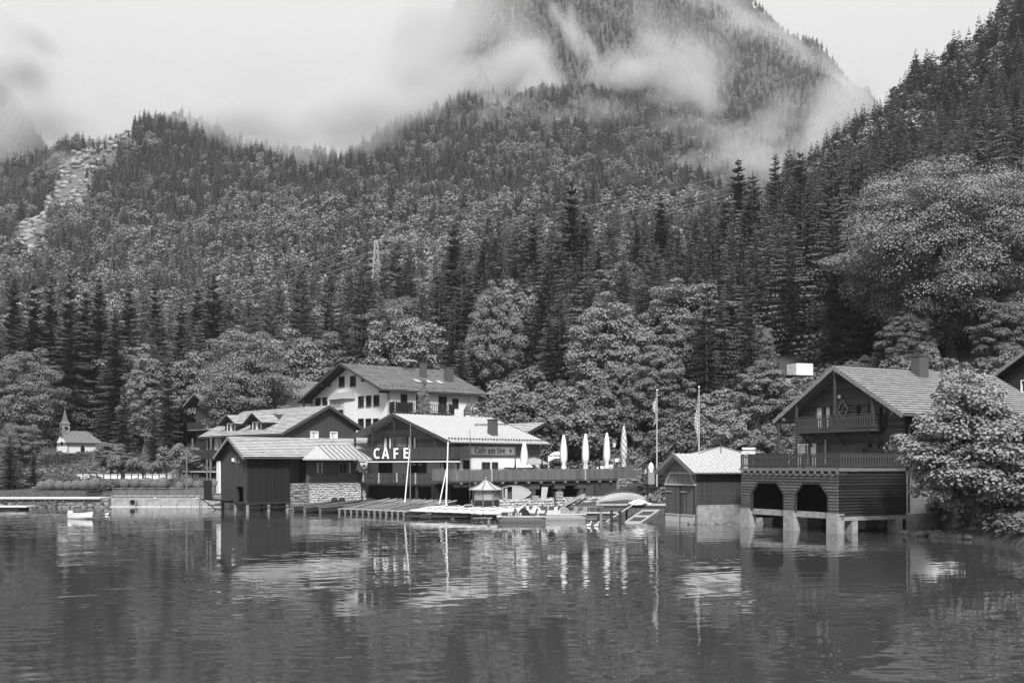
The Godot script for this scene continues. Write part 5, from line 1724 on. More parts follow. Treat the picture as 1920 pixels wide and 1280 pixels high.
# ---------- the waterfront
func terrace() -> void:
	var turn := heading(0.72, 0.694)
	var o := Vector3(-4.9, 0, -95.0)
	var t := thing("cafe_terrace", "broad plank-railed cafe terrace on posts above the boat store", "terrace", o, turn)
	var b := Build.new()
	b.box(Vector3(0, 2.86, -3.4), Vector3(25.8, 3.02, 0))
	b.box(Vector3(14.2, 2.86, -12.0), Vector3(24.8, 3.02, -3.42))
	part(b, "deck", M.mid_wood, t)
	plank_rail(t, Vector3(0, 2.98, 0), Vector3(25.6, 2.98, 0), 1.03, 0.15, M.mid_wood)
	plank_rail(t, Vector3(0, 2.98, -3.4), Vector3(0, 2.98, 0), 1.03, 0.15, M.mid_wood)
	for k in 14:
		b = Build.new()
		b.box(Vector3(0.4 + k * 1.7, 2.66, -3.2), Vector3(0.52 + k * 1.7, 2.85, 0.15))
		part(b, "joist", M.old_wood, t)
	b = Build.new()
	b.box(Vector3(0, 2.4, -0.5), Vector3(24.8, 2.65, -0.2))
	part(b, "beam", M.dark_wood, t)
	for x in [5.6, 9.8, 13.4, 16.6]:
		b = Build.new()
		b.box(Vector3(x - 0.25, 0.3, -0.6), Vector3(x + 0.25, 2.1, -0.1))
		b.box(Vector3(x - 0.75, 2.1, -0.65), Vector3(x + 0.75, 2.4, -0.05))
		part(b, "column", M.brick, t)
	b = Build.new()
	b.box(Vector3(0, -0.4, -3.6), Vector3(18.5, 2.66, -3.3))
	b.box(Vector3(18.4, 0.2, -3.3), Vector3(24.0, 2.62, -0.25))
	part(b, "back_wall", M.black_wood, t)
	b = Build.new()
	b.box(Vector3(18.7, 0.6, -0.24), Vector3(22.0, 2.55, -0.16))
	part(b, "store_door", M.brown_wood, t)
	b = Build.new()
	b.box(Vector3(17.2, 0.4, -0.4), Vector3(18.4, 2.4, -0.1))
	part(b, "brick_pier", M.brick, t)
	# low rubble wall in front and the steeper one at the eastern end
	b = Build.new()
	b.box(Vector3(1.2, -0.8, 0.55), Vector3(20.5, 1.3, 0.9))
	var s := part(b, "stone_wall", M.concrete, t)
	masonry(s, Vector3(1.2, -0.1, 0.9), SIDE_U, SIDE_W, 19.3, 1.4, 0.26, M.pale_stone, 0.5)
	b = Build.new()
	b.box(Vector3(22.0, -0.5, -1.5), Vector3(29.5, 3.0, 0.1))
	s = part(b, "stone_wall", M.dark_stone, t)
	masonry(s, Vector3(22.0, 0.0, 0.1), SIDE_U, SIDE_W, 7.5, 3.0, 0.34, M.dark_stone, 0.55)
	# two open rails at the eastern end
	b = Build.new()
	for y in [3.3, 3.6, 3.95]:
		b.bar(Vector3(25.6, y, 0), Vector3(29.4, y, 0), 0.05, 0.05)
	for x in [25.7, 27.5, 29.4]:
		b.bar(Vector3(x, 3.0, 0), Vector3(x, 4.0, 0), 0.08, 0.08)
	part(b, "pipe_railing", M.old_wood, t)
	posts(t, [[Vector3(4.1, 2.9, 0.12), Vector3(4.1, 4.1, 0.12)], [Vector3(16.9, 2.9, 0.12), Vector3(16.9, 4.9, 0.12)]], 0.09, M.pale_wood)

# how far off the terrace railing is at a bearing
func railing_at(bearing: float) -> float:
	var q := (bearing - 960.0) / FOCAL
	var s := (q * 95.0 + 4.9) / (0.72 - 0.694 * q)
	return 95.0 + 0.694 * s

func parasol(bearing: float, top: float, d: float, label: String, striped := false) -> void:
	var h := rise(top, d) - 3.02
	var o := thing("closed_parasol", label, "parasol", site(bearing, d, 3.02), 0.0, "closed parasols on the terrace")
	var b := Build.new()
	b.lathe(Vector3.ZERO, [Vector2(0.35, 0), Vector2(0.35, 0.08), Vector2(0.05, 0.1), Vector2(0.045, h * 0.4)], 10)
	part(b, "pole", M.dark_metal, o)
	b = Build.new()
	rng.seed = int(bearing)
	var rings := []
	for k in 14:
		var f := k / 13.0
		var y := lerpf(h * 0.22, h, f)
		var r := 0.07 + 0.27 * pow(sin(PI * pow(clampf(f, 0.0, 1.0), 0.72) * 0.98 + 0.02), 0.8)
		if f < 0.22:
			r = lerpf(0.24, 0.17, f / 0.22)
		var ring := []
		for q in 16:
			var w := TAU * q / 16.0
			var fold := 1.0 + (0.14 if q % 2 == 0 else -0.14)
			ring.append(Vector3(cos(w) * r * fold, y, sin(w) * r * fold))
		rings.append(ring)
	b.loft(rings)
	if striped:
		for k in b.c.size():
			var q := (k % 16) + (k / 16) * 2
			b.c[k] = Color(1, 1, 1) if q % 4 < 2 else Color(0.25, 0.25, 0.25)
	part(b, "canopy", M.canvas_striped if striped else M.canvas, o)
	b = Build.new()
	b.lathe(Vector3(0, h, 0), [Vector2(0.05, -0.05), Vector2(0.06, 0.05), Vector2(0.0, 0.12)], 8)
	part(b, "finial", M.dark_metal, o)

func terrace_things() -> void:
	M.canvas_striped = mat(0.6, 0.78, 0.9, Vector3.ONE * 1.5, 0.03, 51, 0.0, false, true)
	parasol(983, 828, railing_at(983) + 1.6, "closed pale parasol in front of the cafe sign wall")
	parasol(1057, 815, railing_at(1057) + 2.2, "closed pale parasol standing before the curved entrance arch")
	parasol(1098, 813, railing_at(1098) + 2.0, "closed pale parasol between the arch and the lamp post", false)
	parasol(1138, 811, railing_at(1138) + 2.0, "closed pale parasol beside the terrace lamp post")
	parasol(1170, 798, railing_at(1170) + 1.6, "closed parasol with diagonal dark and pale pattern", true)
	# open parasols
	for q in [[1000.0, railing_at(1000) + 3.4, 857.0, 1.7, "open pale parasol shading the tables by the cafe wall"], [972.0, railing_at(972) + 3.0, 862.0, 1.5, "half-hidden open parasol next to the cafe side wall"]]:
		var o := thing("open_parasol", q[4], "parasol", site(q[0], q[1], 3.02), 0.3)
		var h := rise(q[2], q[1]) - 3.02
		var b := Build.new()
		b.lathe(Vector3.ZERO, [Vector2(0.35, 0), Vector2(0.35, 0.08), Vector2(0.04, 0.1), Vector2(0.035, h)], 8)
		part(b, "pole", M.dark_metal, o)
		b = Build.new()
		b.lathe(Vector3(0, h - 0.62, 0), [Vector2(q[3], -0.12), Vector2(q[3], 0.0), Vector2(q[3] * 0.5, 0.36), Vector2(0.02, 0.62)], 8, true)
		part(b, "canopy", M.concrete if q[0] == 1000.0 else M.canvas, o)
	# tables with chairs
	var spots := []
	for q in [[962.0, 1.6], [975.0, 3.0], [1010.0, 2.0], [1022.0, 3.4], [1078.0, 2.0], [1112.0, 2.4], [1160.0, 2.2]]:
		spots.append([q[0], railing_at(q[0]) + q[1]])
	rng.seed = 8
	var first: Node3D
	for k in spots.size():
		var at := site(spots[k][0], spots[k][1], 3.02)
		if k == 0:
			first = thing("terrace_table", "small round terrace table behind the plank railing", "table", at, 0.0, "tables on the cafe terrace")
			var b := Build.new()
			b.lathe(Vector3.ZERO, [Vector2(0.25, 0.0), Vector2(0.25, 0.04), Vector2(0.04, 0.06), Vector2(0.04, 0.7)], 8)
			part(b, "leg", M.dark_metal, first)
			b = Build.new()
			b.lathe(Vector3.ZERO, [Vector2(0.0, 0.7), Vector2(0.5, 0.7), Vector2(0.5, 0.74), Vector2(0.0, 0.74)], 12)
			part(b, "table_top", M.pale_wood, first)
		else:
			var c := first.duplicate()
			c.name = numbered("terrace_table")
			add_child(c)
			c.position = at
	var chair: Node3D
	for k in 16:
		var s: Array = spots[k % spots.size()]
		var w := rng.randf() * TAU
		var at := site(s[0], s[1], 3.02) + Vector3(cos(w), 0, sin(w)) * 0.85
		if k == 0:
			chair = thing("terrace_chair", "slatted terrace chair pulled up to a round table", "chair", at, -w, "chairs on the cafe terrace")
			var b := Build.new()
			b.box(Vector3(-0.22, 0.43, -0.22), Vector3(0.22, 0.47, 0.22))
			part(b, "seat", M.pale_wood, chair)
			b = Build.new()
			for y in [0.62, 0.76, 0.9]:
				b.box(Vector3(0.2, y, -0.22), Vector3(0.24, y + 0.09, 0.22))
			part(b, "backrest", M.pale_wood, chair)
			for q in [Vector2(-0.2, -0.2), Vector2(0.2, -0.2), Vector2(-0.2, 0.2), Vector2(0.2, 0.2)]:
				b = Build.new()
				b.bar(Vector3(q.x, 0, q.y), Vector3(q.x, 0.99 if q.x > 0 else 0.43, q.y), 0.04, 0.04)
				part(b, "leg", M.dark_metal, chair)
		else:
			var c := chair.duplicate()
			c.name = numbered("terrace_chair")
			add_child(c)
			c.position = at
			c.rotation.y = -w
	# tall burners between the tables
	for q in [[966.0, railing_at(966) + 1.0], [1016.5, railing_at(1016) + 1.0], [1124.0, railing_at(1124) + 1.0]]:
		var o := thing("folded_sunshade", "slim dark folded sunshade standing among terrace tables", "sunshade", site(q[0], q[1], 3.02), 0.0, "slim folded sunshades on the terrace")
		var b := Build.new()
		b.lathe(Vector3.ZERO, [Vector2(0.25, 0), Vector2(0.25, 0.06), Vector2(0.03, 0.08), Vector2(0.03, 0.9)], 8)
		part(b, "pole", M.dark_metal, o)
		b = Build.new()
		b.lathe(Vector3.ZERO, [Vector2(0.06, 0.6), Vector2(0.12, 0.8), Vector2(0.08, 1.5), Vector2(0.03, 2.1), Vector2(0.05, 2.15), Vector2(0.0, 2.25)], 8)
		part(b, "canopy", M.black_wood, o)
	# lamp post
	var lp := thing("lamp_post", "black lamp post with pale glass lantern on the terrace", "lamp post", site(1152, railing_at(1152) + 2.2, 3.0))
	var b := Build.new()
	b.lathe(Vector3.ZERO, [Vector2(0.14, 0), Vector2(0.12, 0.5), Vector2(0.06, 0.6), Vector2(0.05, 3.2), Vector2(0.1, 3.3), Vector2(0.0, 3.32)], 8)
	part(b, "post", M.dark_metal, lp)
	b = Build.new()
	b.lathe(Vector3(0, 3.3, 0), [Vector2(0.13, 0.0), Vector2(0.26, 0.5)], 6, true)
	var lantern := part(b, "lantern", M.canvas, lp)
	b = Build.new()
	b.lathe(Vector3(0, 3.8, 0), [Vector2(0.32, 0.0), Vector2(0.12, 0.22), Vector2(0.05, 0.3), Vector2(0.0, 0.42)], 6, true)
	part(b, "lantern_roof", M.dark_metal, lantern)
	# entrance arch
	var arch := thing("entrance_arch", "curved white lettered arch on spiral-striped posts", "sign arch", site(1045, railing_at(1045) + 3.2, 3.0), 0.12)
	b = Build.new()
	var pts := []
	for k in 13:
		var f := k / 12.0
		pts.append(Vector2(lerpf(-0.95, 0.95, f), 2.35 + 0.42 * sin(f * PI)))
	for k in 13:
		var f := 1.0 - k / 12.0
		pts.append(Vector2(lerpf(-0.95, 0.95, f), 1.72 + 0.38 * sin(f * PI)))
	b.prism(Vector3.ZERO, Vector3.RIGHT, Vector3.UP, Vector3(0, 0, 0.06), pts)
	var board := part(b, "arch_board", M.white_paint, arch)
	lettering(board, "Bei Riedmair", ["Droid Serif"], 0.27, Vector3(0, 2.36, 0.075), Basis(), M.ink, "lettering", true)
	for x in [-0.88, 0.88]:
		b = Build.new()
		for k in 12:
			b.tint = Color(1, 1, 1) if k % 2 == 0 else Color(0.2, 0.2, 0.2)
			b.lathe(Vector3(x, 0, 0), [Vector2(0.07, k * 0.15), Vector2(0.07, k * 0.15 + 0.15)], 8)
		part(b, "striped_post", M.canvas_striped, arch)
	# small boards
	var boards := [["direction_sign", "white arrow sign on a post beside terrace parasol", 1128.0, 111.5, 3.9, 1.1, 0.42, 0.0], ["notice_board", "tall white notice board near the lamp post", 1146.0, 112.8, 3.6, 0.5, 0.85, 0.1], ["wall_board", "plain white board behind the lamp post lantern", 1159.0, 114.0, 4.75, 1.5, 0.38, 0.0], ["menu_board", "white lettered board on the pipe railing of terrace", 1200.0, 114.2, 3.2, 1.35, 0.85, -0.1], ["number_board", "dark board on a stake above white lettered board", 1207.0, 113.8, 3.9, 0.45, 0.7, 0.0]]
	for q in boards:
		var o := thing(q[0], q[1], "sign", site(q[2], q[3], 3.0), q[7])
		b = Build.new()
		b.bar(Vector3(0, 0, -0.04), Vector3(0, q[4] - 3.0 + q[6], -0.04), 0.06, 0.06)
		part(b, "post", M.mid_wood, o)
		b = Build.new()
		var y: float = q[4] - 3.0
		if q[0] == "direction_sign":
			b.prism(Vector3(0, y, 0), Vector3.RIGHT, Vector3.UP, Vector3(0, 0, 0.04), [Vector2(-0.55, 0.21), Vector2(-0.3, 0), Vector2(0.55, 0), Vector2(0.55, 0.42), Vector2(-0.3, 0.42)])
		else:
			b.box(Vector3(-q[5] / 2, y, 0), Vector3(q[5] / 2, y + q[6], 0.04))
		var p := part(b, "panel", M.dark_wood if q[0] == "number_board" else M.white_paint, o)
		if q[0] == "menu_board" or q[0] == "notice_board":
			b = Build.new()
			for k in 4:
				b.box(Vector3(-q[5] * 0.4, y + 0.12 + k * 0.17, 0.04), Vector3(q[5] * (0.38 - 0.1 * (k % 2)), y + 0.17 + k * 0.17, 0.05))
			part(b, "text_line", M.ink, p)
	# boat hire sign on the chalet deck
	var hire := thing("hire_sign", "white boat hire sign standing at the end of chalet deck", "sign", site(1404, 77.5, 4.2), 0.25)
	b = Build.new()
	b.box(Vector3(-0.53, 1.02, 0), Vector3(0.53, 1.48, 0.03))
	var hp := part(b, "panel", M.white_paint, hire)
	lettering(hp, "Bootsverleih", ["Droid Sans"], 0.2, Vector3(0, 1.3, 0.04), Basis(), M.ink, "lettering", true, 0.9)
	posts(hire, [[Vector3(-0.4, 0, -0.02), Vector3(-0.4, 1.05, -0.02)], [Vector3(0.4, 0, -0.02), Vector3(0.4, 1.05, -0.02)]], 0.05, M.dark_metal)
	b = Build.new()
	b.box(Vector3(-0.35, 1.08, 0.03), Vector3(0.1, 1.11, 0.04))
	part(b, "underline", M.ink, hp)
	# flags of lozenges
	for q in [[1232.0, 100.0, 733.0, 2.9, 745.0, 792.0, "tall flagpole with short lozenge banner at the terrace end"], [1311.0, 99.0, 727.0, 4.0, 737.0, 823.0, "tall flagpole with long lozenge banner behind the small boathouse"]]:
		var o := thing("flagpole", q[6], "flagpole", site(q[0], q[1], q[3]), 0.0)
		var h := rise(q[2], q[1]) - float(q[3])
		b = Build.new()
		b.tube(Vector3(0, -0.5, 0), Vector3(0, h, 0), 0.075, 0.04, 8)
		part(b, "pole", M.pale_wood, o)
		b = Build.new()
		b.lathe(Vector3(0, h, 0), [Vector2(0.0, 0), Vector2(0.09, 0.05), Vector2(0.09, 0.12), Vector2(0.0, 0.18)], 8)
		part(b, "knob", M.white, o)
		b = Build.new()
		var y1 := rise(q[4], q[1]) - float(q[3])
		var y0 := rise(q[5], q[1]) - float(q[3])
		var n := int((y1 - y0) / 0.16)
		for k in n:
			for c in 4:
				var f0 := float(k) / n
				var f1 := float(k + 1) / n
				var at := func(cc: float, f: float) -> Vector3: return Vector3(-0.08 - cc * (0.05 + 0.035 * sin(f * 7.0 + q[0])), lerpf(y1, y0, f) - cc * 0.1, 0.09 * sin(cc * 2.6 + f * 5.0))
				b.tint = Color(1, 1, 1) if (k + c) % 2 == 0 else Color(0.22, 0.22, 0.22)
				b.quad(at.call(c, f0), at.call(c + 1.0, f0), at.call(c + 1.0, f1), at.call(c, f1))
		part(b, "banner", M.canvas_striped, o)

func kiosk() -> void:
	var o := thing("ticket_kiosk", "small octagonal kiosk with pale pointed roof and glazed upper half", "kiosk", site(911, 90.5, 0.45), 0.2)
	var b := Build.new()
	var rad := 1.12
	for k in 8:
		var w0 := TAU * k / 8 + PI / 8
		var w1 := TAU * (k + 1) / 8 + PI / 8
		var a := Vector3(cos(w0), 0, sin(w0)) * rad
		var c := Vector3(cos(w1), 0, sin(w1)) * rad
		b = Build.new()
		for r in 5:
			var tone := 1.0 + rng.randf_range(-0.25, 0.25)
			b.tint = Color(tone, tone, tone)
			b.bar(a + Vector3(0, 0.11 + r * 0.2, 0), c + Vector3(0, 0.11 + r * 0.2, 0), 0.08, 0.19)
		part(b, "wall_panel", M.dark_wood, o)
		b = Build.new()
		b.bar(a + Vector3(0, -0.2, 0), a + Vector3(0, 1.95, 0), 0.1, 0.1)
		b.bar(a + Vector3(0, 1.9, 0), c + Vector3(0, 1.9, 0), 0.1, 0.14)
		var f := part(b, "window_frame", M.mid_wood, o)
		b = Build.new()
		b.bar(a * 0.99 + Vector3(0, 1.42, 0), c * 0.99 + Vector3(0, 1.42, 0), 0.015, 0.8)
		part(b, "pane", M.clear_glass, f)
	b = Build.new()
	b.lathe(Vector3(0, 1.05, 0), [Vector2(0.0, 0.0), Vector2(0.9, 0.0), Vector2(0.9, 0.04), Vector2(0.0, 0.04)], 8, true)
	part(b, "counter", M.pale_wood, o)
	b = Build.new()
	b.box(Vector3(-0.3, 1.1, 0.3), Vector3(0.3, 1.35, 0.6))
	part(b, "paper_stack", M.white_paint, o)
	b = Build.new()
	b.lathe(Vector3(0, 1.86, 0), [Vector2(1.5, 0.0), Vector2(1.5, 0.06), Vector2(0.7, 0.42), Vector2(0.06, 0.92), Vector2(0.05, 1.05), Vector2(0.0, 1.15)], 8, true, PI / 8)
	b.lathe(Vector3(0, 1.86, 0), [Vector2(0.0, 0.0), Vector2(1.5, 0.0)], 8, true, PI / 8)
	var roof := part(b, "roof", M.sheet, o)
	b = Build.new()
	for k in 8:
		var w0 := TAU * k / 8 + PI / 8
		var e := Vector3(cos(w0), 0, sin(w0))
		b.bar(e * 1.5 + Vector3(0, 1.94, 0), e * 0.7 + Vector3(0, 2.3, 0), 0.06, 0.05)
		b.bar(e * 0.7 + Vector3(0, 2.3, 0), e * 0.06 + Vector3(0, 2.8, 0), 0.05, 0.05)
	part(b, "roof_seam", M.dark_metal, roof)

# a flat-bottomed rowing boat, stern at the origin, bow towards +x
func rowboat_parts(o: Node, length: float, beam: float, deep: float, hull: Material, rim: Material, inside: Material, decked := false) -> void:
	var outer := []
	var inner := []
	var gun_l := []
	var gun_r := []
	for k in 13:
		var f := k / 12.0
		var half := beam * 0.5 * (0.72 + 0.28 * sin(PI * minf(f * 1.25, 0.5))) * pow(maxf(1.0 - pow(maxf(f - 0.35, 0.0) / 0.65, 2.4), 0.0), 0.75) + 0.012
		var top := deep * (0.92 + 0.42 * f * f)
		var low := -0.12 + deep * 0.62 * pow(f, 3.5)
		var x := f * length
		var rake := 0.12 * f * f
		outer.append([Vector3(x + rake, top, half), Vector3(x + rake * 0.4, lerpf(low, top, 0.4), half * 0.88), Vector3(x, low, half * 0.62), Vector3(x, low - 0.015, 0), Vector3(x, low, -half * 0.62), Vector3(x + rake * 0.4, lerpf(low, top, 0.4), -half * 0.88), Vector3(x + rake, top, -half)])
		gun_l.append(Vector3(x + rake, top, half))
		gun_r.append(Vector3(x + rake, top, -half))
	var b := Build.new()
	b.loft(outer, false)
	part(b, "hull", hull, o)
	b = Build.new()
	var e: Array = outer[0]
	b.quad(e[0], e[1], e[5], e[6])
	b.quad(e[1], e[2], e[4], e[5])
	part(b, "transom", rim, o)
	b = Build.new()
	for k in 12:
		b.bar(gun_l[k], gun_l[k + 1], 0.055, 0.035)
		b.bar(gun_r[k], gun_r[k + 1], 0.055, 0.035)
	b.bar(gun_l[0], gun_r[0], 0.06, 0.06)
	part(b, "gunwale", rim, o)
	if decked:
		b = Build.new()
		for k in range(4, 12):
			b.quad(gun_l[k] - U * 0.03, gun_l[k + 1] - U * 0.03, gun_r[k + 1] - U * 0.03, gun_r[k] - U * 0.03)
		part(b, "deck", inside, o)
	for f in [0.12, 0.42, 0.68]:
		if decked and f > 0.3:
			continue
		b = Build.new()
		var k := int(f * 12)
		b.box(Vector3(f * length - 0.11, deep * 0.55, gun_r[k].z * 0.9), Vector3(f * length + 0.11, deep * 0.6, gun_l[k].z * 0.9))
		part(b, "thwart", inside, o)

func tilt(o: Node3D, nose_up: float, roll := 0.0) -> void:
	o.rotation = Basis.from_euler(Vector3(0, o.rotation.y, 0)).get_euler()
	o.basis = o.basis * Basis(Vector3(0, 0, 1), nose_up) * Basis(Vector3(1, 0, 0), roll)

func boats() -> void:
	rng.seed = 12
	var first: Node3D
	for k in 12:
		var f := k / 11.0
		var at := site(lerpf(636.0, 757.0, f), lerpf(97.4, 91.6, f), 0.05)
		var turn := heading(0.88, 0.475) + rng.randf_range(-0.03, 0.03)
		var label := "pale-rimmed wooden rowing boat moored in the tight row before the cafe"
		var o: Node3D
		if k == 0:
			o = thing("rowing_boat", label, "rowing boat", at, turn, "rowing boats in the row before the cafe")
			rowboat_parts(o, 5.0, 0.74, 0.38, M.dark_wood, M.pale_wood, M.brown_wood)
			var b := Build.new()
			b.bar(Vector3(0.4, 0.5, 0.2), Vector3(3.1, 0.56, 0.12), 0.05, 0.05)
			b.bar(Vector3(0.6, 0.5, -0.2), Vector3(3.2, 0.56, -0.14), 0.05, 0.05)
			part(b, "oar", M.mid_wood, o)
			first = o
		else:
			o = first.duplicate()
			o.name = numbered("rowing_boat")
			add_child(o)
			o.position = at
			o.rotation = Vector3(0, turn, 0)
		tilt(o, 0.15, rng.randf_range(-0.04, 0.04))
		if k == 11:
			o.set_meta("label", "rowing boat with tall raised bow closing the row by the kiosk")
	# four dark boats drawn up below the rubble wall
	var dark := [[549.0, 100.5, 4.2, 0.9, "dark narrow punt with pale stern below the rubble wall"], [571.0, 98.5, 5.5, 1.2, "wide dark barge with open square stern below the rubble wall"], [600.0, 97.8, 6.2, 1.0, "long dark rowing boat with raised bow below the rubble wall"]]
	for q in dark:
		var o := thing("dark_boat", q[4], "rowing boat", site(q[0], q[1], 0.04), heading(0.86, 0.5), "dark boats below the rubble wall")
		rowboat_parts(o, q[2], q[3], 0.55, M.dark_wood, M.old_wood, M.brown_wood)
		tilt(o, 0.06)
	var cov := thing("covered_boat", "small covered motor boat behind the dark punts", "motor boat", site(585, 101.5, 0.1), heading(0.9, 0.43))
	rowboat_parts(cov, 4.2, 1.4, 0.7, M.brown_wood, M.mid_wood, M.concrete, true)
	for x in [2.2, 2.9]:
		var b := Build.new()
		b.lathe(Vector3(x, 0.7, 0.0), [Vector2(0.34, 0), Vector2(0.34, 0.25), Vector2(0.22, 0.45), Vector2(0.0, 0.5)], 10)
		part(b, "round_cover", M.black_wood, cov)
	# slim pale hulls laid side by side on a low raft
	var raft := thing("raft", "low plank raft under the pale upturned hulls", "raft", site(850, 88.6, 0.0), 0.0)
	var b := Build.new()
	for k in 26:
		var tone := rng.randf_range(0.7, 1.2)
		b.tint = Color(tone, tone, tone)
		b.box(Vector3(-4.0 + k * 0.3, 0.12, -1.6 - k * 0.02), Vector3(-3.72 + k * 0.3, 0.2, 1.3 - k * 0.01))
	part(b, "plank", M.dark_wood, raft, "stuff")
	for x in [-3.6, 0.0, 3.4]:
		b = Build.new()
		b.tube(Vector3(x, -0.1, -1.6), Vector3(x, -0.1, 1.2), 0.22, 0.22, 8)
		part(b, "float", M.dark_metal, raft)
	var kay: Node3D
	for k in 9:
		var f := k / 8.0
		var at := site(lerpf(768.0, 905.0, f), lerpf(90.2, 85.6, f), 0.34)
		var turn := heading(0.86, 0.5) + rng.randf_range(-0.08, 0.08)
		var o: Node3D
		if k == 0:
			kay = thing("upturned_hull", "slim white hull lying bottom up on the low raft", "boat hull", at, turn, "white hulls on the raft")
			var rings := []
			for q in 15:
				var s := q / 14.0
				var w := 0.34 * pow(sin(PI * clampf(s, 0.015, 0.985)), 0.7)
				var ring := []
				for m in 9:
					var a := PI * m / 8.0
					ring.append(Vector3(s * 3.8, 0.34 * pow(sin(a), 0.8) * pow(sin(PI * clampf(s, 0.03, 0.97)), 0.6) + 0.22 * pow(absf(s - 0.5) * 2.0, 3.0), w * cos(a)))
				rings.append(ring)
			var h := Build.new()
			h.loft(rings, false)
			part(h, "hull", M.hull_white, kay)
			h = Build.new()
			h.bar(Vector3(0.6, 0.33, 0), Vector3(3.2, 0.33, 0), 0.05, 0.05)
			part(h, "keel", M.dark_wood, kay)
			o = kay
		else:
			o = kay.duplicate()
			o.name = numbered("upturned_hull")
			add_child(o)
			o.position = at
			o.rotation = Vector3(0, turn, 0)
		tilt(o, 0.1)
	# pedal boats
	pedal_boat(site(940, 82.5, 0.0), 0.02, "pedal boat with dark number board and round wheel housing", M.old_wood, M.dark_metal, true)
	pedal_boat(site(1017, 86.0, 0.0), 0.12, "pale pedal boat moored behind the numbered one", M.pale_slab, M.concrete, false)
	pedal_boat(site(965, 87.5, 0.0), -0.05, "white pedal boat tucked between kiosk and the numbered one", M.canvas, M.pale_slab, false)
	# a dinghy with mottled deck stood on its side under the terrace
	var d := thing("mottled_dinghy", "mottled dinghy stood on its side under the terrace", "dinghy", site(943, 93.6, 1.95), 0.0)
	M.mottled = mat(0.1, 0.62, 0.85, Vector3.ONE * 2.2, 0.06, 53)
	rowboat_parts(d, 2.35, 1.2, 0.4, M.brown_wood, M.pale_wood, M.mottled, true)
	d.basis = Basis(Vector3(1, 0, 0), PI / 2 - 0.12)
	d.position.y = 1.95
	# canoe upside down on the dock
	var c := thing("canoe", "grey canoe lying upside down on the east dock", "canoe", site(1117, 92.0, 1.28), heading(0.985, 0.17))
	var rings := []
	for q in 21:
		var s := q / 20.0
		var env := pow(sin(PI * clampf(s, 0.012, 0.988)), 0.42)
		var ring := []
		for m in 11:
			var a := PI * m / 10.0
			ring.append(Vector3(s * 4.5, 0.62 * pow(sin(a), 0.75) * env - 0.25 * (1.0 - env), 0.46 * env * cos(a)))
		rings.append(ring)
	b = Build.new()
	b.loft(rings, false)
	part(b, "hull", M.canoe, c)
	b = Build.new()
	b.bar(Vector3(0.3, 0.02, 0.4), Vector3(4.2, 0.02, 0.4), 0.05, 0.06)
	b.bar(Vector3(0.3, 0.02, -0.4), Vector3(4.2, 0.02, -0.4), 0.05, 0.06)
	part(b, "gunwale", M.pale_wood, c)
	c.basis = c.basis * Basis(Vector3(0, 0, 1), 0.06)
	# moored white dinghy out on the lake
	var w := thing("white_dinghy", "lone white dinghy moored on the open water", "dinghy", site(133, 88.2, 0.02), heading(0.9, -0.42))
	rowboat_parts(w, 2.3, 1.15, 0.42, M.white, M.white, M.concrete)
	b = Build.new()
	b.box(Vector3(-0.25, -0.3, -0.12), Vector3(0.05, 0.62, 0.12))
	part(b, "outboard", M.white, w)
	b = Build.new()
	b.bar(Vector3(0.5, 0.45, 0.4), Vector3(1.2, 0.75, 0.0), 0.03, 0.03)
	b.bar(Vector3(1.2, 0.75, 0.0), Vector3(1.9, 0.45, -0.3), 0.03, 0.03)
	part(b, "cover_hoop", M.dark_metal, w)
	# boats under and beside the chalet
	for q in [[1617.0, 71.4, "small rowing boat with pale stern hanging under the chalet near its corner pier"], [1652.0, 72.0, "small rowing boat with pale stern hanging under the chalet near the white wall"]]:
		var o := thing("hanging_boat", q[2], "rowing boat", site(q[0], q[1], 0.25), heading(0.75, 0.66))
		rowboat_parts(o, 3.4, 0.85, 0.5, M.mid_wood, M.old_wood, M.brown_wood)
		b = Build.new()
		b.bar(Vector3(0.4, 0.5, 0), Vector3(0.4, 0.95, 0), 0.03, 0.03)
		b.bar(Vector3(2.8, 0.6, 0), Vector3(2.8, 0.95, 0), 0.03, 0.03)
		part(b, "sling", M.dark_metal, o)
	var bay := thing("moored_boat", "rowing boat lying in shade inside the second arch", "rowing boat", site(1530, 77.0, 0.05), heading(0.6, 0.8))
	rowboat_parts(bay, 4.0, 1.2, 0.5, M.old_wood, M.old_wood, M.brown_wood)
	var bay2 := thing("moored_boat", "rowing boat lying in shade inside the first arch", "rowing boat", site(1440, 81.0, 0.05), heading(0.6, 0.8))
	rowboat_parts(bay2, 4.0, 1.2, 0.45, M.old_wood, M.old_wood, M.brown_wood)

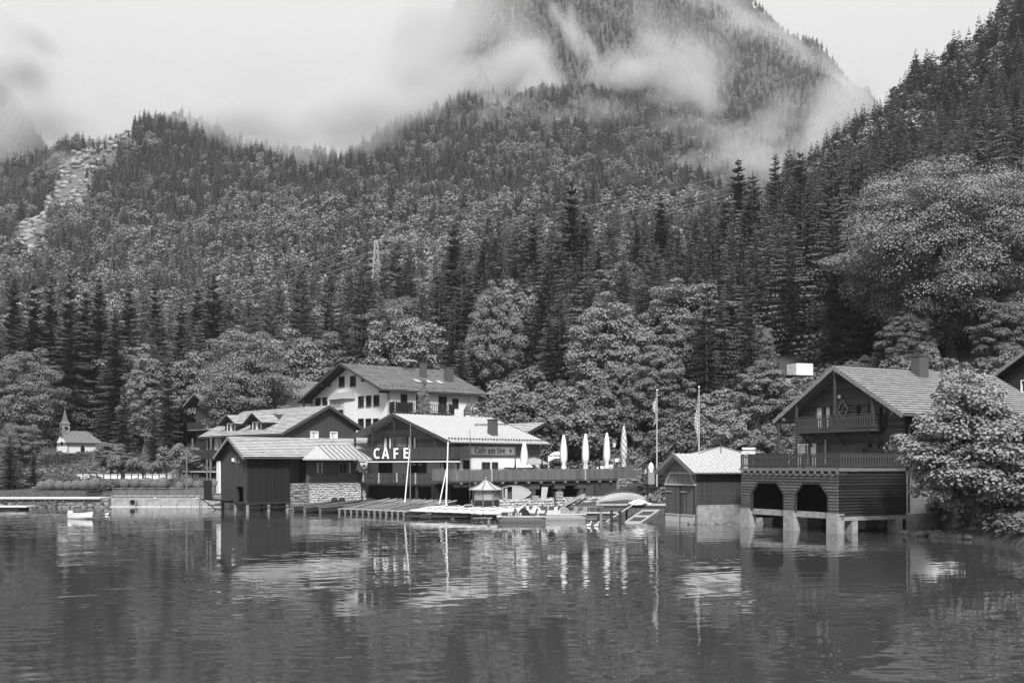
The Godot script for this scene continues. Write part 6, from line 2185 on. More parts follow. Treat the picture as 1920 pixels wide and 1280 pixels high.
func pedal_boat(at: Vector3, turn: float, label: String, deck: Material, seat: Material, number: bool) -> void:
	var o := thing("pedal_boat", label, "pedal boat", at, turn, "pedal boats by the kiosk")
	for z in [-0.55, 0.55]:
		var rings := []
		for q in 11:
			var s := q / 10.0
			var e := 1.0 - pow(absf(s - 0.5) * 2.0, 6.0) * 0.55
			rings.append([Vector3(s * 3.7 - 0.3, 0.42, z + 0.27 * e), Vector3(s * 3.6 - 0.2, -0.12 + 0.3 * (1.0 - e), z + 0.17 * e), Vector3(s * 3.6 - 0.2, -0.12 + 0.3 * (1.0 - e), z - 0.17 * e), Vector3(s * 3.7 - 0.3, 0.42, z - 0.27 * e)])
		var b := Build.new()
		b.loft(rings, false)
		for r in [rings[0], rings[10]]:
			b.quad(r[0], r[1], r[2], r[3])
		part(b, "pontoon", deck, o)
	var b := Build.new()
	b.box(Vector3(-0.35, 0.42, -0.85), Vector3(3.45, 0.5, 0.85))
	part(b, "deck", M.pale_slab, o)
	for k in 2:
		b = Build.new()
		var x := 2.2 + k * 0.75
		for z in [-0.42, 0.42]:
			b.box(Vector3(x, 0.5, z - 0.3), Vector3(x + 0.5, 0.66, z + 0.3))
			b.hexa([Vector3(x + 0.42, 0.66, z + 0.3), Vector3(x + 0.52, 0.66, z + 0.3), Vector3(x + 0.52, 0.66, z - 0.3), Vector3(x + 0.42, 0.66, z - 0.3), Vector3(x + 0.56, 1.05, z + 0.27), Vector3(x + 0.62, 1.05, z + 0.27), Vector3(x + 0.62, 1.05, z - 0.27), Vector3(x + 0.56, 1.05, z - 0.27)])
		part(b, "seat", seat, o)
	b = Build.new()
	var pts := []
	for k in 11:
		pts.append(Vector2(1.75 + 0.45 * cos(PI * k / 10.0), 0.5 + 0.55 * sin(PI * k / 10.0)))
	b.prism(Vector3(0, 0, -0.32), Vector3.RIGHT, U, Vector3(0, 0, 0.64), pts)
	part(b, "wheel_housing", seat if not number else M.black_wood, o)
	b = Build.new()
	b.box(Vector3(0.0, 0.5, 0.72), Vector3(1.35, 0.8, 0.8))
	b.hexa([Vector3(0.9, 0.5, 0.3), Vector3(1.25, 0.5, 0.3), Vector3(1.25, 0.5, -0.3), Vector3(0.9, 0.5, -0.3), Vector3(1.0, 1.05, 0.1), Vector3(1.15, 1.05, 0.1), Vector3(1.15, 1.05, -0.1), Vector3(1.0, 1.05, -0.1)])
	var side := part(b, "side_board", M.brown_wood if number else M.pale_slab, o)
	if number:
		lettering(side, "Sd 228", ["Droid Sans Mono"], 0.3, Vector3(1.02, 0.66, 0.82), Basis(), M.white, "number", true)

func jetties() -> void:
	rng.seed = 15
	# east dock
	var d := thing("east_dock", "pale plank dock beside the small boathouse carrying a canoe", "dock", site(1140, 91.0, 0.0), heading(0.985, -0.16))
	var b := Build.new()
	for k in 27:
		var tone := rng.randf_range(0.8, 1.2)
		b.tint = Color(tone, tone, tone)
		b.box(Vector3(-1.0 + k * 0.24, 0.98, -2.0), Vector3(-0.79 + k * 0.24, 1.06, 0.3))
	part(b, "plank", M.pale_wood, d, "stuff")
	b = Build.new()
	b.box(Vector3(-1.0, 0.78, 0.1), Vector3(5.5, 0.97, 0.28))
	b.box(Vector3(-1.0, 0.78, -1.9), Vector3(5.5, 0.97, -1.7))
	part(b, "beam", M.dark_wood, d)
	posts(d, [[Vector3(-0.8, -0.8, 0.2), Vector3(-0.8, 0.8, 0.2)], [Vector3(1.5, -0.8, -1.7), Vector3(1.5, 0.8, -1.7)], [Vector3(4.9, -0.8, -1.0), Vector3(4.9, 0.8, -1.0)]], 0.16, M.dark_wood)
	var h := thing("tarpaulin_heap", "crumpled white tarpaulin on the east dock beside canoe", "tarpaulin", site(1199, 90.5, 1.06))
	b = Build.new()
	var rings := []
	for q in 9:
		var ring := []
		for m in 12:
			var f := q / 8.0
			var w := TAU * m / 12.0
			var r := 1.05 * sin((1.0 - f) * PI / 2) * (1.0 + 0.25 * sin(m * 2.3 + q))
			ring.append(Vector3(cos(w) * r, 0.42 * f * (1.0 + 0.3 * sin(m * 1.3 + q * 2.0)), sin(w) * r * 0.55))
		rings.append(ring)
	b.loft(rings)
	part(b, "sheet", M.canvas, h)
	# walkway
	var w := thing("walkway", "narrow plank walkway on posts in front of the low rubble wall", "walkway", site(1048, 89.6, 0.0), 0.0)
	b = Build.new()
	b.box(Vector3(0, 0.36, -0.35), Vector3(4.9, 0.46, 0.35))
	part(b, "plank", M.pale_wood, w)
	b = Build.new()
	b.box(Vector3(0, 0.2, -0.3), Vector3(4.9, 0.35, 0.3))
	part(b, "beam", M.black_wood, w)
	b = Build.new()
	b.box(Vector3(1.0, 0.86, -0.6), Vector3(3.8, 0.92, -0.5))
	for x in [1.4, 2.6]:
		b.bar(Vector3(x, 0.2, -0.55), Vector3(x, 1.05, -0.55), 0.05, 0.05)
	part(b, "handrail", M.old_wood, w)
	# mooring posts
	for q in [[1127.0, 78.5, 1.0, "stout mooring post standing in the water before the dock"], [1147.0, 83.5, 0.9, "dark mooring post between dock and stout post"], [1163.0, 82.0, 0.85, "dark mooring post under the leaning pole"], [916.5, 80.5, 0.3, "short mooring stake off the numbered pedal boat"]]:
		b = Build.new()
		b.tube(Vector3(0, -1.2, 0), Vector3(0, q[2], 0), 0.12, 0.11, 9)
		whole(b, "mooring_post", M.old_wood if q[0] < 1130 else M.dark_wood, q[3], "post", "mooring posts in the lake", site(q[0], q[1], 0))
	b = Build.new()
	b.tube(site(1135, 84.0, -0.1), site(1212, 89.5, rise(930, 89.5)), 0.06, 0.05, 7)
	whole(b, "boat_pole", M.pale_wood, "long pale pole leaning from the water onto the dock", "pole")
	# slipway frame
	var s := thing("slipway_frame", "ladder-like slipway frame sloping into the water", "slipway", Vector3.ZERO)
	var lo0 := site(1173, 81.5, 0.03)
	var lo1 := site(1202, 81.5, 0.03)
	var hi0 := site(1207, 86.5, 0.75)
	var hi1 := site(1236, 86.5, 0.75)
	for q in [[lo0, hi0], [lo1, hi1]]:
		b = Build.new()
		b.bar(q[0], q[1], 0.12, 0.12)
		part(b, "runner", M.pale_wood, s)
	for f in [0.02, 0.5, 0.98]:
		b = Build.new()
		b.bar(lo0.lerp(hi0, f), lo1.lerp(hi1, f), 0.12, 0.14)
		part(b, "rung", M.pale_wood, s)
	# boat rack with slanting pontoons
	var r := thing("boat_rack", "slanting dark rack of poles and a lifted hull before the terrace", "rack", site(1050, 90.6, 0.35), heading(0.9, 0.43))
	for k in 3:
		b = Build.new()
		b.bar(Vector3(-0.3 + k * 0.25, 0.1, -0.6 + k * 0.5), Vector3(1.9 + k * 0.2, 1.25, -0.6 + k * 0.5), 0.1, 0.14)
		part(b, "rack_pole", M.dark_wood, r)
	b = Build.new()
	b.hexa([Vector3(0.2, 0.55, 0.5), Vector3(2.2, 1.45, 0.5), Vector3(2.2, 1.45, -0.4), Vector3(0.2, 0.55, -0.4), Vector3(0.4, 0.75, 0.3), Vector3(2.3, 1.6, 0.3), Vector3(2.3, 1.6, -0.2), Vector3(0.4, 0.75, -0.2)])
	part(b, "lifted_hull", M.old_wood, r)
	b = Build.new()
	b.bar(Vector3(-0.2, 0.0, 0.6), Vector3(-0.9, 1.9, 0.2), 0.07, 0.07)
	b.bar(Vector3(-0.1, 0.0, -0.3), Vector3(-0.4, 1.2, -0.3), 0.07, 0.07)
	part(b, "prop", M.black_wood, r)
	# things stored under the terrace
	var bd := thing("stored_boards", "pale boards leaning upright under the terrace", "boards", site(1017, 94.6, 1.25), 0.2)
	for k in 3:
		b = Build.new()
		b.tbox(Transform3D(Basis(Vector3(0, 0, 1), -0.08 - 0.04 * k), Vector3(k * 0.17, 0.6, -0.05 * k)), Vector3(0.2, 1.25, 0.06))
		part(b, "board", M.pale_wood, bd)
	for q in [[1048.0, 95.5, 0.32, 0.75, "upright pale crate beside the third terrace column"], [1003.0, 94.8, 0.3, 0.4, "low wooden crate at the second terrace column"]]:
		var c := thing("crate", q[4], "crate", site(q[0], q[1], 1.28), 0.3)
		b = Build.new()
		b.box(Vector3(-q[2], 0, -0.2), Vector3(q[2], q[3], 0.2))
		part(b, "box", M.old_wood, c)
		b = Build.new()
		for y in [0.1, 0.5, 0.9]:
			b.box(Vector3(-q[2] - 0.02, q[3] * y - 0.03, 0.2), Vector3(q[2] + 0.02, q[3] * y + 0.03, 0.225))
		part(b, "slat", M.pale_wood, c)
	var tub := thing("planter_tub", "dark tub with pale rim beside the kiosk", "tub", site(879, 89.5, 0.45))
	b = Build.new()
	b.lathe(Vector3.ZERO, [Vector2(0.32, 0), Vector2(0.42, 0.55)], 4, true, PI / 4)
	part(b, "box", M.black_wood, tub)
	b = Build.new()
	b.lathe(Vector3(0, 0.55, 0), [Vector2(0.0, 0.02), Vector2(0.5, 0.0), Vector2(0.5, 0.1), Vector2(0.0, 0.14)], 4, true, PI / 4)
	part(b, "lid", M.concrete, tub)
	# leaning masts in front of the cafe
	for q in [[758.0, 940.0, 768.0, 842.0, 95.5, 0.06, "white spar leaning against the cafe balcony near the letters"], [822.5, 940.0, 838.0, 876.0, 93.5, 0.06, "short white spar leaning against the lower cafe balcony"], [836.0, 945.0, 840.0, 828.0, 93.0, 0.075, "tall white mast standing at the cafe corner"], [769.0, 938.0, 769.5, 795.0, 96.0, 0.055, "slim grey mast standing before the cafe gable"], [881.0, 940.0, 881.0, 805.0, 91.5, 0.035, "thin dark mast rising beside the kiosk"]]:
		b = Build.new()
		b.tube(site(q[0], q[4], rise(q[1], q[4]) - 0.5), site(q[2], q[4] + 1.2, rise(q[3], q[4] + 1.2)), q[5], q[5] * 0.7, 7)
		whole(b, "spar", M.white_paint if q[5] > 0.056 else M.mid_wood if q[5] > 0.04 else M.dark_metal, q[6], "mast", "spars before the cafe")
	# balcony furniture
	var ch := thing("white_chair", "white plastic chair on the lower cafe balcony corner", "chair", site(683, 108.6, 2.58), 0.6)
	b = Build.new()
	b.box(Vector3(-0.25, 0.42, -0.25), Vector3(0.25, 0.47, 0.25))
	part(b, "seat", M.white, ch)
	b = Build.new()
	b.box(Vector3(-0.25, 0.47, -0.27), Vector3(0.25, 1.45, -0.22))
	part(b, "backrest", M.white, ch)
	for q in [Vector2(-0.22, -0.22), Vector2(0.22, -0.22), Vector2(0.22, 0.22), Vector2(-0.22, 0.22)]:
		b = Build.new()
		b.bar(Vector3(q.x, 0, q.y), Vector3(q.x, 0.42, q.y), 0.05, 0.05)
		part(b, "leg", M.white, ch)
	var sp := thing("spotlight", "pale cone spotlight hanging under the cafe awning corner", "spotlight", site(672, 108.2, 3.9), 0.0)
	b = Build.new()
	b.lathe(Vector3.ZERO, [Vector2(0.32, 0.0), Vector2(0.12, 0.75), Vector2(0.1, 0.8), Vector2(0.0, 0.82)], 12)
	part(b, "shade", M.white_paint, sp)
	b = Build.new()
	b.tube(Vector3(0, 0.8, 0), Vector3(0, 1.0, 0), 0.02, 0.02, 6)
	part(b, "hanger", M.dark_metal, sp)
	var gf := thing("garden_figure", "white garden figure on thin stem in the cafe doorway", "figure", site(829, 100.2, 3.0), 0.0)
	b = Build.new()
	b.lathe(Vector3.ZERO, [Vector2(0.12, 0.0), Vector2(0.03, 0.05), Vector2(0.03, 0.75)], 8)
	part(b, "stem", M.old_wood, gf)
	b = Build.new()
	b.lathe(Vector3(0, 0.75, 0), [Vector2(0.0, 0.0), Vector2(0.17, 0.15), Vector2(0.15, 0.4), Vector2(0.06, 0.55), Vector2(0.1, 0.65), Vector2(0.08, 0.78), Vector2(0.0, 0.85)], 10)
	part(b, "body", M.white, gf)
	# ducks
	for q in [[1104.0, 77.0, "pale duck swimming off the east dock"], [1118.0, 76.6, "white duck swimming at the stout mooring post"], [200.0, 94.0, "lone small duck on the open water"]]:
		var dk := thing("duck", q[2], "duck", site(q[0], q[1], 0.03), 0.4)
		b = Build.new()
		var rr := []
		for k in 11:
			var f := k / 10.0
			var wv := 0.11 * pow(sin(PI * clampf(f, 0.02, 0.98)), 0.6)
			var cy := 0.03 + 0.05 * f + (0.22 * smoothstep(0.66, 0.8, f))
			if f > 0.68:
				wv = 0.05 if f < 0.78 else 0.055 * sin(PI * clampf((f - 0.72) / 0.29, 0.05, 0.98)) + 0.012
			var ring := []
			for m in 8:
				var a := TAU * m / 8.0
				ring.append(Vector3((f - 0.4) * 0.48 if f < 0.72 else 0.13 + (f - 0.72) * 0.5, cy + sin(a) * wv * 0.85, cos(a) * wv))
			rr.append(ring)
		b.loft(rr)
		part(b, "body", M.canvas, dk)
		b = Build.new()
		b.tube(Vector3(0.26, 0.29, 0), Vector3(0.34, 0.275, 0), 0.022, 0.008, 6)
		part(b, "bill", M.dark_metal, dk)

# ---------- the west shore
func west_shore() -> void:
	rng.seed = 18
	var b := Build.new()
	var w := thing("retaining_wall", "long concrete retaining wall along the west promenade", "retaining wall", Vector3.ZERO)
	b.box(Vector3(-42.5, -0.8, -114.6), Vector3(-30.5, 1.1, -113.0))
	part(b, "wall", M.concrete, w)
	b = Build.new()
	b.box(Vector3(-42.5, 1.1, -114.6), Vector3(-30.5, 1.2, -112.9))
	part(b, "coping", M.concrete, w)
	b = Build.new()
	b.box(Vector3(-42.6, -0.3, -113.0), Vector3(-30.5, 0.06, -112.5))
	part(b, "footing", M.pale_stone, w)
	for x in [-39.5, -37.2, -35.6, -34.0, -32.2]:
		b = Build.new()
		b.tube(Vector3(x, 0.16, -113.05), Vector3(x, 0.16, -112.9), 0.05, 0.05, 6)
		part(b, "drain_pipe", M.black, w)
	b = Build.new()
	b.lathe(Vector3.ZERO, [Vector2(0.4, 0.0), Vector2(0.4, 0.5), Vector2(0.3, 0.5), Vector2(0.3, 0.05), Vector2(0.0, 0.05)], 14)
	var culvert := part(b, "culvert", M.dark_stone, w)
	culvert.transform = Transform3D(Basis(Vector3(1, 0, 0), PI / 2), Vector3(-40.1, 0.45, -113.1))
	b = Build.new()
	b.prism(Vector3(-40.1, 0.45, -112.85), Vector3.RIGHT, U, Vector3(0, 0, 0.02), Array(range(14)).map(func(k): return Vector2(cos(TAU * k / 14), sin(TAU * k / 14)) * 0.3))
	part(b, "culvert_mouth", M.black, w)
	for x in [-37.8, -33.4]:
		b = Build.new()
		b.lathe(Vector3(x, 0.8, -112.9), [Vector2(0.0, 0.0), Vector2(0.1, 0.06), Vector2(0.1, 0.14), Vector2(0.0, 0.2)], 8)
		part(b, "wall_light", M.white, w)
	var r := thing("pipe_railing", "four-bar pipe railing on top of the retaining wall", "railing", Vector3.ZERO)
	for y in [0.18, 0.36, 0.54, 0.74]:
		b = Build.new()
		b.tube(Vector3(-42.5, 1.2 + y, -113.3), Vector3(-30.5, 1.2 + y, -113.3), 0.025, 0.025, 6)
		part(b, "rail", M.concrete, r)
	for k in 9:
		b = Build.new()
		b.bar(Vector3(-42.4 + k * 1.48, 1.15, -113.3), Vector3(-42.4 + k * 1.48, 1.98, -113.3), 0.07, 0.07)
		part(b, "post", M.dark_metal, r)
	# the quay
	var q := thing("stone_quay", "low stone quay with pale paved top and tufts of grass", "quay", Vector3.ZERO)
	b = Build.new()
	b.box(Vector3(-66.0, -0.8, -116.0), Vector3(-42.5, 0.85, -112.2))
	part(b, "core", M.dark_stone, q)
	b = Build.new()
	b.box(Vector3(-66.0, 0.85, -116.0), Vector3(-43.2, 0.98, -111.8))
	part(b, "paving", M.pale_slab, q)
	masonry(q, Vector3(-66.0, -0.2, -112.2), SIDE_U, SIDE_W, 23.5, 1.05, 0.36, M.dark_stone, 0.5)
	b = Build.new()
	for k in 60:
		var x := rng.randf_range(-64.0, -42.5)
		clump(b, Vector3(x, rng.randf_range(0.1, 0.8), -111.95), Vector3(0.25, 0.2, 0.12), 16, 0.12, 0.4)
	for k in 40:
		clump(b, Vector3(-49.0 + rng.randf_range(-1.2, 1.2), rng.randf_range(0.05, 0.5), -111.5), Vector3(0.3, 0.25, 0.2), 22, 0.12, 0.4)
	part(b, "grass_tuft", M.leaves[1], q, "stuff")
	var jt := thing("west_jetty", "dark jetty with pale edge at the quay steps", "jetty", site(-20, 106.0, 0.0))
	b = Build.new()
	b.box(Vector3(-8, 0.25, -1.2), Vector3(4.2, 0.36, 1.2))
	part(b, "deck", M.pale_slab, jt)
	b = Build.new()
	b.box(Vector3(-8, -0.5, -1.1), Vector3(3.4, 0.25, 1.05))
	part(b, "body", M.black_wood, jt)
	shore_rocks(-63.0, -43.0, 111.0, 34, 0.16, 0.4, "grey rock at the foot of the stone quay", "rocks below the quay")
	# bench table at the hedge
	var bt := thing("picnic_table", "low dark picnic table under the clipped shrubs", "table", site(176, 116.0, 1.2), 0.1)
	b = Build.new()
	b.box(Vector3(-0.8, 0.68, -0.35), Vector3(0.8, 0.74, 0.35))
	part(b, "table_top", M.dark_wood, bt)
	for z in [-0.65, 0.65]:
		b = Build.new()
		b.box(Vector3(-0.8, 0.4, z - 0.12), Vector3(0.8, 0.45, z + 0.12))
		part(b, "bench", M.dark_wood, bt)
	for x in [-0.6, 0.6]:
		b = Build.new()
		b.bar(Vector3(x, 0, -0.7), Vector3(x, 0.68, -0.2), 0.08, 0.08)
		b.bar(Vector3(x, 0, 0.7), Vector3(x, 0.68, 0.2), 0.08, 0.08)
		part(b, "leg", M.dark_wood, bt)
	# fence and white wall behind the hedge
	var f := thing("garden_fence", "pale lattice garden fence behind the clipped shrubs", "fence", Vector3.ZERO)
	for k in 16:
		var p := site(142 + k * 13.0, 131.0, 2.2)
		b = Build.new()
		b.bar(p + U * -0.3, p + U * 1.15, 0.12, 0.12)
		part(b, "post", M.dark_wood, f)
		if k < 15:
			var p2 := site(155 + k * 13.0, 131.0, 2.2)
			b = Build.new()
			if k < 6:
				for m in 7:
					var a := p.lerp(p2, m / 7.0)
					var c := p.lerp(p2, (m + 1) / 7.0)
					b.bar(a + U * 0.55, c + U * 0.95, 0.03, 0.08)
					b.bar(a + U * 0.95 + Vector3(0, 0, 0.04), c + U * 0.55 + Vector3(0, 0, 0.04), 0.03, 0.08)
			else:
				b.bar(p + U * 0.72, p2 + U * 0.72, 0.04, 0.42)
			b.bar(p + U * 1.05, p2 + U * 1.05, 0.1, 0.08)
			part(b, "panel", M.white_paint, f)

func shore_rocks(x0: float, x1: float, d: float, count: int, small: float, large: float, label: String, group: String, slope := 0.0, spread := 0.8) -> void:
	if not M.has("rocks"):
		M.rocks = []
		for k in 4:
			var b := Build.new()
			var n := FastNoiseLite.new()
			n.seed = 30 + k
			n.frequency = 0.9
			var rings := []
			for q in 7:
				var ring := []
				for m in 9:
					var lat := PI * clampf(q / 6.0, 0.03, 0.97) - PI / 2
					var e := Vector3(cos(lat) * cos(TAU * m / 9), sin(lat), cos(lat) * sin(TAU * m / 9))
					ring.append(e * Vector3(1, 0.62, 0.8) * (1.0 + 0.75 * n.get_noise_3dv(e * 1.4)))
				rings.append(ring)
			b.loft(rings)
			M.rocks.append(b.mesh())
	for k in count:
		var f := rng.randf()
		var s := rng.randf_range(small, large)
		var o := put(M.rocks[k % 4], numbered("shore_rock"), M.rock, self, Transform3D(Basis(U, rng.randf() * TAU).scaled(Vector3.ONE * s), rock_site(lerpf(x0, x1, f) + rng.randf_range(-0.3, 0.3), d + slope * f + rng.randf_range(-0.5, spread))))
		tag(o, label, "rock", group)

func rock_site(x: float, d: float) -> Vector3:
	return Vector3(x, maxf(ground(960.0 + FOCAL * x / d, d), 0.0) + rng.randf_range(-0.05, 0.1), -d)

# ---------- power line, truck and other things on the slopes
func hillside_things() -> void:
	var at := site(705, 330, ground(705, 330))
	var top := rise(450, 330) - at.y
	var p := thing("power_pylon", "grey lattice power pylon rising from the trees", "pylon", at, 0.35)
	lattice(p, top)
	var at2 := site(1760, 420, ground(1760, 420))
	var top2 := rise(216, 420) - at2.y
	var p2 := thing("power_pylon", "small far lattice pylon high on the eastern slope", "pylon", at2, 0.35)
	lattice(p2, top2)
	var from := [Vector3(-3.2, top - 8.0, 0), Vector3(3.2, top - 8.0, 0), Vector3(0, top, 0), Vector3(-2.4, top - 4.0, 0), Vector3(2.4, top - 4.0, 0)]
	for k in 5:
		var a: Vector3 = at + from[k]
		var c: Vector3 = at2 + Vector3(from[k].x * 0.8, top2 - (top - from[k].y) * 0.9, 0)
		var e: Vector3 = site(-260, 250, rise(610.0 + k * 9.0, 250)) + Vector3(from[k].x, 0, 0)
		for q in [[a, c, 5.0], [a, e, 6.0]]:
			var b := Build.new()
			var last: Vector3 = q[0]
			for m in 24:
				var f := (m + 1) / 24.0
				var nx: Vector3 = q[0].lerp(q[1], f) - U * q[2] * 4.0 * f * (1.0 - f)
				b.tube(last, nx, 0.035, 0.035, 4, false)
				last = nx
			whole(b, "power_line", M.wire, "thin pale power line strung from pylon across the wooded slope", "power line", "power lines")
	# white box lorry on the hillside road
	var y := rise(712, 128.0)
	var t := thing("box_trailer", "white box trailer parked on the hillside above boathouse", "trailer", site(1488, 128, y), 0.25)
	var b := Build.new()
	b.box(Vector3(-0.2, 0.5, -1.1), Vector3(2.0, 1.9, 1.1))
	part(b, "white_box", M.canvas, t)
	b = Build.new()
	b.box(Vector3(-1.4, 0.5, -1.0), Vector3(-0.22, 1.75, 1.0))
	part(b, "front_box", M.concrete, t)
	b = Build.new()
	b.box(Vector3(-2.4, 0.9, -0.9), Vector3(-1.42, 1.85, 0.9))
	part(b, "cab", M.dark_metal, t)
	for x in [-1.9, 0.4, 1.4]:
		b = Build.new()
		b.tube(Vector3(x, 0.4, -1.05), Vector3(x, 0.4, 1.05), 0.4, 0.4, 10)
		part(b, "wheel", M.black, t)
	b = Build.new()
	b.box(Vector3(-2.5, -2.0, -1.6), Vector3(2.6, 0.02, 1.6))
	part(b, "ramp", M.concrete, t)
	var bf := thing("bird_feeder", "small roofed bird feeder on a post behind the chalet ridge", "bird feeder", site(1622, 92, 3.0))
	var fy := rise(688, 92) - 3.0
	b = Build.new()
	b.bar(Vector3(0, -1, 0), Vector3(0, fy, 0), 0.12, 0.12)
	part(b, "post", M.dark_wood, bf)
	b = Build.new()
	b.prism(Vector3(0, fy + 0.55, -0.4), Vector3.RIGHT, U, Vector3(0, 0, 0.8), [Vector2(-0.55, 0), Vector2(0.55, 0), Vector2(0.0, 0.5)])
	part(b, "roof", M.dark_wood, bf)
	b = Build.new()
	b.box(Vector3(-0.4, fy, -0.3), Vector3(0.4, fy + 0.08, 0.3))
	for x in [-0.35, 0.35]:
		b.bar(Vector3(x, fy, 0), Vector3(x, fy + 0.56, 0), 0.06, 0.06)
	part(b, "tray", M.dark_wood, bf)
	# the hipped pavilion roof behind the small boathouse
	var k := thing("pavilion", "low pavilion with ribbed hipped roof behind the small boathouse", "pavilion", site(1352, 97.0, 2.0), 0.2)
	var py := rise(837, 97) - 2.0
	b = Build.new()
	b.lathe(Vector3(0, py - 1.15, 0), [Vector2(4.4, 0.0), Vector2(4.4, 0.1), Vector2(0.0, 1.15)], 8, true, PI / 8)
	var pr := part(b, "roof", M.sheet, k)
	b = Build.new()
	for m in 8:
		var wv := TAU * m / 8 + PI / 8
		b.bar(Vector3(cos(wv) * 4.4, py - 1.03, sin(wv) * 4.4), Vector3(0, py + 0.02, 0), 0.1, 0.08)
	part(b, "roof_seam", M.sheet_dark, pr)
	b = Build.new()
	b.lathe(Vector3.ZERO, [Vector2(3.8, -0.5), Vector2(3.8, py - 1.1)], 8, true, PI / 8)
	part(b, "wall", M.brown_wood, k)
	var st := thing("stone_marker", "pointed white marker stone on a pillar by the flagpole", "marker", site(1221, 101.0, 3.0), 0.0)
	b = Build.new()
	b.box(Vector3(-0.3, -0.4, -0.3), Vector3(0.3, 0.75, 0.3))
	part(b, "pillar", M.dark_stone, st)
	b = Build.new()
	b.lathe(Vector3(0.0, 0.75, 0), [Vector2(0.22, 0.0), Vector2(0.3, 0.4), Vector2(0.2, 0.75), Vector2(0.0, 0.95)], 8)
	part(b, "stone", M.white_paint, st)

func lattice(p: Node, top: float) -> void:
	var b := Build.new()
	var half := func(f: float) -> float: return lerpf(2.2, 0.35, pow(f, 0.8))
	var levels := 9
	for s in [Vector2(-1, -1), Vector2(1, -1), Vector2(1, 1), Vector2(-1, 1)]:
		for k in levels:
			var f0 := float(k) / levels
			var f1 := float(k + 1) / levels
			var a: float = half.call(f0)
			var c: float = half.call(f1)
			b.bar(Vector3(s.x * a, f0 * top, s.y * a), Vector3(s.x * c, f1 * top, s.y * c), 0.16, 0.16)
	part(b, "leg", M.wire, p)
	b = Build.new()
	for k in levels:
		var f0 := float(k) / levels
		var f1 := float(k + 1) / levels
		var a: float = half.call(f0)
		var c: float = half.call(f1)
		for q in 4:
			var w0 := q * PI / 2 + PI / 4
			var w1 := w0 + PI / 2
			b.bar(Vector3(cos(w0) * a * 1.41, f0 * top, sin(w0) * a * 1.41), Vector3(cos(w1) * c * 1.41, f1 * top, sin(w1) * c * 1.41), 0.09, 0.09)
			b.bar(Vector3(cos(w1) * a * 1.41, f0 * top, sin(w1) * a * 1.41), Vector3(cos(w0) * c * 1.41, f1 * top, sin(w0) * c * 1.41), 0.09, 0.09)
	part(b, "bracing", M.wire, p)
	for q in [[8.0, 3.4], [4.0, 2.6]]:
		b = Build.new()
		for s in [-1.0, 1.0]:
			b.bar(Vector3(0, top - q[0] + 0.9, 0), Vector3(s * q[1], top - q[0], 0), 0.12, 0.12)
			b.bar(Vector3(0, top - q[0], 0), Vector3(s * q[1], top - q[0], 0), 0.12, 0.12)
		part(b, "crossarm", M.wire, p)

# ---------- single trees and shrubs near the shore
func standing(called: String, label: String, made: Array, bearing: float, d: float, top: float, tall: float, leaves: Material, wide := 1.0, group := "", turn := -1.0) -> void:
	var base := ground(bearing, d) - 0.3
	var h := rise(top, d) - base
	var k := h / tall
	var w := k * wide
	tree(called, label, made, site(bearing, d, base), rng.randf() * TAU if turn < 0.0 else turn, Vector3(w, k, w), leaves, group)

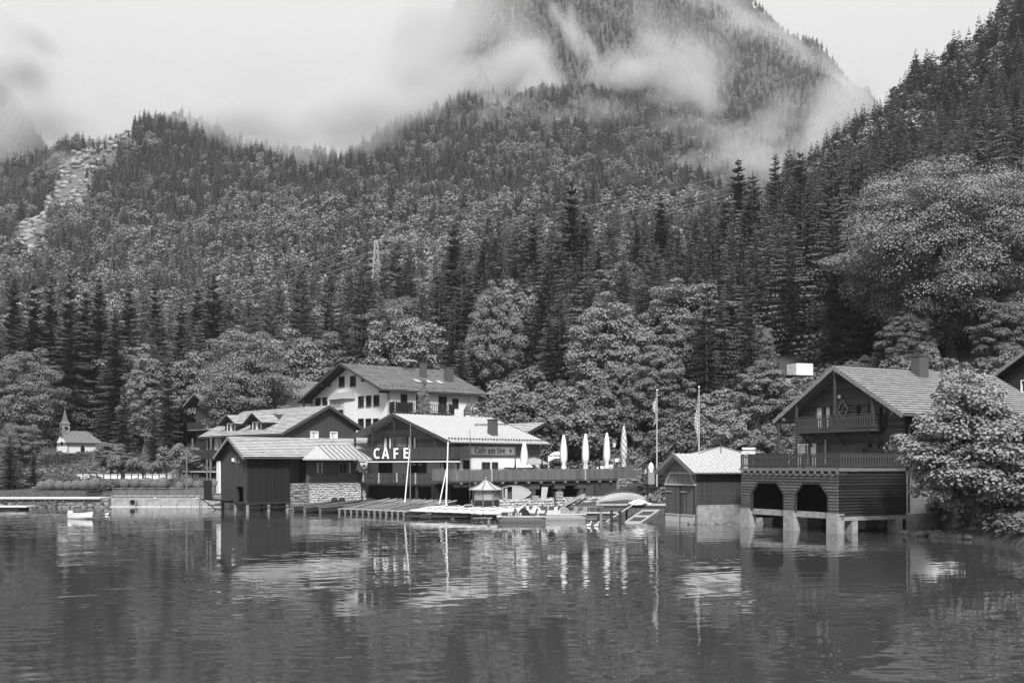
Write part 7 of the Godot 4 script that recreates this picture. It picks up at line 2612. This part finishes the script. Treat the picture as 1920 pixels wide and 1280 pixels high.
func near_plants() -> void:
	rng.seed = 40
	var maple := [broadleaf(20.0, 14.5, 360, 240, 0.19, 201, 0.06, 0.22), broadleaf(20.0, 15.0, 360, 240, 0.19, 202, 0.06, 0.18)]
	var giant := broadleaf(25.0, 27.0, 430, 600, 0.19, 203, 0.0, 0.1)
	var water_bush := broadleaf(9.8, 8.6, 460, 130, 0.18, 204, -0.04, 0.3, 0.05)
	var mid := [broadleaf(13.0, 9.5, 240, 210, 0.18, 205, 0.08, 0.2), broadleaf(13.0, 10.0, 240, 210, 0.18, 206, 0.06, 0.25), broadleaf(13.0, 8.5, 240, 210, 0.18, 207, 0.06, 0.3)]
	var shrub := [broadleaf(4.0, 5.0, 70, 120, 0.15, 208, 0.0, 0.1), broadleaf(4.0, 5.4, 70, 120, 0.15, 209, 0.0, 0.2)]
	var fine := broadleaf(18.0, 6.6, 300, 110, 0.18, 210, 0.0, 0.5, 0.1)
	var fir := [spruce(28.0, 11.5, 36, 13, 8, 211), spruce(28.0, 10.6, 38, 13, 8, 212), spruce(28.0, 12.4, 34, 13, 8, 213)]
	var young := [spruce(16.0, 7.4, 30, 11, 6, 214, 0.02), spruce(16.0, 6.8, 30, 11, 6, 215, 0.02)]
	var L: Array = M.leaves
	var N: Array = M.needles
	# maples
	rng.seed = 41
	standing("maple_tree", "giant spreading maple towering over the chalet roof", giant, 1790, 122, 292, 25.0, L[3], 1.0, "", 1.0)
	standing("maple_bush", "leafy maple bush leaning over the water beside the chalet", water_bush, 1824, 63.5, 694, 9.8, L[3], 1.02, "", 0.5)
	standing("maple_tree", "big rounded maple between the chapel garden and barn house", maple[0], 455, 146, 606, 20.0, L[2], 0.98, "", 2.0)
	standing("maple_tree", "broad pale-topped maple above the chapel at the west end", maple[1], 38, 152, 646, 20.0, L[2], 0.98, "", 0.0)
	standing("maple_tree", "drooping broadleaf tree beside the chapel gable", mid[0], 40, 130, 782, 13.0, L[1], 0.95)
	standing("maple_tree", "tall bright maple left standing behind the flagpoles", mid[1], 1145, 142, 542, 13.0, L[3], 0.85)
	standing("maple_tree", "tallest bright maple on the bank above the small boathouse", mid[0], 1285, 143, 508, 13.0, L[3], 1.15)
	standing("maple_tree", "bright maple below the tallest one on the bank", mid[2], 1240, 124, 640, 13.0, L[2], 1.0)
	standing("maple_tree", "leaning maple beside the box trailer", mid[1], 1425, 134, 598, 13.0, L[2], 0.8)
	standing("maple_tree", "low bushy maple under the box trailer", mid[2], 1432, 104, 672, 13.0, L[2], 1.1)
	standing("maple_tree", "round maple above the chalet roof edge", mid[0], 1523, 160, 556, 13.0, L[1], 1.2)
	standing("maple_tree", "large round broadleaf above the guest house ridge", maple[1], 745, 192, 546, 20.0, L[1], 1.15)
	standing("beech_tree", "pale gnarled beech with bare trunk beside the guest house", mid[1], 932, 176, 520, 13.0, L[2], 0.6)
	standing("maple_tree", "broad maple filling the gap under the giant one", mid[0], 1640, 132, 500, 13.0, L[2], 0.95)
	standing("maple_tree", "shaded maple close behind the chalet chimney", mid[1], 1700, 118, 575, 13.0, L[1], 1.0)
	standing("maple_tree", "shaded maple beneath the giant crown above the eastern house", mid[2], 1880, 112, 560, 13.0, L[1], 1.1)
	standing("maple_tree", "maple at the upper edge of the bank meadow", mid[2], 1580, 150, 560, 13.0, L[2], 1.0)
	standing("birch_tree", "pale feathery birch behind the clipped hedge", fine, 268, 166, 632, 18.0, L[3], 1.0)
	standing("larch_tree", "small feathery larch behind the guest house gable", fine, 578, 172, 622, 18.0, L[2], 0.85)
	standing("larch_tree", "thin young larch growing before the guest house balcony", fine, 797, 124, 700, 18.0, L[2], 0.55)
	standing("apple_tree", "round low apple tree beside the chapel wall", mid[0], 207, 137, 822, 13.0, L[2], 1.25)
	# dark firs
	var firs := [[850, 212, 418], [905, 222, 450], [1000, 222, 392], [1072, 216, 338], [1122, 205, 455], [1165, 214, 488], [1240, 232, 366], [1272, 222, 430], [1305, 226, 402], [1385, 236, 298], [1413, 226, 345], [1455, 240, 288], [1500, 246, 284], [1215, 208, 462], [130, 192, 504], [62, 190, 530], [185, 196, 522], [400, 202, 508], [290, 206, 540], [640, 184, 590], [1640, 205, 380], [1590, 225, 330], [965, 200, 480], [1045, 205, 440], [1095, 214, 400], [1140, 196, 520], [880, 196, 505], [820, 205, 515], [1195, 226, 420], [1330, 215, 440], [1360, 224, 380], [1440, 215, 400], [1480, 228, 350], [1525, 210, 440], [1560, 200, 470], [95, 196, 515], [160, 200, 545], [215, 188, 575], [340, 196, 560], [370, 204, 540], [25, 200, 520], [430, 198, 560], [240, 204, 545]]
	for k in firs.size():
		var f: Array = firs[k]
		standing("fir_tree", "tall dark fir standing out of the wood behind the village", fir[k % 3], f[0], f[1], f[2], 28.0, N[k % 3], rng.randf_range(0.8, 1.05), "tall firs behind the village")
	var pales := [[1030, 186, 466], [1105, 178, 520], [1340, 188, 470], [1432, 178, 428], [1482, 172, 462], [1475, 168, 545], [865, 166, 640], [1030, 168, 590]]
	for k in pales.size():
		var f: Array = pales[k]
		standing("spruce_tree", "lighter green spruce at the lower edge of the wood", young[k % 2], f[0], f[1], f[2], 16.0, N[3], 1.25, "light spruces at the wood edge")
	standing("spruce_tree", "small dark spruce on the lawn right of the birch", young[0], 232, 148, 722, 16.0, N[1], 1.0)
	standing("spruce_tree", "pointed dark spruce overtopping its lawn neighbours", young[1], 314, 158, 664, 16.0, N[0], 0.8)
	standing("spruce_tree", "bushy spruce beside the pollarded limes", young[1], 288, 146, 742, 16.0, N[2], 0.9)
	standing("spruce_tree", "broad low fir drooping to the west quay", young[0], 18, 119, 815, 16.0, N[2], 1.5)
	standing("spruce_tree", "second low fir by the quay hedge", young[1], 62, 121, 850, 16.0, N[2], 1.6)
	# shrubs on the banks
	rng.seed = 44
	var bushes := [[1085, 130, 752], [1125, 128, 730], [1165, 127, 742], [1195, 125, 735], [1110, 126, 790], [1060, 124, 742], [945, 128, 730], [1000, 127, 748], [975, 138, 715], [1275, 106, 775], [1330, 104, 770], [1375, 100, 770], [1400, 98, 805], [1445, 96, 800], [1350, 112, 720], [1180, 130, 690], [1130, 134, 690], [1080, 132, 720], [1470, 122, 730], [1560, 118, 690], [1600, 122, 672], [1640, 124, 668], [1690, 112, 660], [1740, 110, 650], [1850, 108, 660], [1900, 106, 650], [940, 145, 700], [985, 150, 690], [1040, 146, 700]]
	for k in bushes.size():
		var f: Array = bushes[k]
		standing("bank_shrub", "leafy shrub on the steep bank behind the waterfront", shrub[k % 2], f[0], f[1], f[2], 4.0, L[k % 3], 0.85, "shrubs on the bank")
	for f in [[1775, 72, 925], [1810, 68, 940], [1850, 66, 930], [1890, 64, 925], [1930, 63, 930], [1870, 72, 890], [1915, 70, 880]]:
		standing("bank_shrub", "low shrub on the rocky shore under the maple bush", shrub[1], f[0], f[1], f[2], 4.0, L[1], 1.6, "low shrubs on the rocky shore")
	for f in [[96, 126, 886, "rounded rhododendron beside the low firs"], [135, 127, 888, "wide rhododendron in the middle of the flower bank"], [172, 126, 888, "rhododendron next to the apple tree"], [207, 117.5, 898, "loose dark shrub breaking the row of clipped balls"], [385, 124, 838, "flowering shrub below the barn balcony"]]:
		standing("rhododendron", f[3], shrub[0], f[0], f[1], f[2], 4.0, L[1], 1.25)
	# pollarded limes
	var pollard_b := Build.new()
	var pollard_t := Build.new()
	rng.seed = 45
	pollard_t.tube(Vector3(0, -0.4, 0), Vector3(0.1, 1.9, 0), 0.34, 0.26, 9)
	for k in 7:
		var w := TAU * k / 7.0 + rng.randf()
		var tip := Vector3(cos(w) * 2.1, 3.0 + rng.randf() * 1.0, sin(w) * 1.6)
		var knee := Vector3(cos(w) * 1.1, 2.3 + rng.randf() * 0.5, sin(w) * 0.8)
		pollard_t.tube(Vector3(0.1, 1.8, 0), knee, 0.18, 0.13, 7)
		pollard_t.tube(knee, tip, 0.13, 0.1, 7)
		for q in 5:
			clump(pollard_b, tip + around() * 0.5 + U * 0.2, Vector3(0.5, 0.42, 0.5), 80, 0.17, 0.45)
		clump(pollard_b, knee + U * 0.5, Vector3(0.5, 0.4, 0.5), 60, 0.17, 0.45)
	var pollard := [pollard_t.mesh(), pollard_b.mesh()]
	for f in [[228, 126, 858, 1.05, "gnarled pollarded lime with dark forked trunk"], [268, 128, 868, 0.8, "small pollarded lime in the middle of its row"], [284, 132, 866, 0.8, "slim pollarded lime behind the middle one"], [334, 127, 838, 0.95, "thick-trunked pollarded lime beside the barn house"], [312, 131, 862, 0.8, "pollarded lime leaning to the thick-trunked one"]]:
		var base := ground(f[0], f[1]) - 0.1
		var k: float = (rise(f[2], f[1]) - base) / 4.4
		tree("pollarded_lime", f[4], pollard, site(f[0], f[1], base), rng.randf() * TAU, Vector3(k * f[3], k, k * f[3]), L[2], "pollarded limes on the lawn")
	# clipped balls along the promenade
	var ball := Build.new()
	rng.seed = 46
	for k in 1500:
		var e := around()
		var m := (e + around() * 0.35).normalized()
		var tone := rng.randf_range(0.75, 1.2)
		ball.tint = Color(tone, tone, tone)
		leaf(ball, e * (1.0 - 0.08 * rng.randf()) * Vector3(1, 0.9, 1), m, 0.11, 1.2)
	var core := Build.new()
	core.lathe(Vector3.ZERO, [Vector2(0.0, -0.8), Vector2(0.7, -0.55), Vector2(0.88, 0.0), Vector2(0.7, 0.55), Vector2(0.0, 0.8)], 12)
	var stem := Build.new()
	stem.tube(Vector3(0, -1.4, 0), Vector3(0, -0.5, 0), 0.12, 0.1, 7)
	var meshes := [ball.mesh(), core.mesh(), stem.mesh()]
	for f in [[78, 911, 0.72], [92, 909, 0.85], [111, 910, 0.72], [127, 910, 0.7], [142, 909, 0.76], [158, 909, 0.82], [177, 907, 0.86], [234, 907, 0.82], [254, 906, 0.78], [274, 906, 0.86], [304, 907, 1.0], [290, 908, 0.75], [354, 906, 0.78], [371, 910, 0.75], [336, 912, 0.7], [402, 908, 0.85]]:
		var s: float = f[2] * 0.86
		var o := thing("topiary_ball", "clipped round shrub in the row along the promenade", "shrub", site(f[0], 117.5, rise(f[1], 117.5)), rng.randf() * TAU, "clipped balls along the promenade")
		put(meshes[0], "foliage", L[2], o).scale = Vector3(s, s, s)
		put(meshes[1], "inner_twigs", bark(), o).scale = Vector3(s, s, s)
		put(meshes[2], "stem", bark(), o).scale = Vector3(s, s, s)
	# clipped box hedge
	var hb := Build.new()
	for k in 2600:
		var p := Vector3(rng.randf_range(-2.4, 2.4), rng.randf_range(0, 1.5), rng.randf_range(-0.7, 0.7))
		var face := rng.randi() % 3
		var m := Vector3.UP
		if face == 0:
			p.y = 1.5
		elif face == 1:
			p.z = 0.7
			m = Vector3(0, 0, 1)
		else:
			p.x = signf(p.x) * 2.4
			m = Vector3(signf(p.x), 0, 0)
		leaf(hb, p + around() * 0.06, (m + around() * 0.5).normalized(), 0.16, 1.2)
	var hedge := thing("box_hedge", "dark clipped box hedge below the barn house", "hedge", site(367, 119.5, 1.4))
	part(hb, "foliage", L[0], hedge)
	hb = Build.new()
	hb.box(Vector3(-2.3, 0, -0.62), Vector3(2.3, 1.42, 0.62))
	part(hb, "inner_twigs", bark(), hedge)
	# rough grass on open banks
	var gb := Build.new()
	rng.seed = 48
	for k in 5200:
		var be := rng.randf_range(900, 1960)
		var sd := shore(be) + 3.0 + rng.randf() * 46.0
		if be < 1190 and sd < 118.0:
			continue
		var p := site(be, sd, ground(be, sd))
		var tone := rng.randf_range(0.7, 1.3)
		gb.tint = Color(tone, tone, tone)
		for q in 4:
			leaf(gb, p + Vector3(rng.randf_range(-0.6, 0.6), 0.12 + rng.randf() * 0.25, rng.randf_range(-0.6, 0.6)), (U + around() * 0.8).normalized(), rng.randf_range(0.25, 0.5), 1.6)
	for k in 1500:
		var be := rng.randf_range(1755, 1980)
		var sd := shore(be) + 0.8 + rng.randf() * 6.0
		var p := site(be, sd, ground(be, sd))
		for q in 5:
			leaf(gb, p + Vector3(rng.randf_range(-0.3, 0.3), 0.05 + rng.randf() * 0.2, rng.randf_range(-0.3, 0.3)), (U + around() * 0.9).normalized(), rng.randf_range(0.1, 0.26), 1.8)
	for k in 2500:
		var be := rng.randf_range(20, 900)
		var sd := rng.randf_range(119.0, 172.0)
		var p := site(be, sd, ground(be, sd))
		for q in 3:
			leaf(gb, p + Vector3(rng.randf_range(-0.6, 0.6), 0.1, rng.randf_range(-0.6, 0.6)), (U + around() * 0.8).normalized(), rng.randf_range(0.2, 0.4), 1.6)
	var g := part(gb, "bank_grass", L[1], self)
	tag(g, "rough grass and weeds on the open banks", "grass", "", "stuff")
	rng.seed = 49
	shore_rocks(25.2, 31.5, 66.5, 150, 0.12, 0.42, "pale broken rock on the shore below the maple bush", "rocks below the maple bush", -9.0, 3.0)
	shore_rocks(13.0, 16.5, 79.5, 12, 0.15, 0.4, "dark rock at the waterline by the boathouse footing", "rocks at the boathouse footing")

func _ready() -> void:
	# camera: a level camera with a raised lens
	var cam := Camera3D.new()
	cam.name = "camera"
	cam.projection = Camera3D.PROJECTION_FRUSTUM
	cam.near = 0.1
	cam.far = 6000.0
	cam.size = 2.0 * 0.1 * 640.0 / FOCAL
	cam.frustum_offset = Vector2(0, 0.1 * 232.0 / FOCAL)
	cam.position = Vector3(0, EYE, 0)
	add_child(cam)
	cam.current = true
	var env := Environment.new()
	env.background_mode = Environment.BG_SKY
	env.tonemap_mode = Environment.TONE_MAPPER_LINEAR
	env.tonemap_exposure = 2.3
	var sky := ProceduralSkyMaterial.new()
	sky.sky_top_color = grey(0.86)
	sky.sky_horizon_color = grey(0.19)
	sky.sky_curve = 1.0
	sky.ground_bottom_color = grey(0.06)
	sky.ground_horizon_color = grey(0.12)
	sky.sun_angle_max = 0.0
	env.sky = Sky.new()
	env.sky.sky_material = sky
	env.fog_enabled = true
	env.fog_density = 0.0001
	env.fog_light_color = Color(1, 1, 1)
	env.volumetric_fog_enabled = true
	env.volumetric_fog_density = 0.0
	env.sdfgi_enabled = true
	env.ssao_enabled = true
	env.ssil_enabled = true
	var we := WorldEnvironment.new()
	we.name = "environment"
	we.environment = env
	add_child(we)
	var sun := DirectionalLight3D.new()
	sun.name = "sun"
	sun.light_energy = 0.8
	sun.light_angular_distance = 10.0
	sun.light_color = Color(1, 1, 1)
	sun.shadow_enabled = true
	add_child(sun)
	sun.look_at_from_position(Vector3(2, 60, 62), Vector3.ZERO)

	M.needles = []
	M.leaves = []
	for k in 4:
		M.needles.append(leaf_material([0.05, 0.065, 0.085, 0.125][k], 0.0))
		M.leaves.append(leaf_material([0.14, 0.175, 0.215, 0.26][k], 0.3))
	M.needle_mass = leaf_material(0.11, 0.0)
	M.leaf_mass = leaf_material(0.26, 0.0)
	var t0 := Time.get_ticks_msec()
	water()
	terrain()
	print("terrain ", Time.get_ticks_msec() - t0)
	forest()
	building_materials()
	rng.seed = 3
	lake_chalet()
	small_boathouse()
	cafe()
	guest_house()
	barn()
	pile_boathouse()
	chapel()
	ivy_hut()
	back_house()
	terrace()
	terrace_things()
	kiosk()
	boats()
	jetties()
	west_shore()
	hillside_things()
	near_plants()
	scree()
	print('plants ', Time.get_ticks_msec() - t0)
	print("forest ", Time.get_ticks_msec() - t0)
	mists()
